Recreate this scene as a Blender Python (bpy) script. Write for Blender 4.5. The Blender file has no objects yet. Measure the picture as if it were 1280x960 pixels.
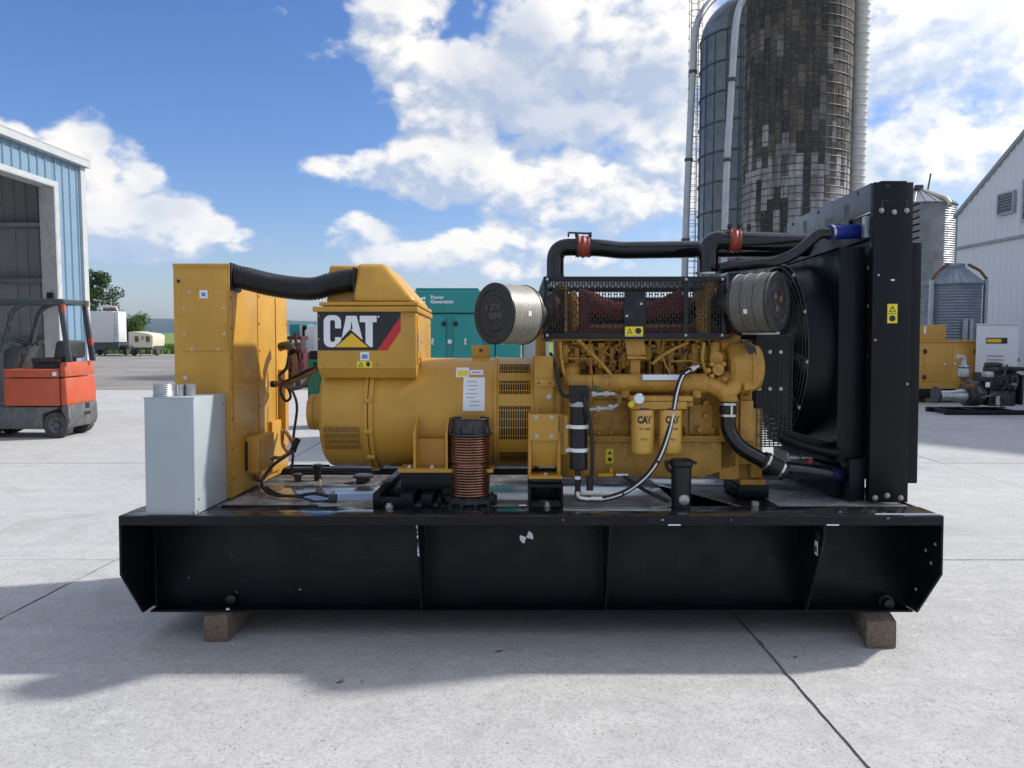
import bpy, bmesh, math, random
from mathutils import Vector, Matrix
R = math.radians
random.seed(7)
SC = bpy.context.scene
COL = SC.collection

# ------------------------------------------------------------------ camera, sky, sun, exposure
# The pad under the generator set falls away from the viewer by TILT; beyond its rear joint the yard is level (z = 0).
TILT = R(1.72)
PIV = Vector((0.0, 2.04, 0.0))
ROT = Matrix.Rotation(-TILT, 3, 'X')
def W(p):
    return PIV + ROT @ (Vector(p) - PIV)
F = 961.0 / 1280.0
GCAM = Vector((0.0, -4.28, 1.69)); GP = R(2.085)
WCAM = W(GCAM); WP = GP + TILT
cam = bpy.data.cameras.new('camera'); camo = bpy.data.objects.new('camera', cam); COL.objects.link(camo)
cam.sensor_width = 36.0; cam.lens = 36.0 * F; cam.clip_start = 0.05; cam.clip_end = 30000
camo.location = WCAM; camo.rotation_euler = (R(90) - WP, 0, 0)
SC.camera = camo
SC.render.resolution_x, SC.render.resolution_y = 1024, 768
SC.view_settings.view_transform = 'Standard'; SC.view_settings.look = 'None'
SC.view_settings.exposure = 1.25; SC.view_settings.gamma = 1.0; SC.view_settings.use_curve_mapping = False
SC.cycles.max_bounces = 8; SC.cycles.transparent_max_bounces = 12
SC.cycles.volume_bounces = 0

SUNDIR = Vector((1.164, 0.36, 1.0)).normalized()
SUN_EL = math.asin(SUNDIR.z); SUN_AZ = math.atan2(SUNDIR.x, SUNDIR.y)
sun = bpy.data.lights.new('sun', 'SUN'); suno = bpy.data.objects.new('sun', sun); COL.objects.link(suno)
sun.energy = 2.0; sun.angle = R(2.4); sun.color = (1.0, 0.955, 0.89)
suno.rotation_euler = SUNDIR.to_track_quat('Z', 'Y').to_euler(); suno.location = (20, 10, 30)

def pixdir(px, py, pitch):
    u = (px - 640) / 961.0; v = -(py - 480) / 961.0
    return Vector((u, math.cos(pitch) + v * math.sin(pitch), -math.sin(pitch) + v * math.cos(pitch)))
def G(px, py, y):                     # a point of the generator's own frame at depth y
    d = pixdir(px, py, GP); return GCAM + d * ((y - GCAM.y) / d.y)
def gx(px, y, py=480): return G(px, py, y).x
def gz(py, y): return G(640, py, y).z
def B(px, py, d):                     # a point of the yard d metres ahead of the camera
    v = pixdir(px, py, WP); return WCAM + v * (d / v.y)

class NT:
    def __init__(s, tree): s.t = tree
    def n(s, typ, **kw):
        nd = s.t.nodes.new(typ)
        ins = kw.pop('ins', None)
        for k, v in kw.items(): setattr(nd, k, v)
        if ins:
            for k, v in ins.items():
                if isinstance(v, bpy.types.NodeSocket): s.t.links.new(v, nd.inputs[k])
                else: nd.inputs[k].default_value = v
        return nd
    def m(s, op, a, b=None, c=None, clamp=False):
        nd = s.t.nodes.new('ShaderNodeMath'); nd.operation = op; nd.use_clamp = clamp
        for i, v in enumerate((a, b, c)):
            if v is None: continue
            if isinstance(v, bpy.types.NodeSocket): s.t.links.new(v, nd.inputs[i])
            else: nd.inputs[i].default_value = v
        return nd.outputs[0]
    def vm(s, op, a, b=None):
        nd = s.t.nodes.new('ShaderNodeVectorMath'); nd.operation = op
        for i, v in enumerate((a, b)):
            if v is None: continue
            if isinstance(v, bpy.types.NodeSocket): s.t.links.new(v, nd.inputs[i])
            else: nd.inputs[i].default_value = v
        return nd.outputs['Value'] if op in ('LENGTH', 'DOT_PRODUCT') else nd.outputs[0]
    def ramp(s, fac, lo, hi, a=0.0, b=1.0, smooth=False):
        nd = s.n('ShaderNodeMapRange', interpolation_type='SMOOTHSTEP' if smooth else 'LINEAR',
                 ins={'Value': fac, 'From Min': lo, 'From Max': hi, 'To Min': a, 'To Max': b})
        return nd.outputs[0]
    def mix(s, fac, a, b, mode='MIX'):
        nd = s.t.nodes.new('ShaderNodeMix'); nd.data_type = 'RGBA'; nd.blend_type = mode
        for k, v in ((0, fac), (6, a), (7, b)):
            if isinstance(v, bpy.types.NodeSocket): s.t.links.new(v, nd.inputs[k])
            else: nd.inputs[k].default_value = v
        return nd.outputs[2]
    def link(s, a, b): s.t.links.new(a, b)

def c3(r, g, b): return (r, g, b, 1.0)

# clouds: (px, py, rx, ry) of the banks in view, turned into directions; elsewhere a broken cover of the same kind
CLOUDS = [(96,172,50,46,1.25),(118,225,80,70,1.3),(180,272,84,52,1.3),(240,297,62,28,1.15),(288,304,34,14,.95),(22,172,52,34,1.15),(40,250,90,80,1.3),(150,312,190,22,.85),
  (500,40,85,75,1.05),(560,120,100,100,1.1),(690,90,170,120,1.0),(800,80,120,190,1.2),(440,212,110,36,.95),(560,215,130,62,1.2),(720,240,170,75,1.15),
  (405,66,60,26,.55),(350,12,40,14,.5),(322,146,26,16,.40),(450,296,80,26,.74),(520,318,110,32,.84),(640,318,170,46,1.0),
  (1180,60,200,95,1.1),(1220,160,200,80,1.0),(960,180,170,190,1.1)]
def build_world():
    w = bpy.data.worlds.new('World'); SC.world = w; w.use_nodes = True; w.cycles.sampling_method = 'MANUAL'; w.cycles.sample_map_resolution = 256
    t = w.node_tree; t.nodes.clear(); N = NT(t)
    # density group
    g = bpy.data.node_groups.new('cloud_field', 'ShaderNodeTree')
    g.interface.new_socket('Dir', in_out='INPUT', socket_type='NodeSocketVector')
    g.interface.new_socket('Field', in_out='OUTPUT', socket_type='NodeSocketFloat')
    K = NT(g); gi = g.nodes.new('NodeGroupInput'); go = g.nodes.new('NodeGroupOutput')
    d = K.vm('NORMALIZE', gi.outputs[0])
    sep = K.n('ShaderNodeSeparateXYZ', ins={0: d})
    az = K.m('ARCTAN2', sep.outputs[0], sep.outputs[1]); el = K.m('ARCSINE', sep.outputs[2])
    # domain warp so banks get ragged outlines
    wn = K.n('ShaderNodeTexNoise', noise_dimensions='3D', ins={'Vector': d, 'Scale': 9.0, 'Detail': 2.0, 'Roughness': 0.6})
    wv = K.vm('MULTIPLY', K.vm('SUBTRACT', wn.outputs['Color'], (0.5, 0.5, 0.5)), (0.085, 0.065, 0.0))
    p = K.vm('ADD', K.n('ShaderNodeCombineXYZ', ins={0: az, 1: el, 2: 0.0}).outputs[0], wv)
    cov = None
    for (px, py, rx, ry, a) in CLOUDS:
        c = pixdir(px, py, WP).normalized()
        ca, ce = math.atan2(c.x, c.y), math.asin(c.z)
        q = K.vm('MULTIPLY', K.vm('SUBTRACT', p, (ca, ce, 0)), (961.0 / rx * math.cos(ca), 961.0 / ry, 0))
        e = K.m('MULTIPLY', K.ramp(K.vm('LENGTH', q), 0.35, 1.2, 1.0, 0.0, True), a)
        cov = e if cov is None else K.m('MAXIMUM', cov, e)
    # the rest of the sky
    out = K.m('MAXIMUM', K.ramp(K.m('ABSOLUTE', az), 0.60, 0.72, 0, 1, True), K.ramp(el, 0.47, 0.58, 0, 1, True))
    big = K.n('ShaderNodeTexNoise', ins={'Vector': d, 'Scale': 2.6, 'Detail': 2.0})
    cov2 = K.ramp(big.outputs[0], 0.32, 0.52, 0.0, 1.0, True)
    cov = K.m('ADD', K.m('MULTIPLY', cov, K.m('SUBTRACT', 1.0, out)), K.m('MULTIPLY', cov2, out))
    cov = K.m('MULTIPLY', cov, K.ramp(el, -0.01, 0.03, 0.0, 1.0))
    st = K.vm('MULTIPLY', d, (1.0, 1.0, 1.5))
    n1 = K.n('ShaderNodeTexNoise', ins={'Vector': st, 'Scale': 11.0, 'Detail': 8.0, 'Roughness': 0.62})
    n1b = K.n('ShaderNodeTexNoise', ins={'Vector': st, 'Scale': 4.5, 'Detail': 2.0, 'Roughness': 0.5})
    n2 = K.n('ShaderNodeTexNoise', ins={'Vector': st, 'Scale': 21.0, 'Detail': 1.5, 'Roughness': 0.55})
    bil = K.m('SUBTRACT', 0.16, K.m('ABSOLUTE', K.m('SUBTRACT', n2.outputs[0], 0.5)))
    f = K.m('ADD', K.m('MULTIPLY', K.m('SUBTRACT', n1.outputs[0], 0.5), 2.1), K.m('MULTIPLY', bil, -1.1))
    f = K.m('ADD', f, K.m('MULTIPLY', K.m('SUBTRACT', n1b.outputs[0], 0.5), 0.7))
    f = K.m('ADD', K.m('MULTIPLY', cov, 1.05), f)
    K.link(f, go.inputs[0])
    tc = N.n('ShaderNodeTexCoord'); dirv = tc.outputs['Generated']
    a1 = N.n('ShaderNodeGroup'); a1.node_tree = g; N.link(dirv, a1.inputs[0])
    a2 = N.n('ShaderNodeGroup'); a2.node_tree = g
    N.link(N.vm('ADD', dirv, (0.018, -0.003, 0.023)), a2.inputs[0])
    dens = N.ramp(a1.outputs[0], 0.42, 0.92, 0.0, 1.0, True)
    lit = N.ramp(N.m('SUBTRACT', a1.outputs[0], a2.outputs[0]), -0.34, 0.34, 0.0, 1.0, True)
    thick = N.ramp(a1.outputs[0], 0.8, 2.0, 1.0, 0.62, True)
    patch = N.n('ShaderNodeTexNoise', ins={'Vector': N.vm('ADD', dirv, (4.2, 1.7, 0.6)), 'Scale': 6.5, 'Detail': 3.0, 'Roughness': 0.5})
    litf = N.m('MULTIPLY', N.m('MULTIPLY', lit, thick), N.ramp(patch.outputs[0], 0.38, 0.62, 0.40, 1.15, True))
    sep2 = N.n('ShaderNodeSeparateXYZ', ins={0: dirv})
    shade_c = N.mix(N.ramp(sep2.outputs[2], 0.02, 0.30, 0, 1), c3(0.225, 0.275, 0.36), c3(0.205, 0.24, 0.305))
    ccol = N.mix(litf, shade_c, c3(0.455, 0.44, 0.42))
    sky = N.n('ShaderNodeTexSky', sky_type='NISHITA', sun_disc=False, sun_elevation=SUN_EL, sun_rotation=SUN_AZ,
              altitude=100.0, air_density=1.0, dust_density=1.1, ozone_density=2.5)
    skyc = N.mix(1.0, sky.outputs[0], c3(0.060, 0.058, 0.066), 'MULTIPLY')
    skyc = N.n('ShaderNodeHueSaturation', ins={'Saturation': 1.22, 'Color': skyc, 'Fac': 1.0}).outputs[0]
    # clouds brighten towards the sun (forward scattering)
    ph = N.m('POWER', N.m('MAXIMUM', N.vm('DOT_PRODUCT', N.vm('NORMALIZE', dirv), tuple(SUNDIR)), 0.0), 5.0)
    ccol = N.mix(1.0, ccol, N.mix(ph, c3(1, 1, 1), c3(2.6, 2.5, 2.35)), 'MULTIPLY')
    col = N.mix(N.m('MULTIPLY', dens, 0.96), skyc, ccol)
    bg = N.n('ShaderNodeBackground', ins={'Color': col, 'Strength': 1.0})
    o = N.n('ShaderNodeOutputWorld'); N.link(bg.outputs[0], o.inputs['Surface'])
build_world()

# ------------------------------------------------------------------ materials
MATS = {}
def mat_base(name):
    m = bpy.data.materials.new(name); m.use_nodes = True
    t = m.node_tree; t.nodes.clear(); N = NT(t)
    b = N.n('ShaderNodeBsdfPrincipled'); o = N.n('ShaderNodeOutputMaterial'); N.link(b.outputs[0], o.inputs[0])
    MATS[name] = m
    return m, N, b
def paint(name, col, rough=0.4, metal=0.0, var=0.18, scale=6.0, bump=0.0, bscale=60.0, dirt=0.0, dirtcol=(0.22, 0.19, 0.15), coat=0.0, rvar=0.12, spec=0.5):
    m, N, b = mat_base(name)
    tc = N.n('ShaderNodeTexCoord').outputs['Object']
    n1 = N.n('ShaderNodeTexNoise', ins={'Vector': tc, 'Scale': scale, 'Detail': 6.0, 'Roughness': 0.6})
    dark = tuple(c * (1 - var) for c in col) + (1,); lite = tuple(min(1, c * (1 + var)) for c in col) + (1,)
    c = N.mix(N.ramp(n1.outputs[0], 0.3, 0.7), dark, lite)
    if dirt > 0:
        n2 = N.n('ShaderNodeTexNoise', ins={'Vector': N.vm('MULTIPLY', tc, (1.0, 1.0, 0.35)), 'Scale': scale * 2.3, 'Detail': 8.0, 'Roughness': 0.7})
        c = N.mix(N.m('MULTIPLY', N.ramp(n2.outputs[0], 0.48, 0.72, 0, 1, True), dirt), c, dirtcol + (1,))
    N.link(c, b.inputs['Base Color'])
    n3 = N.n('ShaderNodeTexNoise', ins={'Vector': tc, 'Scale': scale * 1.7, 'Detail': 5.0})
    N.link(N.ramp(n3.outputs[0], 0.3, 0.7, max(0.03, rough - rvar), min(1, rough + rvar)), b.inputs['Roughness'])
    b.inputs['Metallic'].default_value = metal
    b.inputs['Specular IOR Level'].default_value = spec
    if coat: b.inputs['Coat Weight'].default_value = coat; b.inputs['Coat Roughness'].default_value = 0.15
    if bump > 0:
        n4 = N.n('ShaderNodeTexNoise', ins={'Vector': tc, 'Scale': bscale, 'Detail': 4.0})
        bp = N.n('ShaderNodeBump', ins={'Strength': bump, 'Distance': 0.02, 'Height': n4.outputs[0]})
        N.link(bp.outputs[0], b.inputs['Normal'])
    return m
YEL = paint('cat_yellow', (0.50, 0.272, 0.040), 0.38, spec=0.42, var=0.12, scale=3.0, bump=0.07, bscale=5.0, dirt=0.30, dirtcol=(0.33, 0.21, 0.075))
YEN = paint('engine_yellow', (0.45, 0.245, 0.044), 0.46, spec=0.42, var=0.2, scale=9.0, bump=0.25, bscale=45.0, dirt=0.4, dirtcol=(0.11, 0.06, 0.018))
YEM = paint('filter_yellow', (0.62, 0.37, 0.075), 0.3, var=0.05, scale=5.0)
YEC = paint('engine_casting', (0.42, 0.222, 0.036), 0.55, spec=0.35, var=0.3, scale=14.0, bump=0.4, bscale=60.0, dirt=0.6, dirtcol=(0.075, 0.042, 0.014))
PLATE = paint('header_sky_sheen', (0.15, 0.165, 0.18), 0.45, var=0.08, scale=3.0, dirt=0.15, dirtcol=(0.10, 0.11, 0.12))  # black header paint coloured grey, the sky it reflects put into the colour
BLK = paint('black_paint', (0.0035, 0.005, 0.0075), 0.42, spec=0.24, var=0.25, scale=4.0, bump=0.06, bscale=4.0, dirt=0.10, dirtcol=(0.022, 0.023, 0.026))
DECK = paint('deck_black', (0.012, 0.013, 0.016), 0.16, var=0.25, scale=5.0, bump=0.03, bscale=3.0, dirt=0.32, dirtcol=(0.10, 0.105, 0.11), rvar=0.10)
TANK = paint('tank_top_dust_and_sheen', (0.24, 0.24, 0.242), 0.12, var=0.4, scale=4.0, bump=0.02, bscale=3.0, dirt=0.9, dirtcol=(0.52, 0.52, 0.51), rvar=0.08)  # pale base and patches: dust plus reflected sky painted into the deck colour
SCUFF = paint('scuffed_paint', (0.030, 0.032, 0.036), 0.6, var=0.4, scale=40.0)
BLKG = paint('black_gloss', (0.008, 0.009, 0.011), 0.15, var=0.2, scale=5.0, dirt=0.05, dirtcol=(0.05, 0.05, 0.05))
RUB = paint('rubber', (0.009, 0.009, 0.010), 0.55, var=0.3, scale=12.0, dirt=0.15, dirtcol=(0.06, 0.055, 0.05))
PLG = paint('black_plastic', (0.007, 0.008, 0.011), 0.38, spec=0.4, var=0.2, scale=10.0)
GBOX = paint('grey_enamel', (0.36, 0.41, 0.44), 0.4, var=0.04, scale=3.0, dirt=0.08, dirtcol=(0.26, 0.27, 0.27))
GALV = paint('galvanised', (0.42, 0.44, 0.46), 0.38, metal=0.75, var=0.2, scale=14.0)
BOLT = paint('bolt_steel', (0.48, 0.47, 0.44), 0.35, metal=0.6, var=0.2, scale=40.0)
STEEL = paint('bright_steel', (0.62, 0.62, 0.60), 0.28, metal=0.9, var=0.15, scale=25.0)
COPPER = paint('heat_tinted_steel', (0.36, 0.20, 0.135), 0.27, metal=0.9, var=0.35, scale=7.0, rvar=0.12)
DKST = paint('dark_steel', (0.055, 0.055, 0.058), 0.45, metal=0.6, var=0.4, scale=20.0)
MAROON = paint('maroon_wrap', (0.20, 0.032, 0.030), 0.75, var=0.25, scale=25.0, bump=0.3, bscale=90.0)
REDS = paint('red_silicone', (0.34, 0.055, 0.035), 0.5, var=0.2, scale=18.0)
BLUE = paint('blue_silicone', (0.012, 0.03, 0.25), 0.4, var=0.2, scale=14.0)
BLUE_SHADED = paint('blue_silicone_shaded', (0.008, 0.013, 0.055), 0.4, var=0.2, scale=14.0)  # darker copy of the blue silicone, shade on the lower sleeve painted in
BROWN = paint('rusty_cast', (0.16, 0.085, 0.032), 0.7, var=0.35, scale=18.0, bump=0.3)
WHT = paint('label_white', (0.74, 0.76, 0.80), 0.4, var=0.03, scale=10.0)
LYEL = paint('label_yellow', (0.75, 0.62, 0.02), 0.4, var=0.04)
LBLK = paint('label_black', (0.012, 0.012, 0.014), 0.35, var=0.1)
LRED = paint('label_red', (0.50, 0.018, 0.026), 0.4, var=0.04)
LBLU = paint('label_blue', (0.10, 0.22, 0.50), 0.4, var=0.04)
LPNK = paint('label_pink', (0.62, 0.31, 0.16), 0.4, var=0.04)
LGRY = paint('label_grey', (0.25, 0.27, 0.30), 0.5, var=0.1)
CATY = paint('logo_yellow', (0.78, 0.46, 0.02), 0.35, var=0.03)
CABLE = paint('cable_tan', (0.22, 0.12, 0.05), 0.55, var=0.3, scale=20.0)
CGREY = paint('cable_grey', (0.12, 0.11, 0.10), 0.5, var=0.3, scale=20.0)
ORNG = paint('forklift_orange', (0.50, 0.085, 0.032), 0.5, var=0.14, scale=3.0, dirt=0.55, dirtcol=(0.26, 0.17, 0.13))
FGRY = paint('forklift_grey', (0.10, 0.105, 0.11), 0.6, var=0.3, scale=4.0, dirt=0.7, dirtcol=(0.24, 0.22, 0.19))
FDK = paint('forklift_dark', (0.045, 0.055, 0.065), 0.5, var=0.2, scale=6.0, dirt=0.2)
SEATM = paint('seat_vinyl', (0.028, 0.029, 0.031), 0.55, var=0.2, scale=8.0, dirt=0.2)
TYRE = paint('tyre_dusty', (0.055, 0.053, 0.050), 0.85, var=0.25, scale=8.0, dirt=0.5, dirtcol=(0.16, 0.15, 0.14))
BSID = paint('blue_siding', (0.185, 0.29, 0.39), 0.45, var=0.07, scale=1.5, dirt=0.12, dirtcol=(0.33, 0.38, 0.42))
INSD = paint('interior_liner', (0.30, 0.31, 0.33), 0.6, var=0.1, scale=1.5)
TRIM = paint('white_trim', (0.46, 0.48, 0.49), 0.5, var=0.06, scale=3.0, dirt=0.25, dirtcol=(0.4, 0.38, 0.34))
JAMB = paint('worn_jamb', (0.45, 0.46, 0.46), 0.6, var=0.12, scale=3.0, dirt=0.5, dirtcol=(0.24, 0.23, 0.21))
WSID = paint('white_siding', (0.70, 0.73, 0.76), 0.5, var=0.04, scale=1.2, dirt=0.06, dirtcol=(0.5, 0.5, 0.5))
ROOFM = paint('grey_roof_trim', (0.32, 0.34, 0.36), 0.55, var=0.1)
GLASS = paint('dark_glass', (0.02, 0.025, 0.03), 0.08, var=0.1)
TEAL = paint('teal_paint', (0.012, 0.235, 0.225), 0.45, var=0.05, scale=1.5, dirt=0.08, dirtcol=(0.10, 0.24, 0.24))
TEALD = paint('teal_seam', (0.010, 0.13, 0.13), 0.5, var=0.05)
GYEL = paint('yard_yellow', (0.56, 0.30, 0.055), 0.45, var=0.07, scale=2.0, dirt=0.12, dirtcol=(0.3, 0.2, 0.1))
WBOX = paint('offwhite_paint', (0.62, 0.64, 0.66), 0.45, var=0.04, scale=2.0, dirt=0.1, dirtcol=(0.4, 0.4, 0.38))
CREAM = paint('cream_paint', (0.62, 0.60, 0.45), 0.5, var=0.06, scale=2.0, dirt=0.2, dirtcol=(0.35, 0.3, 0.2))
BINM = paint('bin_steel', (0.25, 0.27, 0.30), 0.42, metal=0.55, var=0.18, scale=2.0, dirt=0.15, dirtcol=(0.25, 0.23, 0.21))
BIND = paint('bin_steel_dull', (0.25, 0.29, 0.34), 0.5, metal=0.4, var=0.15, scale=2.0)
DUCT = paint('chute_white', (0.62, 0.62, 0.60), 0.5, var=0.12, scale=2.0, dirt=0.3, dirtcol=(0.35, 0.33, 0.30))
GPIPE = paint('pipe_grey', (0.42, 0.45, 0.48), 0.4, metal=0.3, var=0.1, scale=2.0)
HOOP = paint('hoop_steel', (0.09, 0.085, 0.08), 0.6, metal=0.4, var=0.3, scale=3.0)
STSILO = paint('silo_steel', (0.12, 0.145, 0.165), 0.30, metal=0.5, var=0.35, scale=0.6, dirt=0.2, dirtcol=(0.16, 0.15, 0.14))
MACH = paint('red_machine', (0.085, 0.010, 0.014), 0.6, var=0.4, scale=4.0)
GRNB = paint('green_box', (0.01, 0.12, 0.05), 0.5, var=0.1)
BARK = paint('bark', (0.09, 0.07, 0.05), 0.9, var=0.3, scale=5.0)
CHALK = paint('chalk', (0.22, 0.22, 0.23), 0.8, var=0.5, scale=60.0)
DRYL = paint('dry_leaf', (0.26, 0.16, 0.08), 0.8, var=0.3, scale=40.0)

def wood_mat():
    m, N, b = mat_base('weathered_timber')
    tc = N.n('ShaderNodeTexCoord').outputs['Object']
    n1 = N.n('ShaderNodeTexNoise', ins={'Vector': N.vm('MULTIPLY', tc, (14.0, 1.2, 26.0)), 'Scale': 3.0, 'Detail': 6.0, 'Roughness': 0.65})
    n2 = N.n('ShaderNodeTexNoise', ins={'Vector': tc, 'Scale': 9.0, 'Detail': 5.0})
    c = N.mix(N.ramp(n1.outputs[0], 0.3, 0.72), c3(0.07, 0.05, 0.038), c3(0.25, 0.185, 0.135))
    c = N.mix(N.ramp(n2.outputs[0], 0.5, 0.75, 0, 0.6), c, c3(0.20, 0.18, 0.155))
    N.link(c, b.inputs['Base Color']); b.inputs['Roughness'].default_value = 0.9
    N.link(N.n('ShaderNodeBump', ins={'Strength': 0.6, 'Distance': 0.01, 'Height': n1.outputs[0]}).outputs[0], b.inputs['Normal'])
    return m
WOOD = wood_mat()

def concrete_mat():
    m, N, b = mat_base('concrete')
    tc = N.n('ShaderNodeNewGeometry').outputs['Position']
    big = N.n('ShaderNodeTexNoise', ins={'Vector': tc, 'Scale': 0.35, 'Detail': 5.0, 'Roughness': 0.6})
    mid = N.n('ShaderNodeTexNoise', ins={'Vector': tc, 'Scale': 4.0, 'Detail': 7.0, 'Roughness': 0.65})
    fine = N.n('ShaderNodeTexNoise', ins={'Vector': tc, 'Scale': 55.0, 'Detail': 5.0, 'Roughness': 0.7})
    streak = N.n('ShaderNodeTexNoise', ins={'Vector': N.vm('MULTIPLY', tc, (0.5, 3.0, 1.0)), 'Scale': 1.6, 'Detail': 6.0, 'Roughness': 0.6})
    vor = N.n('ShaderNodeTexVoronoi', ins={'Vector': tc, 'Scale': 30.0, 'Randomness': 1.0})
    spots = N.ramp(vor.outputs['Distance'], 0.08, 0.22, 1.0, 0.0, True)
    sel = N.ramp(N.n('ShaderNodeTexNoise', ins={'Vector': tc, 'Scale': 7.0, 'Detail': 3.0}).outputs[0], 0.46, 0.62, 0.0, 1.0)
    spots = N.m('MULTIPLY', spots, sel)
    c = N.mix(N.ramp(big.outputs[0], 0.3, 0.7), c3(0.415, 0.415, 0.412), c3(0.50, 0.50, 0.492))
    c = N.mix(N.ramp(mid.outputs[0], 0.40, 0.72, 0, 0.5), c, c3(0.335, 0.335, 0.33))
    c = N.mix(N.ramp(streak.outputs[0], 0.52, 0.72, 0, 0.40), c, c3(0.56, 0.558, 0.545))
    c = N.mix(N.ramp(fine.outputs[0], 0.50, 0.74, 0, 0.8), c, c3(0.20, 0.198, 0.19))
    grit = N.n('ShaderNodeTexNoise', ins={'Vector': tc, 'Scale': 17.0, 'Detail': 6.0, 'Roughness': 0.72})
    c = N.mix(N.ramp(grit.outputs[0], 0.54, 0.70, 0, 0.42), c, c3(0.25, 0.248, 0.24))
    c = N.mix(N.ramp(grit.outputs[0], 0.46, 0.30, 0, 0.5), c, c3(0.60, 0.598, 0.585))
    c = N.mix(N.m('MULTIPLY', spots, 0.75), c, c3(0.14, 0.14, 0.14))
    st1 = N.n('ShaderNodeTexNoise', ins={'Vector': N.vm('ADD', tc, (3.1, 7.7, 0.0)), 'Scale': 0.9, 'Detail': 5.0, 'Roughness': 0.62, 'Distortion': 0.6})
    c = N.mix(N.ramp(st1.outputs[0], 0.54, 0.70, 0, 0.36, True), c, c3(0.27, 0.265, 0.26))
    st2 = N.n('ShaderNodeTexNoise', ins={'Vector': N.vm('ADD', tc, (11.3, 2.2, 0.0)), 'Scale': 1.4, 'Detail': 4.0, 'Roughness': 0.6})
    c = N.mix(N.ramp(st2.outputs[0], 0.66, 0.76, 0, 0.30, True), c, c3(0.42, 0.33, 0.26))
    N.link(c, b.inputs['Base Color']); b.inputs['Roughness'].default_value = 0.85
    h = N.m('SUBTRACT', N.m('ADD', N.m('MULTIPLY', fine.outputs[0], 0.6), N.m('MULTIPLY', mid.outputs[0], 0.6)), N.m('MULTIPLY', spots, 0.5))
    N.link(N.n('ShaderNodeBump', ins={'Strength': 0.6, 'Distance': 0.010, 'Height': h}).outputs[0], b.inputs['Normal'])
    return m
CONC = concrete_mat()
JOINT = paint('joint_filler', (0.20, 0.195, 0.185), 0.9, var=0.4, scale=18.0, bump=0.4)

def ground_mat(name, a, bcol, dk, s1, s2, bump=0.6):
    m, N, b = mat_base(name)
    tc = N.n('ShaderNodeNewGeometry').outputs['Position']
    n1 = N.n('ShaderNodeTexNoise', ins={'Vector': tc, 'Scale': s1, 'Detail': 7.0, 'Roughness': 0.65})
    n2 = N.n('ShaderNodeTexNoise', ins={'Vector': tc, 'Scale': s2, 'Detail': 5.0, 'Roughness': 0.7})
    c = N.mix(N.ramp(n1.outputs[0], 0.35, 0.65), a, bcol)
    c = N.mix(N.ramp(n2.outputs[0], 0.5, 0.75, 0, 0.7), c, dk)
    N.link(c, b.inputs['Base Color']); b.inputs['Roughness'].default_value = 0.95
    N.link(N.n('ShaderNodeBump', ins={'Strength': bump, 'Distance': 0.05, 'Height': n2.outputs[0]}).outputs[0], b.inputs['Normal'])
    return m
GRAV = ground_mat('gravel', c3(0.19, 0.178, 0.165), c3(0.29, 0.275, 0.255), c3(0.11, 0.105, 0.10), 0.35, 9.0)
FIELD = ground_mat('meadow', c3(0.10, 0.17, 0.020), c3(0.16, 0.22, 0.030), c3(0.17, 0.18, 0.045), 0.08, 1.5, 0.4)
HILL = ground_mat('wooded_hill', c3(0.022, 0.040, 0.020), c3(0.036, 0.058, 0.026), c3(0.015, 0.027, 0.014), 0.004, 0.03, 0.3)

def leaf_mat(name, a, bcol):
    m, N, b = mat_base(name)
    r = N.n('ShaderNodeNewGeometry').outputs['Random Per Island']
    N.link(N.mix(r, a, bcol), b.inputs['Base Color']); b.inputs['Roughness'].default_value = 0.6
    b.inputs['Specular IOR Level'].default_value = 0.25
    return m
LEAF = leaf_mat('leaf_dark', c3(0.022, 0.05, 0.014), c3(0.06, 0.11, 0.025))
LEAF2 = leaf_mat('leaf_light', c3(0.05, 0.10, 0.018), c3(0.11, 0.17, 0.04))

def stave_mat():
    m, N, b = mat_base('silo_stave')
    oi = N.n('ShaderNodeObjectInfo')
    tc = N.n('ShaderNodeNewGeometry').outputs['Position']
    n1 = N.n('ShaderNodeTexNoise', ins={'Vector': N.vm('MULTIPLY', tc, (3.0, 3.0, 0.6)), 'Scale': 1.6, 'Detail': 8.0, 'Roughness': 0.72})
    n2 = N.n('ShaderNodeTexNoise', ins={'Vector': tc, 'Scale': 6.0, 'Detail': 5.0, 'Roughness': 0.7})
    c = N.mix(N.ramp(n1.outputs[0], 0.42, 0.62, 0, 0.8), oi.outputs['Color'], N.mix(1.0, oi.outputs['Color'], c3(0.42, 0.40, 0.39), 'MULTIPLY'))
    n3 = N.n('ShaderNodeTexNoise', ins={'Vector': N.vm('MULTIPLY', tc, (1.0, 1.0, 0.09)), 'Scale': 2.2, 'Detail': 6.0, 'Roughness': 0.65})
    c = N.mix(N.ramp(n3.outputs[0], 0.50, 0.66, 0, 0.75, True), c, c3(0.035, 0.033, 0.032))
    c = N.mix(N.ramp(n2.outputs[0], 0.55, 0.75, 0, 0.5), c, c3(0.30, 0.29, 0.28))
    N.link(c, b.inputs['Base Color']); b.inputs['Roughness'].default_value = 0.85
    N.link(N.n('ShaderNodeBump', ins={'Strength': 0.4, 'Distance': 0.03, 'Height': n2.outputs[0]}).outputs[0], b.inputs['Normal'])
    return m
STAVE = stave_mat()

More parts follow.
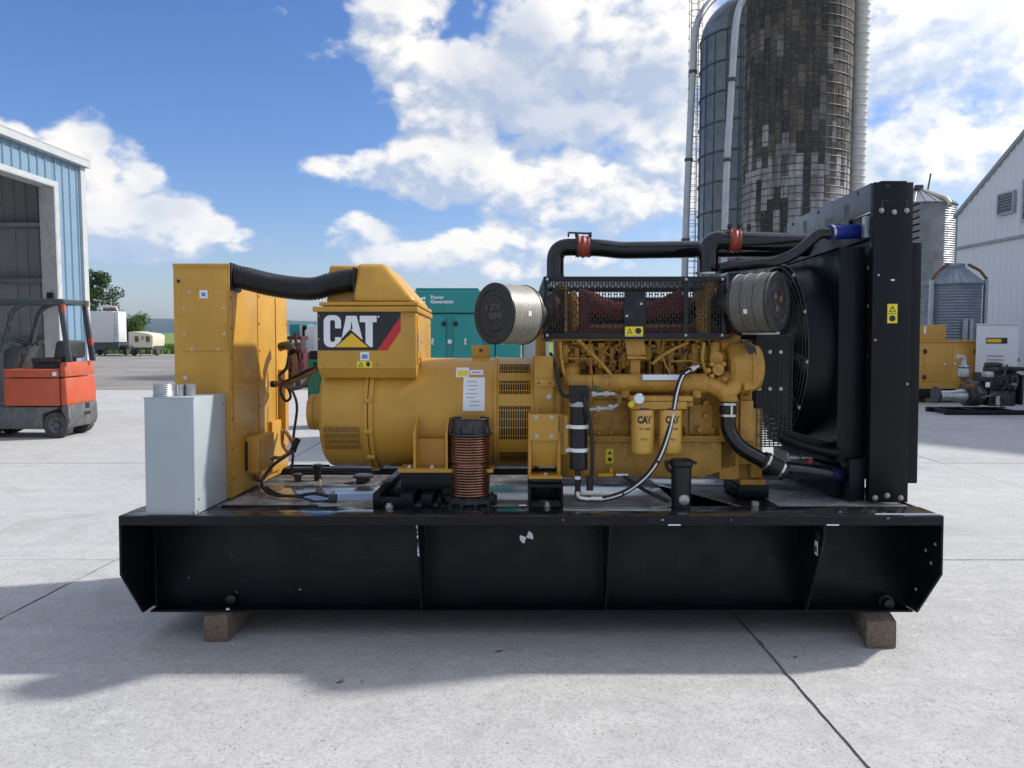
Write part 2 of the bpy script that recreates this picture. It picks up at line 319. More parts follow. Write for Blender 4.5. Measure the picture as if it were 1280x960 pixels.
def perf_mat(name, ca, cb):            # expanded metal sleeve over pleated paper, holes of a few millimetres
    m, N, b = mat_base(name)
    uv = N.n('ShaderNodeTexCoord').outputs['UV']
    s = N.vm('MULTIPLY', uv, (96.0, 17.0, 1.0))
    sp = N.n('ShaderNodeSeparateXYZ', ins={0: s})
    row = N.m('FLOOR', sp.outputs[1]); sh = N.m('MULTIPLY', N.m('MODULO', row, 2.0), 0.5)
    fx = N.m('SUBTRACT', N.m('FRACT', N.m('ADD', sp.outputs[0], sh)), 0.5); fy = N.m('SUBTRACT', N.m('FRACT', sp.outputs[1]), 0.5)
    rr = N.m('SQRT', N.m('ADD', N.m('MULTIPLY', fx, fx), N.m('MULTIPLY', fy, fy)))
    hole = N.ramp(rr, 0.28, 0.38, 1.0, 0.0, True)
    n = N.n('ShaderNodeTexNoise', ins={'Vector': uv, 'Scale': 14.0, 'Detail': 5.0})
    met = N.mix(N.ramp(n.outputs[0], 0.35, 0.7), ca, cb)
    c = N.mix(hole, met, c3(0.09, 0.08, 0.055))
    N.link(c, b.inputs['Base Color']); b.inputs['Roughness'].default_value = 0.5
    N.link(N.m('MULTIPLY', N.m('SUBTRACT', 1.0, hole), 0.35), b.inputs['Metallic'])
    N.link(N.n('ShaderNodeBump', ins={'Strength': 0.7, 'Distance': 0.004, 'Height': N.m('SUBTRACT', 1.0, hole)}).outputs[0], b.inputs['Normal'])
    return m
PERF = perf_mat('perforated_sleeve', c3(0.32, 0.31, 0.26), c3(0.46, 0.445, 0.385))
PERFD = perf_mat('perforated_sleeve_dull', c3(0.13, 0.128, 0.12), c3(0.22, 0.215, 0.20))

# ------------------------------------------------------------------ mesh helpers
def basis(axis):
    a = Vector(axis).normalized()
    h = Vector((0, 0, 1)) if abs(a.z) < 0.9 else Vector((1, 0, 0))
    u = h.cross(a).normalized(); return a, u, a.cross(u)
def smooth_path(pts, k=6):
    P = [Vector(p) for p in pts]
    if len(P) < 3: return P
    out = []
    for i in range(len(P) - 1):
        p0 = P[max(i - 1, 0)]; p1 = P[i]; p2 = P[i + 1]; p3 = P[min(i + 2, len(P) - 1)]
        for j in range(k):
            t = j / k
            out.append(0.5 * ((2 * p1) + (p2 - p0) * t + (2 * p0 - 5 * p1 + 4 * p2 - p3) * t * t + (3 * p1 - p0 - 3 * p2 + p3) * t ** 3))
    out.append(P[-1]); return out
def fillet_path(pts, r, k=6):          # straight runs with rounded bends
    P = [Vector(p) for p in pts]; out = [P[0]]
    for i in range(1, len(P) - 1):
        a = (P[i - 1] - P[i]); b = (P[i + 1] - P[i])
        q = min(r, a.length * 0.48, b.length * 0.48)
        s = P[i] + a.normalized() * q; e = P[i] + b.normalized() * q
        for j in range(k + 1):
            t = j / k; out.append((1 - t) ** 2 * s + 2 * (1 - t) * t * P[i] + t * t * e)
    out.append(P[-1]); return out

class M:
    def __init__(s, *mats): s.v = []; s.f = []; s.mi = []; s.mats = list(mats); s.cur = 0; s.uv = {}
    def use(s, mat):
        if mat not in s.mats: s.mats.append(mat)
        s.cur = s.mats.index(mat); return s
    def face(s, idx): s.f.append(tuple(idx)); s.mi.append(s.cur)
    def box(s, x0, x1, y0, y1, z0, z1):
        o = len(s.v)
        s.v += [(x0,y0,z0),(x1,y0,z0),(x1,y1,z0),(x0,y1,z0),(x0,y0,z1),(x1,y0,z1),(x1,y1,z1),(x0,y1,z1)]
        for q in ((0,3,2,1),(4,5,6,7),(0,1,5,4),(1,2,6,5),(2,3,7,6),(3,0,4,7)): s.face([o + k for k in q])
        return s
    def hexa(s, bot, top):             # two quads of points, bottom and top
        o = len(s.v); s.v += [tuple(p) for p in bot] + [tuple(p) for p in top]
        for q in ((0,3,2,1),(4,5,6,7),(0,1,5,4),(1,2,6,5),(2,3,7,6),(3,0,4,7)): s.face([o + k for k in q])
        return s
    def prism(s, pts, axis, lo, hi):
        o = len(s.v); n = len(pts)
        mk = {'x': lambda a, b, t: (t, a, b), 'y': lambda a, b, t: (a, t, b), 'z': lambda a, b, t: (a, b, t)}[axis]
        s.v += [mk(a, b, lo) for a, b in pts] + [mk(a, b, hi) for a, b in pts]
        s.face([o + k for k in range(n)][::-1]); s.face([o + n + k for k in range(n)])
        for k in range(n): s.face((o + k, o + (k + 1) % n, o + n + (k + 1) % n, o + n + k))
        return s
    def poly(s, pts):
        o = len(s.v); s.v += [tuple(p) for p in pts]; s.face(range(o, o + len(pts))); return s
    def lathe(s, org, axis, prof, n=24, cap=True, a0=0.0, a1=2 * math.pi, uv=False):
        a, u, w = basis(axis); org = Vector(org); o = len(s.v); full = abs(a1 - a0) > 6.28
        cols = n if full else n + 1
        for t, r in prof:
            for k in range(cols):
                th = a0 + (a1 - a0) * k / n
                s.v.append(tuple(org + a * t + (u * math.cos(th) + w * math.sin(th)) * r))
        for i in range(len(prof) - 1):
            for k in range(n):
                k2 = (k + 1) % cols
                if uv: s.uv[len(s.f)] = [(k / n, i / (len(prof) - 1)), ((k + 1) / n, i / (len(prof) - 1)), ((k + 1) / n, (i + 1) / (len(prof) - 1)), (k / n, (i + 1) / (len(prof) - 1))]
                s.face((o + i * cols + k, o + i * cols + k2, o + (i + 1) * cols + k2, o + (i + 1) * cols + k))
        if cap and full:
            s.face([o + k for k in range(cols)][::-1]); s.face([o + (len(prof) - 1) * cols + k for k in range(cols)])
        return s
    def cyl(s, p0, p1, r, r1=None, n=20, cap=True):
        p0 = Vector(p0); p1 = Vector(p1); d = p1 - p0
        return s.lathe(p0, d, [(0, r), (d.length, r if r1 is None else r1)], n, cap)
    def tube(s, pts, r, n=10, radii=None):
        P = [Vector(p) for p in pts]; o = len(s.v); L = len(P)
        tan = [(P[min(i + 1, L - 1)] - P[max(i - 1, 0)]).normalized() for i in range(L)]
        a, u, w = basis(tan[0])
        for i in range(L):
            if i:
                u = (u - tan[i] * u.dot(tan[i]))
                u = u.normalized() if u.length > 1e-6 else basis(tan[i])[1]
            w = tan[i].cross(u); rr = radii[i] if radii else r
            for k in range(n):
                th = 2 * math.pi * k / n; s.v.append(tuple(P[i] + (u * math.cos(th) + w * math.sin(th)) * rr))
        for i in range(L - 1):
            for k in range(n):
                k2 = (k + 1) % n; s.face((o + i * n + k, o + i * n + k2, o + (i + 1) * n + k2, o + (i + 1) * n + k))
        s.face([o + k for k in range(n)][::-1]); s.face([o + (L - 1) * n + k for k in range(n)])
        return s
    def bolt(s, p, axis=(0, -1, 0), r=0.009, h=0.007, mat=None):
        keep = s.cur
        if mat: s.use(mat)
        p = Vector(p); a = Vector(axis).normalized()
        s.lathe(p - a * 0.001, a, [(0, r * 1.5), (h * .25, r * 1.5), (h * .3, r), (h, r * .9)], 8)
        s.cur = keep; return s
    def data(s, name, bevel=0.0, seg=2, angle=35, origin=None):
        me = bpy.data.meshes.new(name)
        org = Vector(origin) if origin is not None else Vector((0, 0, 0))
        me.from_pydata([tuple(Vector(p) - org) for p in s.v], [], s.f)
        for m in s.mats: me.materials.append(m)
        me.polygons.foreach_set('material_index', s.mi)
        if s.uv:
            ul = me.uv_layers.new(name='UVMap')
            for fi, co in s.uv.items():
                p = me.polygons[fi]
                for li, c in zip(p.loop_indices, co): ul.data[li].uv = c
        if bevel > 0:
            bm = bmesh.new(); bm.from_mesh(me)
            es = [e for e in bm.edges if len(e.link_faces) == 2 and e.calc_face_angle(0) > R(30)]
            bmesh.ops.bevel(bm, geom=es, offset=bevel, segments=seg, profile=0.5, affect='EDGES', clamp_overlap=True)
            bm.to_mesh(me); bm.free()
        me.polygons.foreach_set('use_smooth', [True] * len(me.polygons))
        me.set_sharp_from_angle(angle=R(angle))
        me.update(); return me
    def build(s, name, parent=None, bevel=0.0, seg=2, angle=35, origin=None):
        while parent is not None and parent.parent is not None and parent.parent.parent is not None: parent = parent.parent   # no fourth level
        if origin is None and parent is not None and parent.name in ORG: origin = ORG[parent.name]
        o = bpy.data.objects.new(name, s.data(name, bevel, seg, angle, origin)); COL.objects.link(o)
        if parent is not None:
            o.parent = parent
            if parent.name in ORG: ORG[o.name] = ORG[parent.name]
        return o
ORG = {}
def tag(o, label=None, cat=None, group=None, kind=None):
    if label: o['label'] = label
    if cat: o['category'] = cat
    if group: o['group'] = group
    if kind: o['kind'] = kind
    return o
def thing(name, label, cat, base, tilted=False, rz=0.0, group=None):
    """an Empty at the thing's base; tilted things stand on the sloping pad and are built in its frame"""
    o = bpy.data.objects.new(name, None); COL.objects.link(o); o.empty_display_size = 0.2
    base = Vector(base)
    o.location = W(base) if tilted else base
    o.rotation_euler = (-TILT, 0, 0) if tilted else (0, 0, rz)
    ORG[o.name] = base if tilted else Vector((0, 0, 0))
    return tag(o, label, cat, group)
def text(name, string, mat, parent, org, right, up, size, lift=0.0, bend=None, bold=0.0, align='CENTER', squeeze=1.0):
    """flat lettering; org is the baseline centre (in the builder's frame); bend=(axis point, radius) wraps it round an upright cylinder"""
    cu = bpy.data.curves.new(name, 'FONT'); cu.body = string; cu.size = size; cu.align_x = align; cu.offset = bold
    cu.resolution_u = 3
    ob = bpy.data.objects.new(name, cu); me = bpy.data.meshes.new_from_object(ob)
    bpy.data.objects.remove(ob); bpy.data.curves.remove(cu)
    while parent.parent is not None and parent.parent.parent is not None: parent = parent.parent
    right = Vector(right).normalized(); up = Vector(up).normalized(); nrm = right.cross(up)
    base = ORG.get(parent.name, Vector((0, 0, 0)))
    for v in me.vertices:
        v.co.x *= squeeze
        if bend:
            c, r = bend; th = v.co.x / r
            q = Vector((c[0] + math.sin(th) * r, c[1] - math.cos(th) * r, Vector(org).z + v.co.y))
        else:
            q = Vector(org) + right * v.co.x + up * v.co.y + nrm * lift
        v.co = q - base
    me.materials.clear(); me.materials.append(mat); me.name = name
    o = bpy.data.objects.new(name, me); COL.objects.link(o); o.parent = parent; ORG[o.name] = base
    return o

# ------------------------------------------------------------------ the setting: ground, slabs, gravel, field, hills
CY = WCAM.y
def grid(name, mat, xs, ys, fz, label, kind='structure', cat=None):
    m = M(mat); nx = len(xs)
    for y in ys:
        for x in xs: m.v.append((x, y, fz(x, y)))
    for j in range(len(ys) - 1):
        for i in range(nx - 1):
            a = j * nx + i; m.face((a, a + 1, a + nx + 1, a + nx))
    return tag(m.build(name), label, cat, None, kind)
grid('ground', FIELD, [-9000, -2000, -300, 0, 300, 2000, 9000], [-3000, -200, 0, 100, 400, 1500, 9000], lambda x, y: -0.06, 'green meadow stretching to the foot of the hills', cat='field')
rg = random.Random(3)
def edge_y(x): return 66.0 + 1.5 * math.sin(x * 0.21) + 0.8 * math.sin(x * 0.67 + 1)
gm = M(GRAV); gxs = [-80 + 2 * i for i in range(81)]
for x in gxs: gm.v += [(x, -30, -0.03), (x, edge_y(x), -0.03)]
for i in range(len(gxs) - 1): gm.face((2 * i, 2 * i + 2, 2 * i + 3, 2 * i + 1))
tag(gm.build('gravel_yard'), 'grey gravel yard behind the concrete apron', 'gravel', None, 'structure')
# low ruts and mounds in the gravel, real relief
rm = M(GRAV); 
for k in range(26):
    x0 = rg.uniform(-34, -12); y0 = rg.uniform(24, 58); L = rg.uniform(3, 9); wd = rg.uniform(.4, 1.2); h = rg.uniform(.02, .06)
    o = len(rm.v); n = 10
    for i in range(n + 1):
        t = i / n; e = math.sin(math.pi * t); yy = y0 + 0.6 * math.sin(t * 3 + k)
        rm.v += [(x0 + L * t, yy - wd * e - .01, -.032), (x0 + L * t, yy, -.032 + h * e), (x0 + L * t, yy + wd * e + .01, -.032)]
    for i in range(n):
        a = o + 3 * i; rm.face((a, a + 3, a + 4, a + 1)); rm.face((a + 1, a + 4, a + 5, a + 2))
tag(rm.build('gravel_ridges'), 'low ruts and ridges in the grey gravel yard', 'gravel', None, 'stuff')

XJ = [-3.29 + 4.75 * k for k in range(-4, 6)]
YT = [2.04 - 4.75 * k for k in range(0, 4)][::-1]        # on the sloping pad (its own frame)
YL = [2.04 + 4.75 * k for k in range(0, 5)]              # level
ap = M(JOINT)
def apq(a, b, c, d): ap.poly([a, b, c, d])
apq(W((XJ[0], YT[0], -.0075)), W((XJ[-1], YT[0], -.0075)), W((XJ[-1], 2.04, -.0075)), W((XJ[0], 2.04, -.0075)))
apq((XJ[0], 2.04, -.0075), (XJ[-1], 2.04, -.0075), (XJ[-1], YL[-1], -.0075), (XJ[0], YL[-1], -.0075))
apron = tag(ap.build('concrete_apron'), 'pale concrete apron of large cast slabs with dark joints', 'pavement', None, 'structure')
def slab(x0, x1, y0, y1, tilted, gap):
    g = gap / 2; step = 0.09 if tilted and y1 > -3 else 0.6; pts = []
    def run(ax, ay, bx, by):
        L = math.hypot(bx - ax, by - ay); n = max(2, int(L / step)); nx, ny = (ay - by) / L, (bx - ax) / L; w = 0
        for i in range(n):
            w = 0.6 * w + rg.uniform(-.0035, .0035); t = i / n
            q = w + (rg.uniform(0.0, .012) if rg.random() < .07 else 0)
            pts.append((ax + (bx - ax) * t + nx * q, ay + (by - ay) * t + ny * q))
    run(x0 + g, y0 + g, x1 - g, y0 + g); run(x1 - g, y0 + g, x1 - g, y1 - g); run(x1 - g, y1 - g, x0 + g, y1 - g); run(x0 + g, y1 - g, x0 + g, y0 + g)
    m = M(CONC); n = len(pts); dz = rg.uniform(-.0015, .0015)
    T = W if tilted else Vector
    m.v += [tuple(T((a, b, dz))) for a, b in pts] + [tuple(T((a, b, dz - .006))) for a, b in pts]
    m.face(range(n))
    for k in range(n): m.face((k, n + k, n + (k + 1) % n, (k + 1) % n))
    m.build('slab', apron)
for i in range(len(XJ) - 1):
    for j in range(len(YT) - 1): slab(XJ[i], XJ[i + 1], YT[j], YT[j + 1], True, .018)
    for j in range(len(YL) - 1): slab(XJ[i], XJ[i + 1], YL[j], YL[j + 1], False, .018)

def hill_z(x, y):
    base = 92 + 14 * math.sin(x * 0.0011 + .6) + 8 * math.sin(x * .0031 + 2) + 5 * math.sin(x * .0083 + 1)
    t = (y - 4200) / 900.0
    return -1 + base * max(0, math.sin(min(1, max(0, t)) * math.pi)) ** .7 * (1 + .05 * math.sin(x * .02 + y * .013))
grid('hills', HILL, [-7000 + 140 * i for i in range(101)], [4200 + 75 * i for i in range(13)], hill_z, 'long low wooded ridge fading blue on the horizon', cat='hills')

# tall grass and weeds along the gravel edge, uncountable
def grass(name, n, x0, x1, y0, y1, h0, h1, mat, label):
    m = M(mat); r = random.Random(11)
    for _ in range(n):
        x = r.uniform(x0, x1); y = r.uniform(y0, y1); h = r.uniform(h0, h1); a = r.uniform(0, 6.28); w = r.uniform(.05, .12) * (1 + h)
        dx, dy = math.cos(a) * w, math.sin(a) * w; lx, ly = r.uniform(-.3, .3) * h, r.uniform(-.3, .3) * h
        m.poly([(x - dx, y - dy, -.06), (x + dx, y + dy, -.06), (x + lx, y + ly, h)])
    return tag(m.build(name), label, 'grass', None, 'stuff')
grass('tall_grass', 9000, -46, -12, 65, 92, .15, .75, LEAF2, 'tall grass and weeds along the far edge of the gravel')

# ------------------------------------------------------------------ trees
def tree(name, label, base, h, cr, ch, nleaf, leaf, seed, trunk_r=.22, group=None):
    r = random.Random(seed); t = thing(name, label, 'tree' if h > 4 else 'bush', base, group=group)
    tm = M(BARK); limbs = []
    top = Vector((r.uniform(-.3, .3), r.uniform(-.3, .3), h * .72))
    tm.tube(smooth_path([(0, 0, 0), (.05, 0, h * .25), tuple(top * .6), tuple(top)], 3), 0, 8, radii=[trunk_r * (1 - .85 * i / 9) for i in range(10)])
    for k in range(14):
        z = h * r.uniform(.22, .68); a = r.uniform(0, 6.28); L = cr * r.uniform(.5, .95)
        e = Vector((math.cos(a) * L, math.sin(a) * L, z + L * r.uniform(.2, .7))); limbs.append(e)
        s0 = top * (z / top.z)
        tm.tube([tuple(s0), tuple(s0.lerp(e, .5) + Vector((0, 0, .15))), tuple(e)], 0, 5, radii=[trunk_r * .4, trunk_r * .25, trunk_r * .08])
    tm.build('trunk', t)
    cl = []
    for e in limbs + [top]:
        for _ in range(5): cl.append((e + Vector((r.gauss(0, cr * .22), r.gauss(0, cr * .22), r.gauss(0, ch * .10))), cr * r.uniform(.16, .34)))
    lm = M(leaf)
    for i in range(nleaf):
        c, s = cl[r.randrange(len(cl))]
        d = Vector((r.gauss(0, 1), r.gauss(0, 1), r.gauss(0, .8))).normalized() * s * r.uniform(.3, 1.0) ** .5
        p = c + d; 
        if p.z < h * .08: continue
        u = Vector((r.gauss(0, 1), r.gauss(0, 1), r.gauss(0, 1))).normalized(); a_, b_, c_ = basis(u); q = r.uniform(.07, .15) * (cr / 3.0) ** .5
        lm.poly([p - b_ * q, p - c_ * q * .6, p + b_ * q, p + c_ * q * .6])
    lm.build('crown', t)
    return t
def gpos(px, d): v = B(px, 480, d); return Vector((v.x, v.y, 0))
tree('broadleaf_tree', 'dark green leafy tree rising behind the blue metal shed', gpos(106, 84), 9.8, 3.0, 6.0, 14000, LEAF, 5)
tree('broadleaf_bush', 'light green bush growing behind the white and cream trailers', gpos(158, 80), 4.3, 2.1, 2.6, 6500, LEAF2, 9, .08)
tree('broadleaf_bush', 'small round bush at the field edge beside the shed corner', gpos(122, 82), 3.2, 1.8, 2.2, 3500, LEAF2, 19, .08)

# ------------------------------------------------------------------ blue metal shed (left): its open side faces the yard
def shed():
    X0, yF, yN = -11.0, CY + 20.0, CY + 8.0
    zE = 6.10; dl, dr = CY + 11.0, CY + 18.7; zL = 5.39
    t = thing('metal_shed', 'light blue ribbed metal shed with a tall open doorway', 'shed', (X0, yF, 0))
    O = Vector((X0, yF, 0)); ORG[t.name] = O
    wl = 12.0
    # shells: lining walls, floor-to-eave
    m = M(INSD); m.box(X0 - wl, X0 - .16, yF - .16, yF - .02, 0, zE - .05); m.box(X0 - wl, X0 - wl + .15, yN, yF - .17, 0, zE - .05); m.box(X0 - wl + .16, X0 - .3, yN, yN + .15, 0, zE - .05)
    walls = m.build('lining_wall', t)
    for k in range(38):                                   # liner ribs on the far wall
        x = X0 - .5 - .30 * k
        M(INSD).prism([(x - .05, yF - .165), (x - .025, yF - .20), (x + .025, yF - .20), (x + .05, yF - .165)], 'z', .02, zE - .1).build('liner_rib', walls)
    for z in (1.6, 3.15, 4.55): M(GALV).box(X0 - wl + .2, X0 - .35, yF - .40, yF - .21, z, z + .10).build('girt', t)
    f = M(BSID); f.box(X0 - .14, X0 - .03, dr + .02, yF - .01, 0, zE); f.box(X0 - .14, X0 - .03, yN, dl - .02, 0, zE); f.box(X0 - .14, X0 - .03, dl - .01, dr + .01, zL + .02, zE)
    sw = f.build('side_wall', t)
    def panel_mesh(h):
        w = .305; p = M(BSID)
        prof = [(0, 0), (.012, .0), (.03, .032), (.055, .032), (.073, 0), (w * .5, 0), (w * .5 + .02, .008), (w * .5 + .04, 0), (w - .002, 0)]
        n = len(prof)
        p.v += [(b, a, 0) for a, b in prof] + [(b, a, h) for a, b in prof]
        for k in range(n - 1): p.face((k, k + 1, n + k + 1, n + k))
        return p.data('siding_panel', angle=25)
    full, upper = panel_mesh(zE), panel_mesh(zE - zL - .12)
    def put(me, y, z):
        o = bpy.data.objects.new('siding_panel', me); COL.objects.link(o); o.parent = sw; o.location = Vector((X0 - .026, y, z)) - O
    y = yF - .305
    while y > dr + .05: put(full, y, 0); y -= .305
    y = dr - .30
    while y > dl: put(upper, y, zL + .12); y -= .305
    y = dl - .45
    while y > yN: put(full, y, 0); y -= .305
    M(JAMB).box(X0 - .34, X0 + .03, dr - .02, dr + .0, 0, zL).box(X0 - .02, X0 + .035, dr + .004, dr + .16, 0, zL + .12).build('door_jamb', t)
    M(JAMB).box(X0 - .34, X0 + .03, dl, dl + .02, 0, zL).build('door_jamb', t)
    M(TRIM).box(X0 - .34, X0 + .033, dl + .025, dr - .025, zL - .02, zL + .0).box(X0 - .02, X0 + .037, dl, dr + .16, zL + .002, zL + .118).build('lintel', t)
    M(RUB).box(X0 - .2, X0 - .05, dr - .10, dr - .03, 2.6, 2.85).build('door_bumper', t)
    M(TRIM).box(X0 - .05, X0 + .045, yF - .16, yF + .045, 0, zE).build('corner_trim', t)
    M(TRIM).box(X0 - .05, X0 + .16, yN - .1, yF + .12, zE + .001, zE + .15).build('eave_trim', t)
    M(ROOFM).prism([(X0 + .14, zE + .16), (X0 + .14, zE + .20), (X0 - wl / 2, zE + 2.2), (X0 - wl - .1, zE + .20), (X0 - wl - .1, zE + .16), (X0 - wl / 2, zE + 2.1)], 'y', yN - .1, yF + .12).build('roof', t)
    M(BSID).prism([(X0 - .15, zE - .04), (X0 - .15, zE + .12), (X0 - wl / 2, zE + 2.05), (X0 - wl, zE + .12), (X0 - wl, zE - .04)], 'y', yF - .16, yF - .02).build('gable', t)
shed()

# ------------------------------------------------------------------ white barn (right)
def barn():
    X1 = 17.17; dF, dN = 30.0, 12.0; yF, yN = CY + dF, CY + dN; ym = (yF + yN) / 2
    zE = 6.40; sl = 0.565; zR = zE + sl * (yF - ym); zB = 5.13
    t = thing('white_barn', 'white ribbed metal barn with steep gable, louvre and sash window', 'barn', (X1, yF, 0)); O = Vector((X1, yF, 0)); ORG[t.name] = O
    rz = lambda y: zE + sl * (ym - yN) - sl * abs(y - ym)
    w = M(WSID).prism([(yF - .02, 0), (yF - .02, zE), (ym, zR), (yN, zE), (yN, 0)], 'x', X1 + .03, X1 + .2).build('gable_wall', t)
    M(WSID).box(X1 + .21, X1 + 14, yF - .17, yF - .02, 0, zE).build('side_wall', t)
    lowm = M(WSID)
    pw = .33
    def pan(h0, h1):                                       # profile with one proud rib
        p = M(WSID); prof = [(0, 0), (.02, -.035), (.05, -.035), (.07, 0), (pw * .55, 0), (pw * .6, -.008), (pw * .65, 0), (pw - .002, 0)]; n = len(prof)
        p.v += [(b, -a, 0) for a, b in prof] + [(b, -a, h0 + (h1 - h0) * a / pw) for a, b in prof]
        for k in range(n - 1): p.face((k, n + k, n + k + 1, k + 1))
        return p
    lo = pan(zB - .06, zB - .06).data('siding_panel', angle=25)
    y = yF - .03
    while y > yN + .3:
        o = bpy.data.objects.new('siding_panel', lo); COL.objects.link(o); o.parent = w; o.location = Vector((X1 + .025, y, 0)) - O
        a, b = rz(y) - zB - .09, rz(y - pw) - zB - .09
        o = bpy.data.objects.new('siding_panel', pan(a, b).data('siding_panel', angle=25)); COL.objects.link(o); o.parent = w; o.location = Vector((X1 + .025, y, zB + .05)) - O
        y -= pw
    M(ROOFM).box(X1 - .05, X1 + .02, yN, yF, zB - .055, zB + .045).build('belt_trim', t)
    M(ROOFM).box(X1 - .03, X1 + .05, yF - .025, yF + .04, 0, zE - .05).build('corner_trim', t)
    for s in (1, -1):
        ya = yF + .12 if s > 0 else yN - .12
        za = rz(ya)
        M(ROOFM).prism([(ya, za - .05), (ya, za + .10), (ym, zR + .10), (ym, zR - .05)], 'x', X1 - .09, X1 + 14).build('roof', t)
    # louvre
    v = M(GALV); y0, y1, z0, z1 = CY + 27.45, CY + 26.55, 5.98, 6.74
    v.box(X1 - .10, X1 - .01, y1, y0, z0, z0 + .06).box(X1 - .10, X1 - .01, y1, y0, z1 - .06, z1).box(X1 - .10, X1 - .01, y1, y1 + .06, z0 + .061, z1 - .061).box(X1 - .10, X1 - .01, y0 - .06, y0, z0 + .061, z1 - .061)
    lv = v.build('louvre_vent', t)
    for k in range(6):
        z = z0 + .09 + k * .10
        M(GALV).hexa([(X1 - .09, y1 + .062, z), (X1 - .075, y1 + .062, z - .012), (X1 - .075, y0 - .062, z - .012), (X1 - .09, y0 - .062, z)], [(X1 - .035, y1 + .062, z + .09), (X1 - .02, y1 + .062, z + .08), (X1 - .02, y0 - .062, z + .08), (X1 - .035, y0 - .062, z + .09)]).build('slat', lv)
    # sash window
    y0, y1, z0, z1 = CY + 26.15, CY + 25.15, 5.58, 7.02
    v = M(TRIM); v.box(X1 - .09, X1 - .01, y1, y0, z0, z0 + .08).box(X1 - .09, X1 - .01, y1, y0, z1 - .08, z1).box(X1 - .09, X1 - .01, y1, y1 + .08, z0 + .081, z1 - .081).box(X1 - .09, X1 - .01, y0 - .08, y0, z0 + .081, z1 - .081)
    v.box(X1 - .08, X1 - .01, y1 + .081, y0 - .081, (z0 + z1) / 2 - .035, (z0 + z1) / 2 + .035)
    wn = v.build('window', t)
    for k in range(6):
        for j in range(3):
            if k in (2, 3) and False: continue
    for r_ in range(4):
        for c_ in range(3):
            ya = y1 + .085 + c_ * .278; za = z0 + .085 + r_ * .313 + (.035 if r_ > 1 else 0)
            M(GLASS).box(X1 - .045, X1 - .03, ya + .012, ya + .262, za + .012, za + .285).build('pane', wn)
    mm = M(TRIM)
    for c_ in (1, 2): mm.box(X1 - .055, X1 - .02, y1 + .085 + c_ * .278 - .011, y1 + .085 + c_ * .278 + .011, z0 + .08, z1 - .08)
    for r_ in (1, 3): mm.box(X1 - .057, X1 - .022, y1 + .08, y0 - .08, z0 + .083 + r_ * .313 + (.035 if r_ > 1 else 0) - .012, z0 + .083 + r_ * .313 + (.035 if r_ > 1 else 0) + .012)
    mm.build('muntin', wn)
barn()

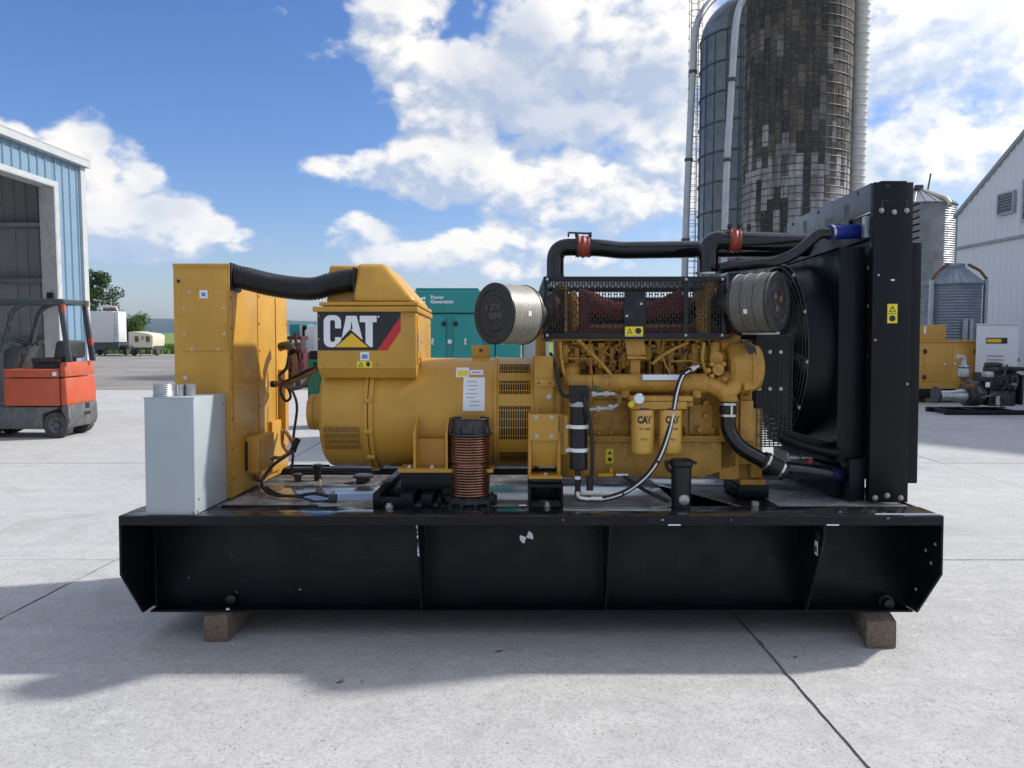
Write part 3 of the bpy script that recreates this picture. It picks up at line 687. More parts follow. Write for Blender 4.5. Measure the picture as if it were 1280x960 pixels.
# ------------------------------------------------------------------ silos and bins
def stave_silo():
    d = 42.0; c = gpos(987, d); r = 62.5 * d / 961; H = 24.0; n = 48; rows = 22; h = H / rows
    t = thing('stave_silo', 'tall dark weathered concrete stave silo bound with steel hoops', 'silo', c)
    st = M(STAVE); a = 2 * math.pi / n
    def stave_data():
        m = M(STAVE); g = .012; w2 = a / 2 - g / r / 2
        pts = [(math.sin(q) * ro, -math.cos(q) * ro) for q, ro in ((-w2, r - .12), (w2, r - .12), (w2, r - .012), (w2 * .8, r), (-w2 * .8, r), (-w2, r - .012))]
        return m.prism(pts, 'z', .006, h - .006)
    one = stave_data().data('stave', angle=20)
    M(HOOP).lathe((0, 0, 0), (0, 0, 1), [(0, r - .05), (H, r - .05)], n, False).build('inner_wall', t)
    rs = random.Random(4); rest = []
    for k in range(n):
        ang = a * k
        face = math.cos(ang) > -.08
        if ang > math.pi: ang -= 2 * math.pi
        for j in range(rows):
            if face and abs(ang) <= math.pi / 2 + .01 and 6 <= j <= 17:
                o = bpy.data.objects.new('stave', one); COL.objects.link(o); o.parent = t
                zoff = (k % 2) * h * .5
                o.location = (0, 0, j * h + zoff); o.rotation_euler = (0, 0, ang)
                s = 1 + rs.uniform(-.012, .012) * .3; o.scale = (s, s, 1)
                z = j * h + zoff; q = rs.random()
                pw = min(1, max(0, (12.2 - z) / 3.2)) if z > 9.0 else .86
                if q < pw * (.86 if z < 10.2 else .35): col = rs.choice([(.34, .34, .35), (.40, .39, .39), (.28, .28, .29), (.42, .42, .42)])
                elif q < .55: col = rs.choice([(.075, .066, .058), (.105, .088, .070), (.055, .052, .050), (.13, .11, .088)])
                elif q < .90 or z > 16.5: col = rs.choice([(.036, .035, .036), (.05, .046, .043), (.065, .06, .055)])
                else: col = rs.choice([(.17, .165, .16), (.21, .205, .20), (.14, .125, .11)])
                o.color = col + (1,)
            else: rest.append((ang, j, k))
    rmh = M(STAVE); base = stave_data()
    for ang, j, k in rest:
        R_ = Matrix.Rotation(ang, 3, 'Z'); o = len(rmh.v); zo = j * h + (k % 2) * h * .5
        for p in base.v: q = R_ @ Vector(p); rmh.v.append((q.x, q.y, q.z + zo))
        for f in base.f: rmh.face([o + i for i in f])
    ro = rmh.build('stave_rest', t, angle=20); ro['kind'] = 'stuff'; ro.color = (.26, .255, .25, 1)
    hm = M(HOOP)
    for i in range(n):
        pass
    prof = []; ring = M(HOOP); m_ = 48
    for i in range(m_):
        th = 2 * math.pi * i / m_
        for q in range(6):
            ph = 2 * math.pi * q / 6; rr = r + .012 + .022 * math.cos(ph)
            ring.v.append((rr * math.sin(th), rr * math.cos(th), .022 * math.sin(ph)))
    for i in range(m_):
        for q in range(6): ring.face((i * 6 + q, ((i + 1) % m_) * 6 + q, ((i + 1) % m_) * 6 + (q + 1) % 6, i * 6 + (q + 1) % 6))
    rd = ring.data('hoop')
    z = .4; k = 0
    while z < H:
        o = bpy.data.objects.new('hoop', rd); COL.objects.link(o); o.parent = t; o.location = (0, 0, z + rs.uniform(-.03, .03)); o.rotation_euler = (rs.uniform(-.004, .004), rs.uniform(-.004, .004), rs.uniform(0, 6))
        z += h * (.34 if z < 11.0 else .5) * (1 if (k % 2 == 0) else 1.0); k += 1
    M(GALV).lathe((0, 0, H + .5), (0, 0, 1), [(0, r + .1), (.6, r * .93), (1.4, r * .68), (2.0, r * .35), (2.2, .05)], 32).build('dome_roof', t)
    # unloading chute down the right side
    cx = r + .44; prof = []
    for i in range(62):
        z = .5 + i * .37
        prof += [(z, .425), (z + .02, .455), (z + .05, .455), (z + .07, .425), (z + .36, .42)]
    ch = M(DUCT).lathe((cx, -.35, 0), (0, 0, 1), prof, 20, True).build('unloading_chute', t, angle=40)
    zz = 1.885 + 152 / 961 * d
    M(HOOP).lathe((cx, -.35, zz - .35), (0, 0, 1), [(0, .46), (.55, .46)], 20, True).build('chute_band', ch)
stave_silo()
def steel_silo():
    d = 47.0; c = gpos(926, d); r = 56 * d / 961; H = 19.2
    t = thing('steel_silo', 'dark steel panelled silo with domed top standing behind the stave silo', 'silo', c)
    n = 22; seg = 1.70; rows = 11
    rs = random.Random(8)
    m = M(STSILO); m.lathe((0, 0, 0), (0, 0, 1), [(0, r - .05), (H, r - .05)], 44, False); m.build('inner_wall', t)
    a = 2 * math.pi / n
    pm = M(STSILO)
    for i in range(3):
        q = -a / 2 + .004 + (a - .008) * i / 2
        pm.v += [(math.sin(q) * r, -math.cos(q) * r, .012), (math.sin(q) * r, -math.cos(q) * r, seg - .012)]
    pm.face((0, 2, 3, 1)); pm.face((2, 4, 5, 3)); pd = pm.data('sheet')
    for k in range(n):
        ang = a * k; ang = ang - 2 * math.pi if ang > math.pi else ang
        if abs(ang) > 1.75: continue
        for j in range(rows):
            o = bpy.data.objects.new('wall_sheet', pd); COL.objects.link(o); o.parent = t; o.location = (0, 0, .45 + j * seg); o.rotation_euler = (rs.uniform(-.003, .003), 0, ang)
    rd = M(HOOP)
    rd.lathe((0, 0, 0), (0, 0, 1), [(-.04, r + .005), (-.04, r + .06), (.04, r + .06), (.04, r + .005)], 44, False); rdd = rd.data('hoop')
    for j in range(rows + 1):
        o = bpy.data.objects.new('hoop', rdd); COL.objects.link(o); o.parent = t; o.location = (0, 0, .45 + j * seg)
    for k in range(n):
        ang = a * (k + .5); x, y = math.sin(ang) * (r + .01), -math.cos(ang) * (r + .01)
        if math.cos(ang) > -.2: M(HOOP).cyl((x, y, .4), (x, y, H), .025, n=6).build('seam_rib', t)
    prof = [(H - .05 + r * .92 * math.sin(i / 10 * 1.5), r * math.cos(i / 10 * 1.5)) for i in range(11)]
    M(GALV, STSILO).use(STSILO).lathe((0, 0, 0), (0, 0, 1), prof, 44, True).build('dome_roof', t)
    # top walkway with hand rail
    wk = M(HOOP); 
    for z in (H + 3.05, H + 3.55, H + 4.05):
        wk.tube([B(858, 0, d) * 0 + Vector((-r - 1.0, -r * .3, z)), Vector((-.2, -r * .3, z + .1))], .03, 6)
    for i in range(6): wk.cyl((-r - .9 + i * .6, -r * .3, H + 3.0), (-r - .9 + i * .6, -r * .3, H + 4.05), .025, n=6)
    wk.build('walkway_rail', t)
    return t
steel_silo()
def pipe_on(name, label, cat, pts, r, mat, parts=None):
    base = Vector(pts[0]); t = thing(name, label, cat, base); ORG[t.name] = base
    M(mat).tube(smooth_path(pts, 6), r, 12).build('pipe', t)
    for p in parts or []: M(HOOP).lathe(Vector(p) - Vector((0, 0, .08)), (0, 0, 1), [(0, r + .05), (.16, r + .05)], 12).build('pipe_clamp', t)
    return t
dp = 43.2
q = [B(854, 436, dp), B(857, 300, dp), B(861, 200, dp), B(866, 90, dp), B(869, 40, dp), B(880, 12, dp + .6), B(900, -8, dp + 1.5), B(930, -26, dp + 2.5)]
q[0].z = 0
pipe_on('silo_fill_pipe', 'pale grey fill pipe curving over at its top beside the caged ladder', 'pipe', q, .19, GPIPE, [q[1], q[2], q[3]])
dp2 = 38.4
q = [B(904, 440, dp2), B(906, 290, dp2), B(909, 200, dp2), B(915, 100, dp2), B(920, 30, dp2), B(928, 0, dp2 + 1), B(945, -30, dp2 + 2)]
q[0].z = 0
pipe_on('silo_fill_pipe', 'grey blower pipe running up between the steel silo and the stave silo', 'pipe', q, .17, GPIPE, [q[1], q[2], q[3]])
def ladder():
    d = 44.0; b = gpos(862, d); t = thing('caged_ladder', 'thin black caged ladder on the left of the steel silo', 'ladder', b)
    for x in (-.2, .2): M(HOOP).box(x - .02, x + .02, -.02, .02, 0, 23).build('stile', t)
    rd = M(HOOP).box(-.18, .18, -.012, .012, 0, .024).data('rung')
    for k in range(68):
        o = bpy.data.objects.new('rung', rd); COL.objects.link(o); o.parent = t; o.location = (0, 0, .3 + k * .33)
    cg = M(HOOP)
    pts = [(.38 * math.sin(a_), -.36 + .38 * -math.cos(a_), 0) for a_ in [(-2.6 + 5.2 * i / 12) for i in range(13)]]
    cg.tube(pts, .016, 5); cd = cg.data('cage_hoop')
    for k in range(30):
        o = bpy.data.objects.new('cage_hoop', cd); COL.objects.link(o); o.parent = t; o.location = (-.05, 0, 2.5 + k * .68)
    for a_ in (-1.3, 0, 1.3): M(HOOP).cyl((.38 * math.sin(a_) - .05, -.36 - .38 * math.cos(a_), 2.4), (.38 * math.sin(a_) - .05, -.36 - .38 * math.cos(a_), 22.5), .014, n=5).build('cage_bar', t)
ladder()
def corr_bin(name, label, c, r, zE, zA, rtop, mat, pitch):
    t = thing(name, label, 'grain bin', c); prof = []; k = int(zE / pitch)
    for i in range(k):
        z = i * zE / k; p = zE / k
        for q in range(4): prof.append((z + p * q / 4, r + p * .17 * math.sin(q * math.pi / 2)))
    prof.append((zE, r))
    M(mat).lathe((0, 0, 0), (0, 0, 1), prof, 40, True).build('corrugated_wall', t, angle=60)
    rf = M(mat).lathe((0, 0, zE), (0, 0, 1), [(-.04, r + .07), (0, r + .07), (zA - zE, rtop), (zA - zE + .06, rtop), (zA - zE + .07, .02)], 24, True).build('cone_roof', t, angle=8)
    for i in range(24):
        a_ = 2 * math.pi * i / 24
        M(mat).tube([(math.sin(a_) * (r + .06), math.cos(a_) * (r + .06), zE + .012), (math.sin(a_) * rtop, math.cos(a_) * rtop, zA + .012)], .018, 4).build('roof_seam', rf)
    return t
d = 38.0; c = gpos(1138, d)
tb = corr_bin('grain_bin', 'tall corrugated steel grain bin with cone roof behind the radiator', c, 1.72, 8.0, 8.85, .25, BINM, .105)
M(CREAM).tube([(.05, -.3, 8.75), (.55, -1.6, 8.15), (.62, -1.78, 7.9)], .11, 10).build('filler_spout', tb)
M(HOOP).cyl((.35, -.3, 8.7), (.48, -.3, 9.55), .04, n=8).build('vent_pole', tb)
M(HOOP).box(-.25, .1, -.4, -.2, 8.8, 9.0).build('roof_cap', tb)
c = gpos(1187, 24.0)
sb = corr_bin('grain_bin', 'small corrugated hopper bin with cone roof before the white barn', c, .77, 3.40, 3.92, .24, BIND, .085)
for s in (-.84, .83):
    M(GPIPE).box(s - .045, s + .045, -.36, -.24, 0, 3.5).build('support_post', sb)
    M(BROWN).tube([(s, -.33, 3.52), (s * .75, -.31, 3.78), (s * .38, -.2, 3.98)], .045, 8).build('roof_pipe', sb)
M(GPIPE).box(-.15, -.05, -.93, -.83, 0, 2.3).box(.02, .12, -.93, -.83, 0, 2.3).build('front_channel', sb)
M(BIND).lathe((0, 0, 3.90), (0, 0, 1), [(0, .30), (.10, .30), (.12, .16)], 20).build('roof_hatch', sb)

# ------------------------------------------------------------------ yard machines
def teal_genset():
    d = 12.0; y0 = CY + d; xl = B(500, 400, d).x; xr = B(651, 400, d).x; zt = B(560, 361, d).z
    t = thing('container_generator', 'teal enclosed generator container standing behind the alternator', 'generator', ((xl + xr) / 2, y0, 0)); O = Vector(((xl + xr) / 2, y0, 0)); ORG[t.name] = O
    zs = B(560, 392, d).z
    M(BLK).box(xl + .05, xr + .4, y0 + .06, y0 + 2.3, 0, .25).build('base_frame', t)
    M(TEAL).box(xl, xr, y0 + .04, y0 + 2.4, .251, zs).build('enclosure', t, bevel=.01)
    M(TEAL).box(xl, xr + .48, y0 + .02, y0 + 2.4, zs + .012, zt - .03).build('roof_section', t, bevel=.015)
    M(TEAL).box(B(517, 400, d).x, B(597, 400, d).x, y0 + .3, y0 + 1.9, zt - .029, zt + .03).build('roof_hatch', t, bevel=.01)
    M(GPIPE).box(xr + .05, xr + .46, y0 + .5, y0 + 2.3, .252, zs + .01).build('end_louvre_panel', t)
    edges = [500, 518, 559, 565, 604, 610, 650]
    for a_, b_ in ((503, 557), (567, 603), (611, 649)):
        xa, xb = B(a_, 420, d).x, B(b_, 420, d).x
        dr = M(TEAL).box(xa, xb, y0, y0 + .038, .32, zs - .03).build('door', t, bevel=.006)
        hx = B({503: 541, 567: 582, 611: 628}[a_], 427, d)
        M(STEEL).box(hx.x - .02, hx.x + .02, y0 - .03, y0 - .002, hx.z - .05, hx.z + .05).build('handle', dr, bevel=.006)
    for px in (555, 569):
        p = B(px, 404.5, d); M(LBLK).lathe((p.x, y0 - .001, p.z), (0, -1, 0), [(0, .04), (.02, .04), (.022, .03)], 16).build('latch', t)
    p = B(562, 427, d); M(WHT).box(p.x - .03, p.x + .03, y0 + .03, y0 + .039, p.z - .03, p.z + .03).build('notice_label', t)
    p = B(538, 373.5, d); text('lettering', 'Power', WHT, t, (p.x, y0 + .018, p.z), (1, 0, 0), (0, 0, 1), .078, .001, bold=.002, align='LEFT')
    p = B(538, 379, d); text('lettering', 'Generation', WHT, t, (p.x, y0 + .018, p.z), (1, 0, 0), (0, 0, 1), .078, .001, bold=.002, align='LEFT')
    # emblem: slanted white C mark
    def E(px, py): v = B(px, py, d); return (v.x, y0 + .017, v.z)
    em = M(WHT)
    em.poly([E(x, y) for x, y in ((523.2, 378), (523.8, 374.5), (526.5, 371.6), (531.6, 371.0), (531.6, 374.2), (527.6, 374.2), (526.6, 376.2), (531.6, 376.2), (531.6, 380.6), (525.4, 380.6), (523.6, 379.6))])
    em.build('emblem', t)
teal_genset()

def open_box(name, label, cat, px0, px1, py0, py1, d, depth, mat, body='body'):
    a = B(px0, py1, d); b = B(px1, py0, d); base = Vector(((a.x + b.x) / 2, CY + d, 0)); t = thing(name, label, cat, base); ORG[t.name] = base
    return t, a.x, b.x, CY + d, b.z
# the narrow view between cabinet and alternator
t, xa, xb, y0, zt = open_box('storage_container', 'off-white storage container seen between the cabinet and the alternator', 'container', 377, 420, 407, 480, 27, 3, WBOX)
M(WBOX).box(xa, xb, y0, y0 + 5, .12, zt).build('body', t, bevel=.02)
M(TRIM).box(xa - .03, xa + .06, y0 - .02, y0 + .05, .1, zt + .02).build('corner_post', t)
M(FDK).box(xa, xb, y0 + .05, y0 + 4.9, 0, .119).build('skid', t)
for k in range(4): M(WBOX).box(xa + .15 + k * .28, xa + .28 + k * .28, y0 - .022, y0 - .001, .3, zt - .15).build('wall_rib', t, bevel=.008)
t, xa, xb, y0, zt = open_box('farm_machine', 'dark red machine pile seen just right of the yellow cabinet', 'machine', 352, 377, 414, 470, 26, 2, MACH)
rr = random.Random(2)
M(MACH).box(xa, xb, y0 + .2, y0 + 1.6, .35, zt * .62).build('frame', t, bevel=.03)
for k in range(7):
    z = .45 + k * .2; M(MACH).box(xa + rr.uniform(0, .1), xb - rr.uniform(0, .15), y0 + rr.uniform(-.05, .1), y0 + rr.uniform(.5, .9), z, z + rr.uniform(.07, .13)).build('stacked_beam', t, bevel=.012)
for k in range(10):
    x = rr.uniform(xa, xb); z = rr.uniform(.4, zt * .8); M(MACH).box(x - .04, x + .05, y0 - .12, y0 - .055, z, z + rr.uniform(.15, .5)).build('bracket', t, bevel=.01)
for k in range(6):
    x = rr.uniform(xa, xb); M(MACH).tube([(x, y0 + .1, .2), (x + rr.uniform(-.5, .5), y0, zt * rr.uniform(.75, 1.0))], .03, 6).build('bar', t)
for s in (xa + .1, xb - .1): M(TYRE).lathe((s, y0 + .1, .32), (1, 0, 0), [(-.09, .2), (-.09, .32), (.09, .32), (.09, .2)], 16).build('wheel', t)
M(TEAL).box(xa, xb - .05, y0 + 1.0, y0 + 1.8, zt * .85, zt + .25).build('hood', t, bevel=.04)
t, xa, xb, y0, zt = open_box('welding_cart', 'green equipment box with black top seen beside the alternator end', 'equipment box', 384, 412, 449, 470, 15, 1, GRNB)
M(GRNB).box(xa, xb, y0, y0 + .6, .55, zt).build('body', t, bevel=.02)
M(BLK).box(xa + .04, xb, y0 + .02, y0 + .55, zt + .001, zt + .16).build('top_box', t, bevel=.015)
M(BLK).box(xa + .12, xa + .18, y0 - .02, y0 - .001, zt - .12, zt - .06).build('handle', t, bevel=.008)
M(FDK).box(xa - .02, xb, y0 - .02, y0 + .62, .2, .549).build('frame', t, bevel=.02)
for s in (xa + .08, xb - .08):
    for yy in (y0 + .06, y0 + .5): M(TYRE).lathe((s, yy, .13), (1, 0, 0), [(-.04, .08), (-.04, .13), (.04, .13), (.04, .08)], 14).build('wheel', t)

def trailers():
    d = 64.0
    a, b = B(113, 445, d), B(147, 389, d); y0 = CY + d; base = Vector(((a.x + b.x) / 2, y0, 0)); t = thing('generator_trailer', 'tall white enclosed generator on a dark two-wheel trailer', 'trailer', base); ORG[t.name] = base
    x0, x1, zt = a.x, b.x, b.z; zb = B(130, 428, d).z
    M(WBOX).box(x0, x1 - .35, y0, y0 + 1.4, zb, zt).build('enclosure', t, bevel=.04)
    M(WBOX).box(x1 - .34, x1, y0 + .05, y0 + 1.4, zb + .02, zt - .02).build('end_panel', t, bevel=.04)
    for k in range(4): M(LGRY).box(x1 - .27, x1 - .18, y0 + .03, y0 + .049, zb + .5 + k * .28, zb + .62 + k * .28).build('vent', t)
    M(FDK).box(x0, x1 - .1, y0 + .1, y0 + 2.5, .45, zb - .002).build('chassis', t)
    M(WBOX).tube(fillet_path([(x0 + .75, y0 + .6, zt - .02), (x0 + .8, y0 + .6, zt + .4), (x0 + 2.0, y0 + .6, zt + .4), (x0 + 2.1, y0 + .6, zt - .02)], .25), .06, 8).build('lifting_hoop', t)
    M(BROWN).box(x0 + .95, x0 + 1.85, y0 + .8, y0 + 1.4, zt + .001, zt + .28).build('exhaust_box', t, bevel=.04)
    for xx in (x0 + .25, x1 + .1): M(TYRE).lathe((xx, y0 + 1.0, .42), (1, 0, 0), [(-.12, .2), (-.12, .38), (-.08, .42), (.08, .42), (.12, .38), (.12, .2)], 20).build('wheel', t)
    M(FDK).box(x1 - .35, x1 + .35, y0 + .5, y0 + 1.5, .62, .86).build('mudguard', t, bevel=.05)
    M(FDK).box(x0 + 1.15, x0 + 1.3, y0 - .1, y0 + .05, .0, .6).build('jack_stand', t)
    d = 63.0
    a, b = B(161, 446, d), B(191, 415, d); y0 = CY + d; base = Vector(((a.x + b.x) / 2, y0, 0)); t = thing('compressor_trailer', 'small cream air compressor trailer at the edge of the grass', 'trailer', base); ORG[t.name] = base
    x0, x1 = a.x, b.x; w = x1 - x0; zb = .78; zt = b.z
    M(CREAM).prism([(x0 + .18, zb), (x0, zb + .35), (x0 + .02, zt), (x0 + .5, zt + .05), (x1 - .35, zt - .12), (x1, zt - .3), (x1 - .05, zb)], 'y', y0, y0 + 2.2).build('canopy', t, bevel=.06)
    for fx in (.33, .78): M(BROWN).box(x0 + w * fx - .14, x0 + w * fx + .18, y0 - .02, y0 - .002, zt - .82, zt - .35).build('grille', t)
    M(LGRY).box(x0 + w * .52, x0 + w * .63, y0 - .012, y0 - .002, zt - .65, zt - .35).build('badge', t)
    M(CREAM).box(x0 + w * .2, x1 - .05, y0 - .03, y0 + .1, zb - .1, zb + .12).build('bumper', t, bevel=.02)
    M(FDK).box(x0 + .2, x1 - .1, y0 + .1, y0 + 2.1, .5, zb - .002).build('chassis', t)
    for xx in (x0 + .02, x1 - .12): M(TYRE).lathe((xx, y0 + .9, .36), (1, 0, 0), [(-.13, .18), (-.13, .33), (-.09, .36), (.09, .36), (.13, .33), (.13, .18)], 20).build('wheel', t)
    M(FDK).cyl((x0 + w * .55, y0 - .3, 0), (x0 + w * .55, y0 - .3, .62), .05, n=8).cyl((x0 + w * .55, y0 - .35, .55), (x0 + w * .55, y0 + .3, .62), .05, n=8).build('drawbar', t)
trailers()

def yellow_genset():
    d = 20.6; y0 = CY + d; x0 = B(1100, 450, d).x; x1 = B(1229, 450, d).x; zb = B(1180, 486, d).z; zm = B(1180, 428, d).z; zt = B(1180, 406, d).z
    base = Vector(((x0 + x1) / 2, y0, 0)); t = thing('enclosed_generator', 'yellow enclosed generator on a black base at the right behind the radiator', 'generator', base); ORG[t.name] = base
    M(BLK).box(x0, x1 - .05, y0 + .05, y0 + 1.2, .13, zb - .002).build('base_tank', t, bevel=.01)
    for xx in (x0 + .2, B(1158, 500, d).x, x1 - .5): M(WOOD).box(xx, xx + .16, y0 + .02, y0 + 1.2, 0, .129).build('timber', t)
    M(GYEL).box(x0, x1, y0, y0 + 1.25, zb, zm).build('enclosure', t, bevel=.012)
    M(GYEL).box(x0 - .02, x1 + .03, y0 - .025, y0 + 1.28, zm + .001, zm + .05).build('roof_lip', t, bevel=.008)
    M(GYEL).box(x0, B(1185, 420, d).x, y0 + .1, y0 + 1.2, zm + .051, zt).build('intake_hood', t, bevel=.012)
    p = B(1158.5, 413, d); M(WHT).box(p.x - .03, p.x + .03, y0 + .085, y0 + .099, p.z - .09, p.z + .10).build('decal', t)
    M(GPIPE).box(B(1148, 420, d).x, B(1149.2, 420, d).x, y0 + .088, y0 + .099, zm + .06, zt - .02).build('seam', t)
    for a_, b_ in ((1155.5, 1184), (1190.5, 1218)):
        xa, xb = B(a_, 450, d).x, B(b_, 450, d).x; za, zc = B(1180, 477, d).z, B(1180, 433.5, d).z
        dr = M(GYEL).box(xa, xb, y0 - .018, y0 - .001, za, zc).build('door', t, bevel=.006)
        hx = xa if a_ < 1170 else xb
        for zz in (zc - .12, za + .12): M(LBLK).box(hx - .04, hx + .04, y0 - .045, y0 - .019, zz - .055, zz + .055).build('hinge', dr, bevel=.008)
        hh = xb - .07 if a_ < 1170 else xa + .07
        M(STEEL).box(hh - .05, hh + .05, y0 - .05, y0 - .019, (za + zc) / 2 - .02, (za + zc) / 2 + .025).build('handle', dr, bevel=.008)
    t2 = thing('equipment_housing', 'pale blue-grey equipment housing showing over the yellow generator roof', 'equipment housing', gpos(1210, 24.5)); O = gpos(1210, 24.5); ORG[t2.name] = O
    xa, xb = B(1184, 420, 24.5).x, B(1240, 420, 24.5).x; z0, z1 = 0.2, B(1200, 411, 24.5).z
    M(WBOX).box(xa, xb, O.y, O.y + 1.5, z0, z1 - .06).build('body', t2, bevel=.02)
    M(WBOX).box(B(1201, 420, 24.5).x, xb + .1, O.y - .06, O.y + 1.5, z1 - .058, z1 + .0).build('roof', t2, bevel=.01)
    wn = M(TRIM).box(B(1206, 420, 24.5).x, xb - .05, O.y - .025, O.y - .001, B(1200, 432, 24.5).z, B(1200, 415.5, 24.5).z).build('window_frame', t2)
    M(GLASS).box(B(1208, 420, 24.5).x, xb - .1, O.y - .032, O.y - .026, B(1200, 430, 24.5).z, B(1200, 417, 24.5).z).build('pane', wn)
    M(FDK).box(xa + .1, xb - .1, O.y + .1, O.y + 1.4, 0, .199).build('base_frame', t2)
yellow_genset()

def white_genset():
    d = 19.6; c = gpos(1271, d); rz = R(-33)
    t = thing('enclosed_generator', 'white enclosed generator with yellow badge at the right edge', 'generator', c, rz=rz)
    h = B(1271, 406, d).z; w = .93
    # local: near corner at origin; left face runs along -x, the other face along +x... (rotated)
    M(WBOX).box(-w, 0, 0, 2.3, .12, h).build('enclosure', t, bevel=.025)
    M(WBOX).box(-w - .02, .02, -.02, 2.32, h + .001, h + .035).build('roof_lip', t, bevel=.01)
    M(FDK).box(-w + .05, -.05, .05, 2.25, 0, .119).build('base', t)
    M(LBLK).box(-w * .76, -w * .26, -.012, -.001, h - .48, h - .33).build('badge', t)
    M(CATY).box(-w * .74, -w * .40, -.016, -.0125, h - .45, h - .36).build('badge_patch', t)
    rs = random.Random(5)
    for k in range(5):
        z = h - .82 - k * .10; L = rs.uniform(.25, .42)
        M(LGRY).box(-w * .72, -w * .72 + L, -.006, -.001, z, z + .035).build('printed_line', t)
    M(LGRY).box(-w * .68, -w * .32, -.006, -.001, h - 1.42, h - 1.33).build('printed_line', t)
    for z in (h - .9, h - 1.35, h - 1.55): M(LBLK).lathe((.001, .35, z), (1, 0, 0), [(0, .04), (.03, .04), (.035, .02)], 12).build('latch', t)
white_genset()

def yard_engine():
    d = 17.8; c = gpos(1226, d); t = thing('engine_on_skid', 'black diesel engine on a low skid with a silver upright canister', 'engine', c); ORG[t.name] = c
    y0 = c.y
    def P(px, py, dy=0): v = B(px, py, d + dy); return v
    def X(px): return P(px, 480).x
    def Z(py): return P(1226, py).z
    for dy in (-.28, .5): M(BLK).box(X(1175), X(1276), y0 + dy, y0 + dy + .1, .0, .11).build('skid_rail', t, bevel=.01)
    for px in (1180, 1215, 1262): M(BLK).box(X(px), X(px + 5), y0 - .18, y0 + .5, .02, .10).build('crossbar', t)
    M(DKST).box(X(1232), X(1266), y0 - .15, y0 + .4, Z(507), Z(487)).build('oil_pan', t, bevel=.04)
    M(PLG).box(X(1228), X(1268), y0 - .2, y0 + .42, Z(487) + .002, Z(466)).build('cylinder_block', t, bevel=.03)
    M(DKST).box(X(1237), X(1268), y0 - .1, y0 + .3, Z(466) + .002, Z(458)).build('head_cover', t, bevel=.03)
    M(PLG).box(X(1268) + .003, X(1271), y0 - .25, y0 + .45, Z(505), Z(468)).build('radiator_panel', t, bevel=.01)
    M(DKST).lathe((X(1244), y0 + .1, Z(459)), (0, 0, 1), [(0, .17), (.06, .19), (.10, .17), (.12, .05)], 20).build('air_intake', t)
    M(DKST).lathe((X(1210) , y0 + .1, Z(492)), (1, 0, 0), [(0, .30), (.28, .30), (.30, .26), (.36, .26)], 24).build('bell_housing', t)
    M(GALV).lathe((X(1178), y0 + .1, Z(495)), (1, 0, 0), [(0, .12), (.02, .12), (.3, .12), (.42, .15), (.58, .17)], 20).build('silver_pipe', t)
    M(DKST).lathe((X(1172), y0 + .1, Z(494)), (1, 0, 0), [(0, .2), (.05, .2), (.06, .1), (.12, .1)], 16).build('pipe_flange', t)
    M(BROWN).tube(fillet_path([(X(1214), y0 - .1, Z(482)), (X(1203), y0 - .1, Z(484)), (X(1200.5), y0 - .1, Z(474))], .12), .06, 10).build('exhaust_elbow', t)
    M(GALV).lathe((X(1201), y0 - .1, Z(473)), (0, 0, 1), [(0, .07), (.03, .115), (.05, .125), (.26, .125), (.28, .115), (.33, .06), (.40, .055)], 20).build('exhaust_canister', t)
    M(GALV).tube(fillet_path([(X(1201), y0 - .1, Z(453)), (X(1200.5), y0 - .1, Z(447)), (X(1193), y0 - .1, Z(445.5))], .14), .055, 10).build('exhaust_outlet', t)
    for z in (Z(472), Z(460)): M(DKST).lathe((X(1201), y0 - .1, z), (0, 0, 1), [(0, .132), (.03, .132)], 20).build('clamp_band', t)
    M(GALV).box(X(1224), X(1234), y0 - .25, y0 - .05, Z(471), Z(464)).build('bracket', t, bevel=.02)
    M(WHT).box(X(1225), X(1230), y0 - .222, y0 - .201, Z(483), Z(477)).build('label_plate', t)
    M(LGRY).box(X(1257), X(1264), y0 - .214, y0 - .201, Z(481), Z(478)).build('name_plate', t)
    M(GALV).lathe((X(1239), y0 - .26, Z(505)), (0, 0, 1), [(0, .05), (.18, .055), (.2, .04)], 14).build('oil_filter', t)
    rs = random.Random(12)
    for k in range(9):
        a_ = Vector((X(rs.uniform(1215, 1262)), y0 - .22 + rs.uniform(-.06, .02), Z(rs.uniform(470, 500)))); e = a_ + Vector((rs.uniform(-.5, .5), rs.uniform(-.08, .02), rs.uniform(-.35, .3)))
        M(rs.choice([RUB, CGREY, DKST])).tube(smooth_path([a_, (a_ + e) / 2 + Vector((0, -.08, rs.uniform(-.15, .1))), e], 5), rs.uniform(.012, .028), 6).build('hose', t)
    for k in range(10):
        a_ = Vector((X(1232 + 3.6 * k), y0 - .205, Z(rs.uniform(470, 485)))); M(DKST).box(a_.x - .03, a_.x + .03, y0 - .23, y0 - .2, a_.z - .06, a_.z + .05).build('lug', t, bevel=.01)
    M(RUB).tube(smooth_path([P(1256, 468), P(1264, 462, -.3), P(1274, 461, -.4), P(1290, 463, -.3)], 5), .05, 8).build('coolant_hose', t)
yard_engine()

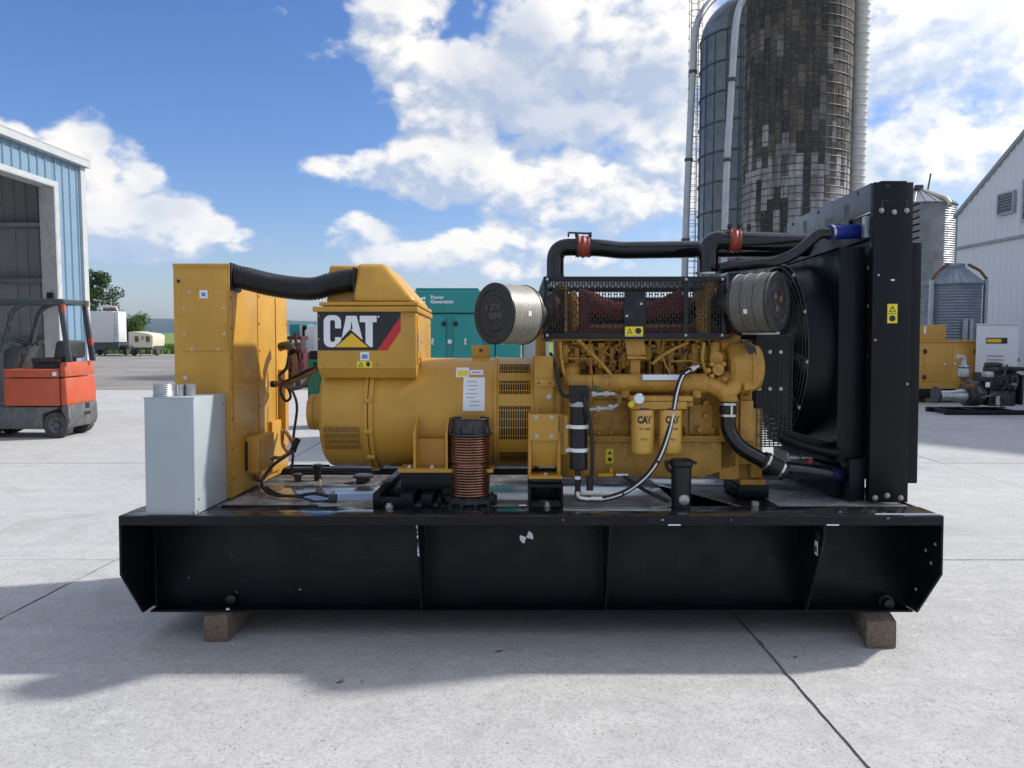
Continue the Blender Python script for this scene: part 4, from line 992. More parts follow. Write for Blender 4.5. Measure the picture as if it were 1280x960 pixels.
def forklift():
    d = 13.6; y0 = CY + d; c = Vector((B(45, 480, d).x, y0 + .55, 0)); t = thing('forklift', 'worn orange electric forklift parked before the blue shed', 'forklift', c); ORG[t.name] = c
    def X(px): return B(px, 480, d).x
    def Z(py): return B(60, py, d).z
    y1 = y0 + .95
    M(FGRY).prism([(X(-42), Z(536)), (X(-42), Z(509)), (X(70), Z(509)), (X(70), Z(511)), (X(50), Z(518)), (X(50), Z(537))], 'y', y0 + .02, y1 - .02).build('chassis', t, bevel=.015)
    M(ORNG).box(X(4), X(74), y0, y1, Z(507.5), Z(473)).build('battery_cover', t, bevel=.02)
    M(ORNG).box(X(4), X(74), y0 + .004, y1 - .004, Z(472), Z(462)).build('hood', t, bevel=.02)
    cw = M(ORNG).prism([(X(75.2), Z(507)), (X(75.2), Z(472.5)), (X(83), Z(472.5)), (X(84), Z(500)), (X(83.5), Z(507))], 'y', y0 - .01, y1 + .01).build('counterweight', t, bevel=.035)
    M(ORNG).prism([(X(75.2), Z(471.5)), (X(75.2), Z(453.5)), (X(81), Z(452.5)), (X(83), Z(471.5))], 'y', y0, y1).build('counterweight_top', t, bevel=.03)
    M(FGRY).prism([(X(75.4), Z(506.5)), (X(84), Z(506.5)), (X(85), Z(527)), (X(83), Z(533)), (X(86 - 4), Z(536)), (X(80), Z(522)), (X(75.4), Z(514))], 'y', y0 + .0, y1 - .0).build('counterweight_base', t, bevel=.02)
    M(LBLK).box(X(83.8), X(84.6), y0 + .55, y0 + .68, Z(514), Z(507)).build('slot', cw)
    M(LBLK).box(X(84.2), X(85.2), y0 + .5, y0 + .7, Z(522), Z(518)).build('slot', cw)
    def wheel(px, r, yy):
        w = M(TYRE).lathe((X(px), yy, r), (0, -1, 0), [(-.1, r * .55), (-.1, r * .95), (-.08, r), (.08, r), (.1, r * .95), (.1, r * .6)], 28, False).build('wheel', t)
        M(FGRY).lathe((X(px), yy, r), (0, -1, 0), [(-.05, r * .6), (.085, r * .62), (.06, r * .5), (.04, r * .25), (.075, r * .22), (.078, .02)], 24).build('rim', w)
        for k in range(6):
            a_ = k * math.pi / 3; M(DKST).lathe((X(px) + math.cos(a_) * r * .36, yy - .045, r + math.sin(a_) * r * .36), (0, -1, 0), [(0, .014), (.02, .014)], 6).build('wheel_nut', w)
    for yy in (y0 + .13, y1 - .13): wheel(66, .232, yy); wheel(-25, .29, yy)
    # seat
    st = M(SEATM).box(X(26), X(66), y0 + .3, y0 + .8, Z(455), Z(448)).build('seat', t, bevel=.035, seg=3)
    M(SEATM).hexa([(X(55), y0 + .28, Z(449)), (X(77), y0 + .28, Z(449)), (X(77), y0 + .82, Z(449)), (X(55), y0 + .82, Z(449))], [(X(59), y0 + .3, Z(426)), (X(78), y0 + .3, Z(426)), (X(78), y0 + .8, Z(426)), (X(59), y0 + .8, Z(426))]).build('backrest', t, bevel=.05, seg=3)
    M(DKST).box(X(27), X(62), y0 + .35, y0 + .75, Z(461.5), Z(455.3)).build('seat_base', t)
    M(DKST).tube(smooth_path([(X(60), y0 + .3, Z(457)), (X(72), y0 + .27, Z(456)), (X(77), y0 + .27, Z(449))], 4), .015, 6).build('seat_rail', t)
    # overhead guard
    for yy in (y0 + .06, y0 + .82):
        M(FDK).tube(fillet_path([(X(2), yy, Z(440)), (X(18), yy, Z(386)), (X(36), yy, Z(377)), (X(80), yy, Z(377))], .3), .045, 8).build('guard_front_post', t)
        M(FDK).hexa([(X(82), yy - .03, Z(453)), (X(89), yy - .03, Z(453)), (X(89), yy + .03, Z(453)), (X(82), yy + .03, Z(453))], [(X(74), yy - .03, Z(378)), (X(80), yy - .03, Z(378)), (X(80), yy + .03, Z(378)), (X(74), yy + .03, Z(378))]).build('guard_rear_post', t, bevel=.01)
        M(FDK).box(X(-40), X(82), yy - .04, yy + .04, Z(380), Z(373.5)).build('guard_side_rail', t, bevel=.012)
    for k in range(9): M(FDK).box(X(-30 + 12 * k), X(-30 + 12 * k + 3), y0 + .10, y1 - .10, Z(377), Z(373)).build('guard_bar', t)
    M(FDK).box(X(76), X(80), y0 + .10, y0 + .78, Z(380), Z(374.5)).build('rear_crossbar', t, bevel=.01)
    M(BROWN).box(X(76), X(81.5), y0 + .76, y0 + .86, Z(382), Z(373.2)).build('clamp', t, bevel=.01)
    M(REDS).box(X(81.5), X(86.5), y0 + .775, y0 + .865, Z(432), Z(423)).build('red_fitting', t, bevel=.01)
    M(ORNG).box(X(80.5), X(84.5), y0 - .02, y0 + .028, Z(391), Z(380.5)).build('tail_lamp', t, bevel=.01)
    # steering
    M(FDK).prism([(X(-10), Z(462)), (X(-8), Z(440)), (X(6), Z(430)), (X(14), Z(436)), (X(3), Z(462))], 'y', y0 + .3, y0 + .85).build('dash', t, bevel=.02)
    cx, cz = X(12), Z(429); wl = []
    ax = Vector((.35, 0, 1)).normalized(); a_, u_, w_ = basis(ax)
    for k in range(25): wl.append(Vector((cx, y0 + .55, cz)) + (u_ * math.cos(k / 24 * 6.283) + w_ * math.sin(k / 24 * 6.283)) * .2)
    sw = M(LBLK).tube(wl, .016, 6).tube([wl[0], wl[12]], .012, 6).tube([wl[6], wl[18]], .012, 6).build('steering_wheel', t)
    M(LBLK).tube([(cx, y0 + .55, cz), (cx - .12, y0 + .55, cz - .25)], .03, 8).build('steering_column', t)
    for k in range(3): M(LBLK).tube([(X(18 + 3 * k), y0 + .2 + .06 * k, Z(436)), (X(26 + 6 * k), y0 + .2 + .06 * k, Z(427 - k))], .012, 6).build('control_lever', t)
    M(WHT).box(X(66), X(71), y0 - .003, y0 + .003, Z(470), Z(465)).build('sticker', t)
    for k in range(2): M(FDK).box(X(-62), X(-54), y0 + .2 + .5 * k, y0 + .3 + .5 * k, .05, Z(350)).build('mast_rail', t)
    M(FDK).box(X(-60), X(-56), y0 + .301, y0 + .699, Z(480), Z(470)).build('mast_crossbar', t)
    for k in range(2): M(FDK).box(X(-135), X(-63), y0 + .22 + .5 * k, y0 + .32 + .5 * k, .05, .09).build('fork', t)
forklift()

# ------------------------------------------------------------------ the generator set, built in the pad's own frame
GS = thing('generator_set', 'large yellow diesel generator set with black radiator on a long black skid', 'generator', (0.1, 0.87, 0), tilted=True)
ZT = gz(645, 0.0); ZB = 0.163; SX0, SX1 = gx(148, 0.0, 645), gx(1180, 0.0, 645); SY1 = 1.75

def skid():
    zl = gz(657, 0)                                   # underside of the top lip
    sk = M(BLK, DECK).box(SX0, SX1, 0.0, .012, zl, ZT - .003).box(SX0, SX1, .0125, .30, ZT - .014, ZT - .0035)
    sk.use(BLK)
    sk.box(SX0 + .012, SX1 - .012, .3605, .374, ZB + .001, ZT - .015)
    sk.box(SX0 + .05, SX1 - .03, .25, .36, ZB, ZB + .0115)
    base = sk.build('skid_base', GS, bevel=.003)
    # top flange, glossy
    M(DECK).box(SX0, SX1, 0.001, .26, ZT - .0032, ZT).build('top_flange', base, bevel=.0012)
    # end plates with the lower corner cut off
    prof = [(.0005, ZT - .004), (.0005, .46), (.25, ZB), (1.5, ZB), (SY1, .46), (SY1, ZT - .004)]
    e = M(BLK).prism(prof, 'x', SX0 + .0005, SX0 + .0125); e.build('end_plate', base)
    e = M(BLK, BOLT).prism(prof, 'x', SX1 - .0125, SX1 - .0005)
    for y_, z_ in ((.06, .62), (.16, .56), (.26, .30), (.10, .50), (.2, .72)): e.bolt((SX1 - .0125, y_, z_), (-1, 0, 0), .008, .006, BOLT)
    e.build('end_plate', base)
    M(BLK).prism([(.30, zl), (.36, zl), (.36, ZB + .012), (.30, ZB + .012)], 'x', SX0 + .06, SX0 + .068).build('corner_gusset', base)
    # upright stiffeners
    for px in (521.5, 763):
        x = gx(px, .05, 700)
        M(BLK).prism([(.045, zl - .001), (.3595, zl - .001), (.3595, ZB + .012), (.25, ZB + .012)], 'x', x - .006, x + .006).build('stiffener', base)
    x = gx(521.5, .05, 670); rs = random.Random(6)
    chips = M(WHT, LGRY)
    for k in range(16):                                # chipped paint on the front edge of the stiffener
        t_ = rs.uniform(0, .42); y_ = .044 + (.25 - .044) * t_; z_ = zl - .005 - (zl - ZB - .02) * t_
        chips.use(rs.choice([WHT, LGRY, LGRY])); s = rs.uniform(.003, .008)
        chips.poly([(x - s, y_ - .003, z_), (x + s * rs.uniform(.2, .8), y_ - .003, z_ - s), (x + s * .4, y_ - .003, z_ + s * rs.uniform(2, 5)), (x - s * .6, y_ - .003, z_ + s * 2)])
    chips.build('paint_chips', base)
    # curved lifting gusset
    x = gx(1030, .03, 680)
    lug = M(BLK).prism([(.004, zl - .001), (.0, .70), (.004, .66), (.03, .60), (.08, .50), (.25, ZB + .012), (.3595, ZB + .012), (.3595, zl - .001)], 'x', x - .016, x).build('lifting_gusset', GS, bevel=.002)
    M(DKST).lathe((x - .017, .075, .665), (-1, 0, 0), [(0, .03), (.004, .03), (.004, .018)], 16).build('lifting_eye', lug)
    M(WHT).box(x - .019, x - .0165, .075, .115, .55, .63).build('inspection_tag', lug)
    M(GRNB).box(x - .021, x - .0192, .082, .108, .565, .60).build('tag_print', lug)
    # drain plug, caps
    p = G(1105, 751, .36); pl = M(PLG).lathe((p.x, .36, p.z), (0, -1, 0), [(0, .045), (.03, .045), (.031, .03), (.07, .03), (.072, .02)], 18).build('drain_plug', base)
    p = G(286, 752, .30); M(PLG).lathe((p.x, .359, p.z), (0, -1, 0), [(0, .03), (.03, .03), (.033, .02)], 14).build('drain_cap', base)
    p = G(285, 762, .27); M(STEEL).lathe((p.x, .27, ZB + .012), (0, 0, 1), [(0, .014), (.008, .012)], 10).build('bolt_head', base)
    # centre of gravity mark
    p = G(658, 671.5, .36); q = M(WHT); r = .041
    for a0 in (R(20), R(200)):
        q.poly([(p.x, .357, p.z)] + [(p.x + r * math.sin(a0 + R(90) * i / 8), .357, p.z + r * math.cos(a0 + R(90) * i / 8)) for i in range(9)][::-1])
    q.build('gravity_mark', base)
    for px, w in ((843, .035), (1041, .035), (1182, .0)):
        if w:
            p = G(px, 656, 0); M(WHT).box(p.x - w, p.x + w, -.002, -.0005, p.z - .004, p.z + .003).build('edge_label', base)
    sc = M(LGRY); rs = random.Random(8)
    for px, py in ((704, 650), (828, 650), (914, 650), (1110, 648), (290, 693), (296, 740), (375, 737), (236, 722), (1050, 640)):
        p = G(px, py, 0 if py < 660 else .36); yy = -.0008 if py < 660 else .3575; s = rs.uniform(.004, .008)
        sc.poly([(p.x - s, yy, p.z - s * .6), (p.x + s * 1.3, yy, p.z - s * .3), (p.x + s * .5, yy, p.z + s), (p.x - s * .8, yy, p.z + s * .4)])
    sc.build('paint_chips', base)
    sf = M(SCUFF)
    for k in range(70):                                # light scuffs and rubs on web, lip and bottom flange
        w = rs.random(); a_ = rs.uniform(-.25, .25) + (1.57 if rs.random() < .2 else 0); L_ = rs.uniform(.012, .07); h_ = rs.uniform(.0008, .0022)
        if w < .7: cx, cz, yy = rs.uniform(SX0 + .2, SX1 - .2), rs.uniform(ZB + .05, ZT - .1), .3588
        else: cx, cz, yy, a_, L_ = rs.uniform(SX0 + .05, SX1 - .05), rs.uniform(ZT - .045, ZT - .012), -.0009, rs.uniform(-.08, .08), L_ * .7
        ux, uz = math.cos(a_), math.sin(a_)
        sf.poly([(cx - ux * L_ + uz * h_, yy, cz - uz * L_ - ux * h_), (cx + ux * L_, yy, cz + uz * L_), (cx + ux * L_ * .3 - uz * h_, yy, cz + uz * L_ * .3 + ux * h_), (cx - ux * L_ * .7 - uz * h_, yy, cz - uz * L_ * .7 + ux * h_)])
    sf.build('scuff_marks', base)['kind'] = 'stuff'
    for px in (521.5, 763):                            # weld beads where the stiffeners meet the web
        x = gx(px, .05, 700)
        for s_ in (-1, 1): M(BLK).tube([(x + s_ * .009, .357, ZB + .02 + i * (zl - ZB - .03) / 40) for i in range(41)], 0, 6, radii=[.005 + .0012 * (i % 2) for i in range(41)]).build('weld_bead', base)
    # inner skid: tank top, sump, rear rail
    xo0, xo1 = 1.02, 1.62
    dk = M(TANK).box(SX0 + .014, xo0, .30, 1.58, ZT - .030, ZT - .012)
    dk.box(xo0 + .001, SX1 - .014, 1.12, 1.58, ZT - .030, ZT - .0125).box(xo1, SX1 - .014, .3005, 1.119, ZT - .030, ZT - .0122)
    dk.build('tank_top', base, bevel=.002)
    M(BLK).box(SX0 + .02, SX1 - .02, .376, 1.56, .34, .355).build('sump_floor', base)
    M(BLK).box(SX0 + .014, SX1 - .014, 1.581, 1.74, ZB, ZT + .035).build('rear_rail', base, bevel=.004)
    for px0, px1 in ((372, 450),):
        pass
    g = M(BLK); xd = gx(925, .5, 600)                 # sloping edge of the sump opening with a bare bright edge
    g.prism([(xo0, ZT - .031), (xo0 + .012, ZT - .031), (xo0 + .012, .36), (xo0, .36)], 'y', .38, 1.11); g.build('sump_wall', base)
    M(STEEL).tube([(xo0 + .015, 1.10, ZT - .012), (xo0 + .36, .32, ZT - .012)], .006, 6).build('bare_edge', base)
    M(BLK).poly([(xo0 + .015, 1.10, ZT - .016), (xo0 + .36, .31, ZT - .016), (xo1, .31, ZT - .016), (xo1, 1.10, ZT - .016)]).build('sump_cover', base)
    # long bolts lying in the deck slot and deck hardware
    p0, p1 = G(275, 633, .26), G(392, 633, .26)
    M(DKST).cyl((p0.x, .29, ZT + .002), (p1.x, .29, ZT + .002), .006, n=8).cyl((p1.x - .03, .29, ZT + .002), (p1.x + .02, .29, ZT + .002), .013, .004, n=8).build('tie_rod', base)
    for px in (298, 324): 
        p = G(px, 631, .35); M(BOLT).lathe((p.x, .36, ZT - .012), (0, 0, 1), [(0, .018), (.004, .018), (.0045, .010), (.012, .009)], 10).build('deck_bolt', base)
    for px, r_, h_, yy in ((397, .030, .115, 1.30), (454, .060, .055, 1.20), (372, .028, .05, 1.28)):
        x = gx(px, yy, 585); M(DKST if px != 397 else PLG).lathe((x, yy, ZT - .012), (0, 0, 1), [(0, r_ * 1.1), (.01, r_ * .85), (h_ * .7, r_ * .85), (h_ * .72, r_ * 1.25), (h_, r_ * 1.25), (h_ + .006, r_)], 20).build('filler_cap', base)
    M(BLK).tube([(gx(362, 1.45, 583), 1.45, ZT + .035), (gx(470, 1.45, 583), 1.45, ZT + .03)], .010, 8).build('fuel_line', base)
    M(BLK).tube([(gx(362, 1.5, 580), 1.5, ZT + .07), (gx(412, 1.5, 580), 1.5, ZT + .07)], .008, 8).build('fuel_line', base)
    # warning plate print at the right end of the flange
    p = G(1125, 641.5, .08); M(LGRY).poly([(p.x - .16, .03, ZT + .0008), (p.x + .22, .03, ZT + .0008), (p.x + .20, .07, ZT + .0008), (p.x - .15, .07, ZT + .0008)]).build('worn_decal', base)
    p = G(826, 630.5, .2); M(WHT).poly([(p.x - .05, .245, ZT + .0008), (p.x + .05, .235, ZT + .0008), (p.x + .05, .255, ZT + .0008), (p.x - .05, .262, ZT + .0008)]).build('paper_scrap', base)
    p = G(946, 624, .3); M(BOLT).lathe((p.x, .33, ZT - .012), (0, 0, 1), [(0, .022), (.03, .022), (.034, .012)], 12).build('deck_bolt', base)
    return base
SKID = skid()

def cabinet():
    y0, y1 = .52, 1.76; xr = -1.765; xl = gx(217, y0, 400); zt = gz(330, y0); zb = ZT + .001; ztr = gz(371, y1)
    prof = [(y0, zb), (y0, zt), (y0 + .5, zt - .012), (y1, ztr), (y1, zb)]
    c = M(YEL).prism(prof, 'x', xl, xr).build('control_cabinet', GS, bevel=.006)
    def X(px): return gx(px, y0, 400)
    def Z(py): return gz(py, y0)
    M(YEL).box(X(217), X(288.3), y0 - .004, y0 - .0005, Z(334), Z(329.5)).build('top_hem', c, bevel=.001)
    pn = M(YEL, BOLT).box(X(228), X(284), y0 - .006, y0 - .0006, Z(439), Z(362.5))
    for px, py in ((238, 365), (271, 365), (231, 385), (280.5, 385), (231, 417.5), (280.5, 417.5), (240, 436.5), (273, 436.5)): pn.bolt((X(px), y0 - .006, Z(py)), (0, -1, 0), .0075, .006, BOLT)
    pn.build('access_panel', c, bevel=.0012)
    M(WHT).box(X(250.5), X(260.5), y0 - .0085, y0 - .0065, Z(373), Z(362.8)).build('sticker', c)
    M(LBLU).box(X(253), X(258), y0 - .0095, y0 - .009, Z(370.5), Z(366)).build('sticker_print', c)
    M(LBLK).lathe((X(223.8), y0 - .0005, Z(351.5)), (0, -1, 0), [(0, .011), (.002, .011), (.002, .004)], 14).build('cable_hole', c)
    M(BOLT).lathe((X(231.5), y0 - .0005, Z(472.5)), (0, -1, 0), [(0, .017), (.01, .015), (.012, .006)], 14).build('grommet', c)
    # right side: seams, removable plate and bolts
    s = M(YEL, DKST)
    s.box(xr + .0005, xr + .006, y0 + .0, y0 + .045, zb + .01, zt - .01)
    s.box(xr + .0005, xr + .004, y0 + .06, y0 + .52, zb + .42, zt - .05)
    s.box(xr + .0005, xr + .005, y0 + .54, y1 - .32, zb + .02, ztr + .03)
    s.box(xr + .0005, xr + .007, y1 - .30, y1 - .02, zb + .02, ztr - .03)
    for k in range(7):
        z_ = zb + .12 + k * .19
        s.bolt((xr + .006, y0 + .022, z_), (1, 0, 0), .008, .006, DKST)
        if z_ < zt - .2: s.bolt((xr + .005, y0 + .56, z_ + .05), (1, 0, 0), .008, .006, DKST)
        if z_ < ztr - .1: s.bolt((xr + .007, y1 - .05, z_ + .07), (1, 0, 0), .007, .006, DKST)
    s.build('side_panel', c, bevel=.0015)
    M(YEL).box(xr + .0015, xr + .03, y0 + .75, y1 - .25, zb + .05, zb + .42).build('lower_cover', c, bevel=.004)
    # junction box on the right side
    jb = M(YEL, BOLT).box(xr + .004, xr + .094, .78, 1.10, gz(591, .78), gz(546, .78)); jb.build('junction_box', c, bevel=.004)
    M(LBLK).box(xr + .0072, xr + .02, .772, .7795, gz(588, .78), gz(552, .78)).build('box_gap', c)
    M(YEL).box(xr + .095, xr + .098, .80, 1.08, gz(588, .78), gz(550, .78)).build('box_lid', c, bevel=.001)
    M(YEL).box(xr + .0075, xr + .06, 1.50, 1.58, gz(538, 1.5), gz(462, 1.5)).build('cable_trunking', c, bevel=.003)
    # hose flange plate
    zc = gz(347, .62)
    M(PLG, BOLT).box(xr + .006, xr + .016, .53, .71, zc - .085, zc + .085).build('hose_flange', c, bevel=.002)
    return c, xr, zc
CAB, CXR, HZ = cabinet()

def alternator():
    ax_y, r = .87, .363; zc = gz(515, ax_y); n = 64
    def X(px): return gx(px, .53, 515)                # seen on the near side of the shell
    o = Vector((0, ax_y, zc))
    prof = [(X(397), r * .70), (X(396), r * .74), (X(397.5), r * .90), (X(402), r * .975), (X(408), r * .995), (X(455), r), (X(455.2), r * 1.035), (X(459.6), r * 1.035), (X(460), r * .985), (X(461.2), r * .985), (X(461.6), r * 1.045), (X(466.6), r * 1.045), (X(467), r * 1.0), (X(616.5), r * 1.0), (X(616.8), r * 1.03), (X(621), r * 1.03), (X(621.3), r * .965)]
    def XC(px): return gx(px, .76, 515)
    a = M(YEL).lathe(o, (1, 0, 0), prof, n, True).build('alternator', GS, angle=30)
    M(YEL).lathe(o, (1, 0, 0), [(XC(383.5), .095), (XC(382.5), .110), (XC(384), .118), (XC(390), .120), (XC(391), .114), (XC(393), .114), (XC(394), .124), (X(399), .13)], 40).build('bearing_cover', a, angle=40)
    # clamp ring lugs
    for k in range(12):
        th = R(15 + 30 * k); c = o + Vector((0, math.cos(th), math.sin(th))) * r * 1.04
        ln = M(YEL, YEN).cyl((X(456), c.y, c.z), (X(466), c.y, c.z), .016, n=8); ln.build('ring_lug', a)
    # vent cage at the drive end: rings, ties and bars
    R1 = r * 1.0
    cage = M(YEL).lathe(o, (1, 0, 0), [(X(621.4), R1 * .97), (X(621.4), R1 * 1.012), (X(624), R1 * 1.012), (X(624), R1 * .97)], n, False).lathe(o, (1, 0, 0), [(X(663), R1 * .97), (X(663), R1 * 1.012), (X(668.5), R1 * 1.012), (X(668.5), R1 * .97)], n, False)
    for a0, a1 in ((-12, 13), (24, 33), (47, 58), (68, 78)):       # solid belts between the windows, degrees from the top towards the viewer
        pass
    def TH(py): return math.asin(max(-1, min(1, (zc - gz(py, ax_y - r)) / r * 1.0)))
    wins = [(R(-62), R(-47)), (R(-37), R(-22)), (R(-10), R(24)), (R(40), R(56))]   # below-horizontal positive
    cuts = [R(-90)] + [v for w in wins for v in w] + [R(118)]
    for i in range(0, len(cuts), 2):
        cage.lathe(o, (1, 0, 0), [(X(624), R1 * 1.008), (X(663), R1 * 1.008)], 12, False, a0=math.pi - cuts[i], a1=math.pi - cuts[i + 1]) if False else None
    def belt(m, t0, t1, rr, xa, xb, k=8):
        off = len(m.v)
        for i in range(k + 1):
            t = t0 + (t1 - t0) * i / k
            for x_ in (xa, xb): m.v.append((x_, ax_y - math.cos(t) * rr, zc - math.sin(t) * rr))
        for i in range(k): m.face((off + 2 * i, off + 2 * i + 2, off + 2 * i + 3, off + 2 * i + 1))
    for i in range(0, len(cuts), 2): belt(cage, cuts[i], cuts[i + 1], R1 * 1.006, X(623.9), X(663.1))
    belt(cage, R(118), R(270), R1 * 1.006, X(623.9), X(663.1), 20)
    cg = cage.build('fan_cage', a, angle=30)
    M(LBLK).lathe(o, (1, 0, 0), [(X(622), R1 * .80), (X(668), R1 * .80)], 40, False).build('fan_rotor', a)
    for k in range(36):
        th = 2 * math.pi * k / 36
        if math.cos(th) > -.3:
            pass
    for (t0, t1) in wins:
        g = M(YEL); nb = 13
        for i in range(nb):
            x = X(624.5) + (X(662.5) - X(624.5)) * (i + .5) / nb; belt(g, t0, t1, R1 * 1.004, x - .0020, x + .0020, 6)
        nr = max(2, int((t1 - t0) / R(8)))
        for i in range(nr): 
            t = t0 + (t1 - t0) * (i + .5) / nr; belt(g, t - .006, t + .006, R1 * 1.0075, X(624), X(663), 1)
        g.build('vent_grille', a)
    # end-bell grille
    g = M(LBLK); t0, t1 = R(10), R(36)
    belt(g, t0, t1, r * 1.004, X(404), X(450), 8); eb = g.build('vent_opening', a)
    g = M(YEL)
    for i in range(24):
        x = X(404.5) + (X(449.5) - X(404.5)) * i / 23; belt(g, t0, t1, r * 1.012, x - .0022, x + .0022, 6)
    for i in range(5): t = t0 + (t1 - t0) * i / 4; belt(g, t - .006, t + .006, r * 1.014, X(404), X(450), 1)
    g.build('vent_grille', eb)
    # feet
    fz = gz(583, .48)
    M(YEL).box(gx(500, .45, 585), gx(617, .45, 585), .36, .60, fz - .022, fz).build('foot_plate', a, bevel=.003)
    M(YEL).box(gx(500, .45, 585), gx(617, .45, 585), 1.18, 1.40, fz - .022, fz).build('foot_plate', a, bevel=.003)
    for px in (519.5, 559):
        x = gx(px, .42, 560); M(YEL).prism([(.365, fz + .001), (.365, gz(540, .4)), (.53, gz(520, .4)), (.8, fz + .1), (.8, fz + .001)], 'x', x - .007, x + .007).build('foot_gusset', a)
    M(YEL).box(gx(521.5, .55, 560), gx(557, .55, 560), .5, .8, fz + .0015, fz + .17).build('foot_web', a)
    for px in (512, 540): M(BOLT).lathe((gx(px, .4, 580), .40, fz), (0, 0, 1), [(0, .02), (.006, .02), (.007, .013), (.02, .012)], 10).build('foot_bolt', a)
    # labels on the shell
    def lab(px0, px1, py0, py1, mat, lift=1.003):
        m = M(mat); t0 = -math.asin((gz(py0, .55) - zc) / r); t1 = -math.asin((gz(py1, .55) - zc) / r)
        belt(m, t0, t1, r * lift, gx(px0, .55, 470), gx(px1, .55, 470), 8); return m
    lab(579, 606, 472, 513, WHT).build('data_sheet', a)
    rs = random.Random(3)
    for k in range(7):
        w0 = 582 + rs.uniform(0, 6); y_ = 477 + k * 4.8
        lab(w0, w0 + rs.uniform(8, 16), y_, y_ + .9, LGRY, 1.0045).build('printed_line', a)
    lab(569, 585.5, 460, 472, WHT).build('warning_label', a)
    lab(571, 584, 463.5, 470.5, LYEL, 1.0045).build('warning_print', a)
    lab(586.5, 603.5, 463, 469, WHT).build('serial_label', a)
    lab(589, 600, 465.2, 466.6, LGRY, 1.0045).build('printed_line', a)
    # lifting plate on top
    p0, p1 = G(590, 445, .87), G(612.5, 431.5, .87)
    le = M(YEL).box(p0.x, p1.x, .85, .87, zc + r - .03, p1.z).build('lifting_plate', a, bevel=.002)
    M(DKST).lathe(((p0.x + p1.x) / 2, .849, p1.z - .035), (0, -1, 0), [(0, .012), (.002, .012), (.002, .004)], 12).build('lifting_hole', le)
    return a, zc, r
ALT, AZ, AR = alternator()

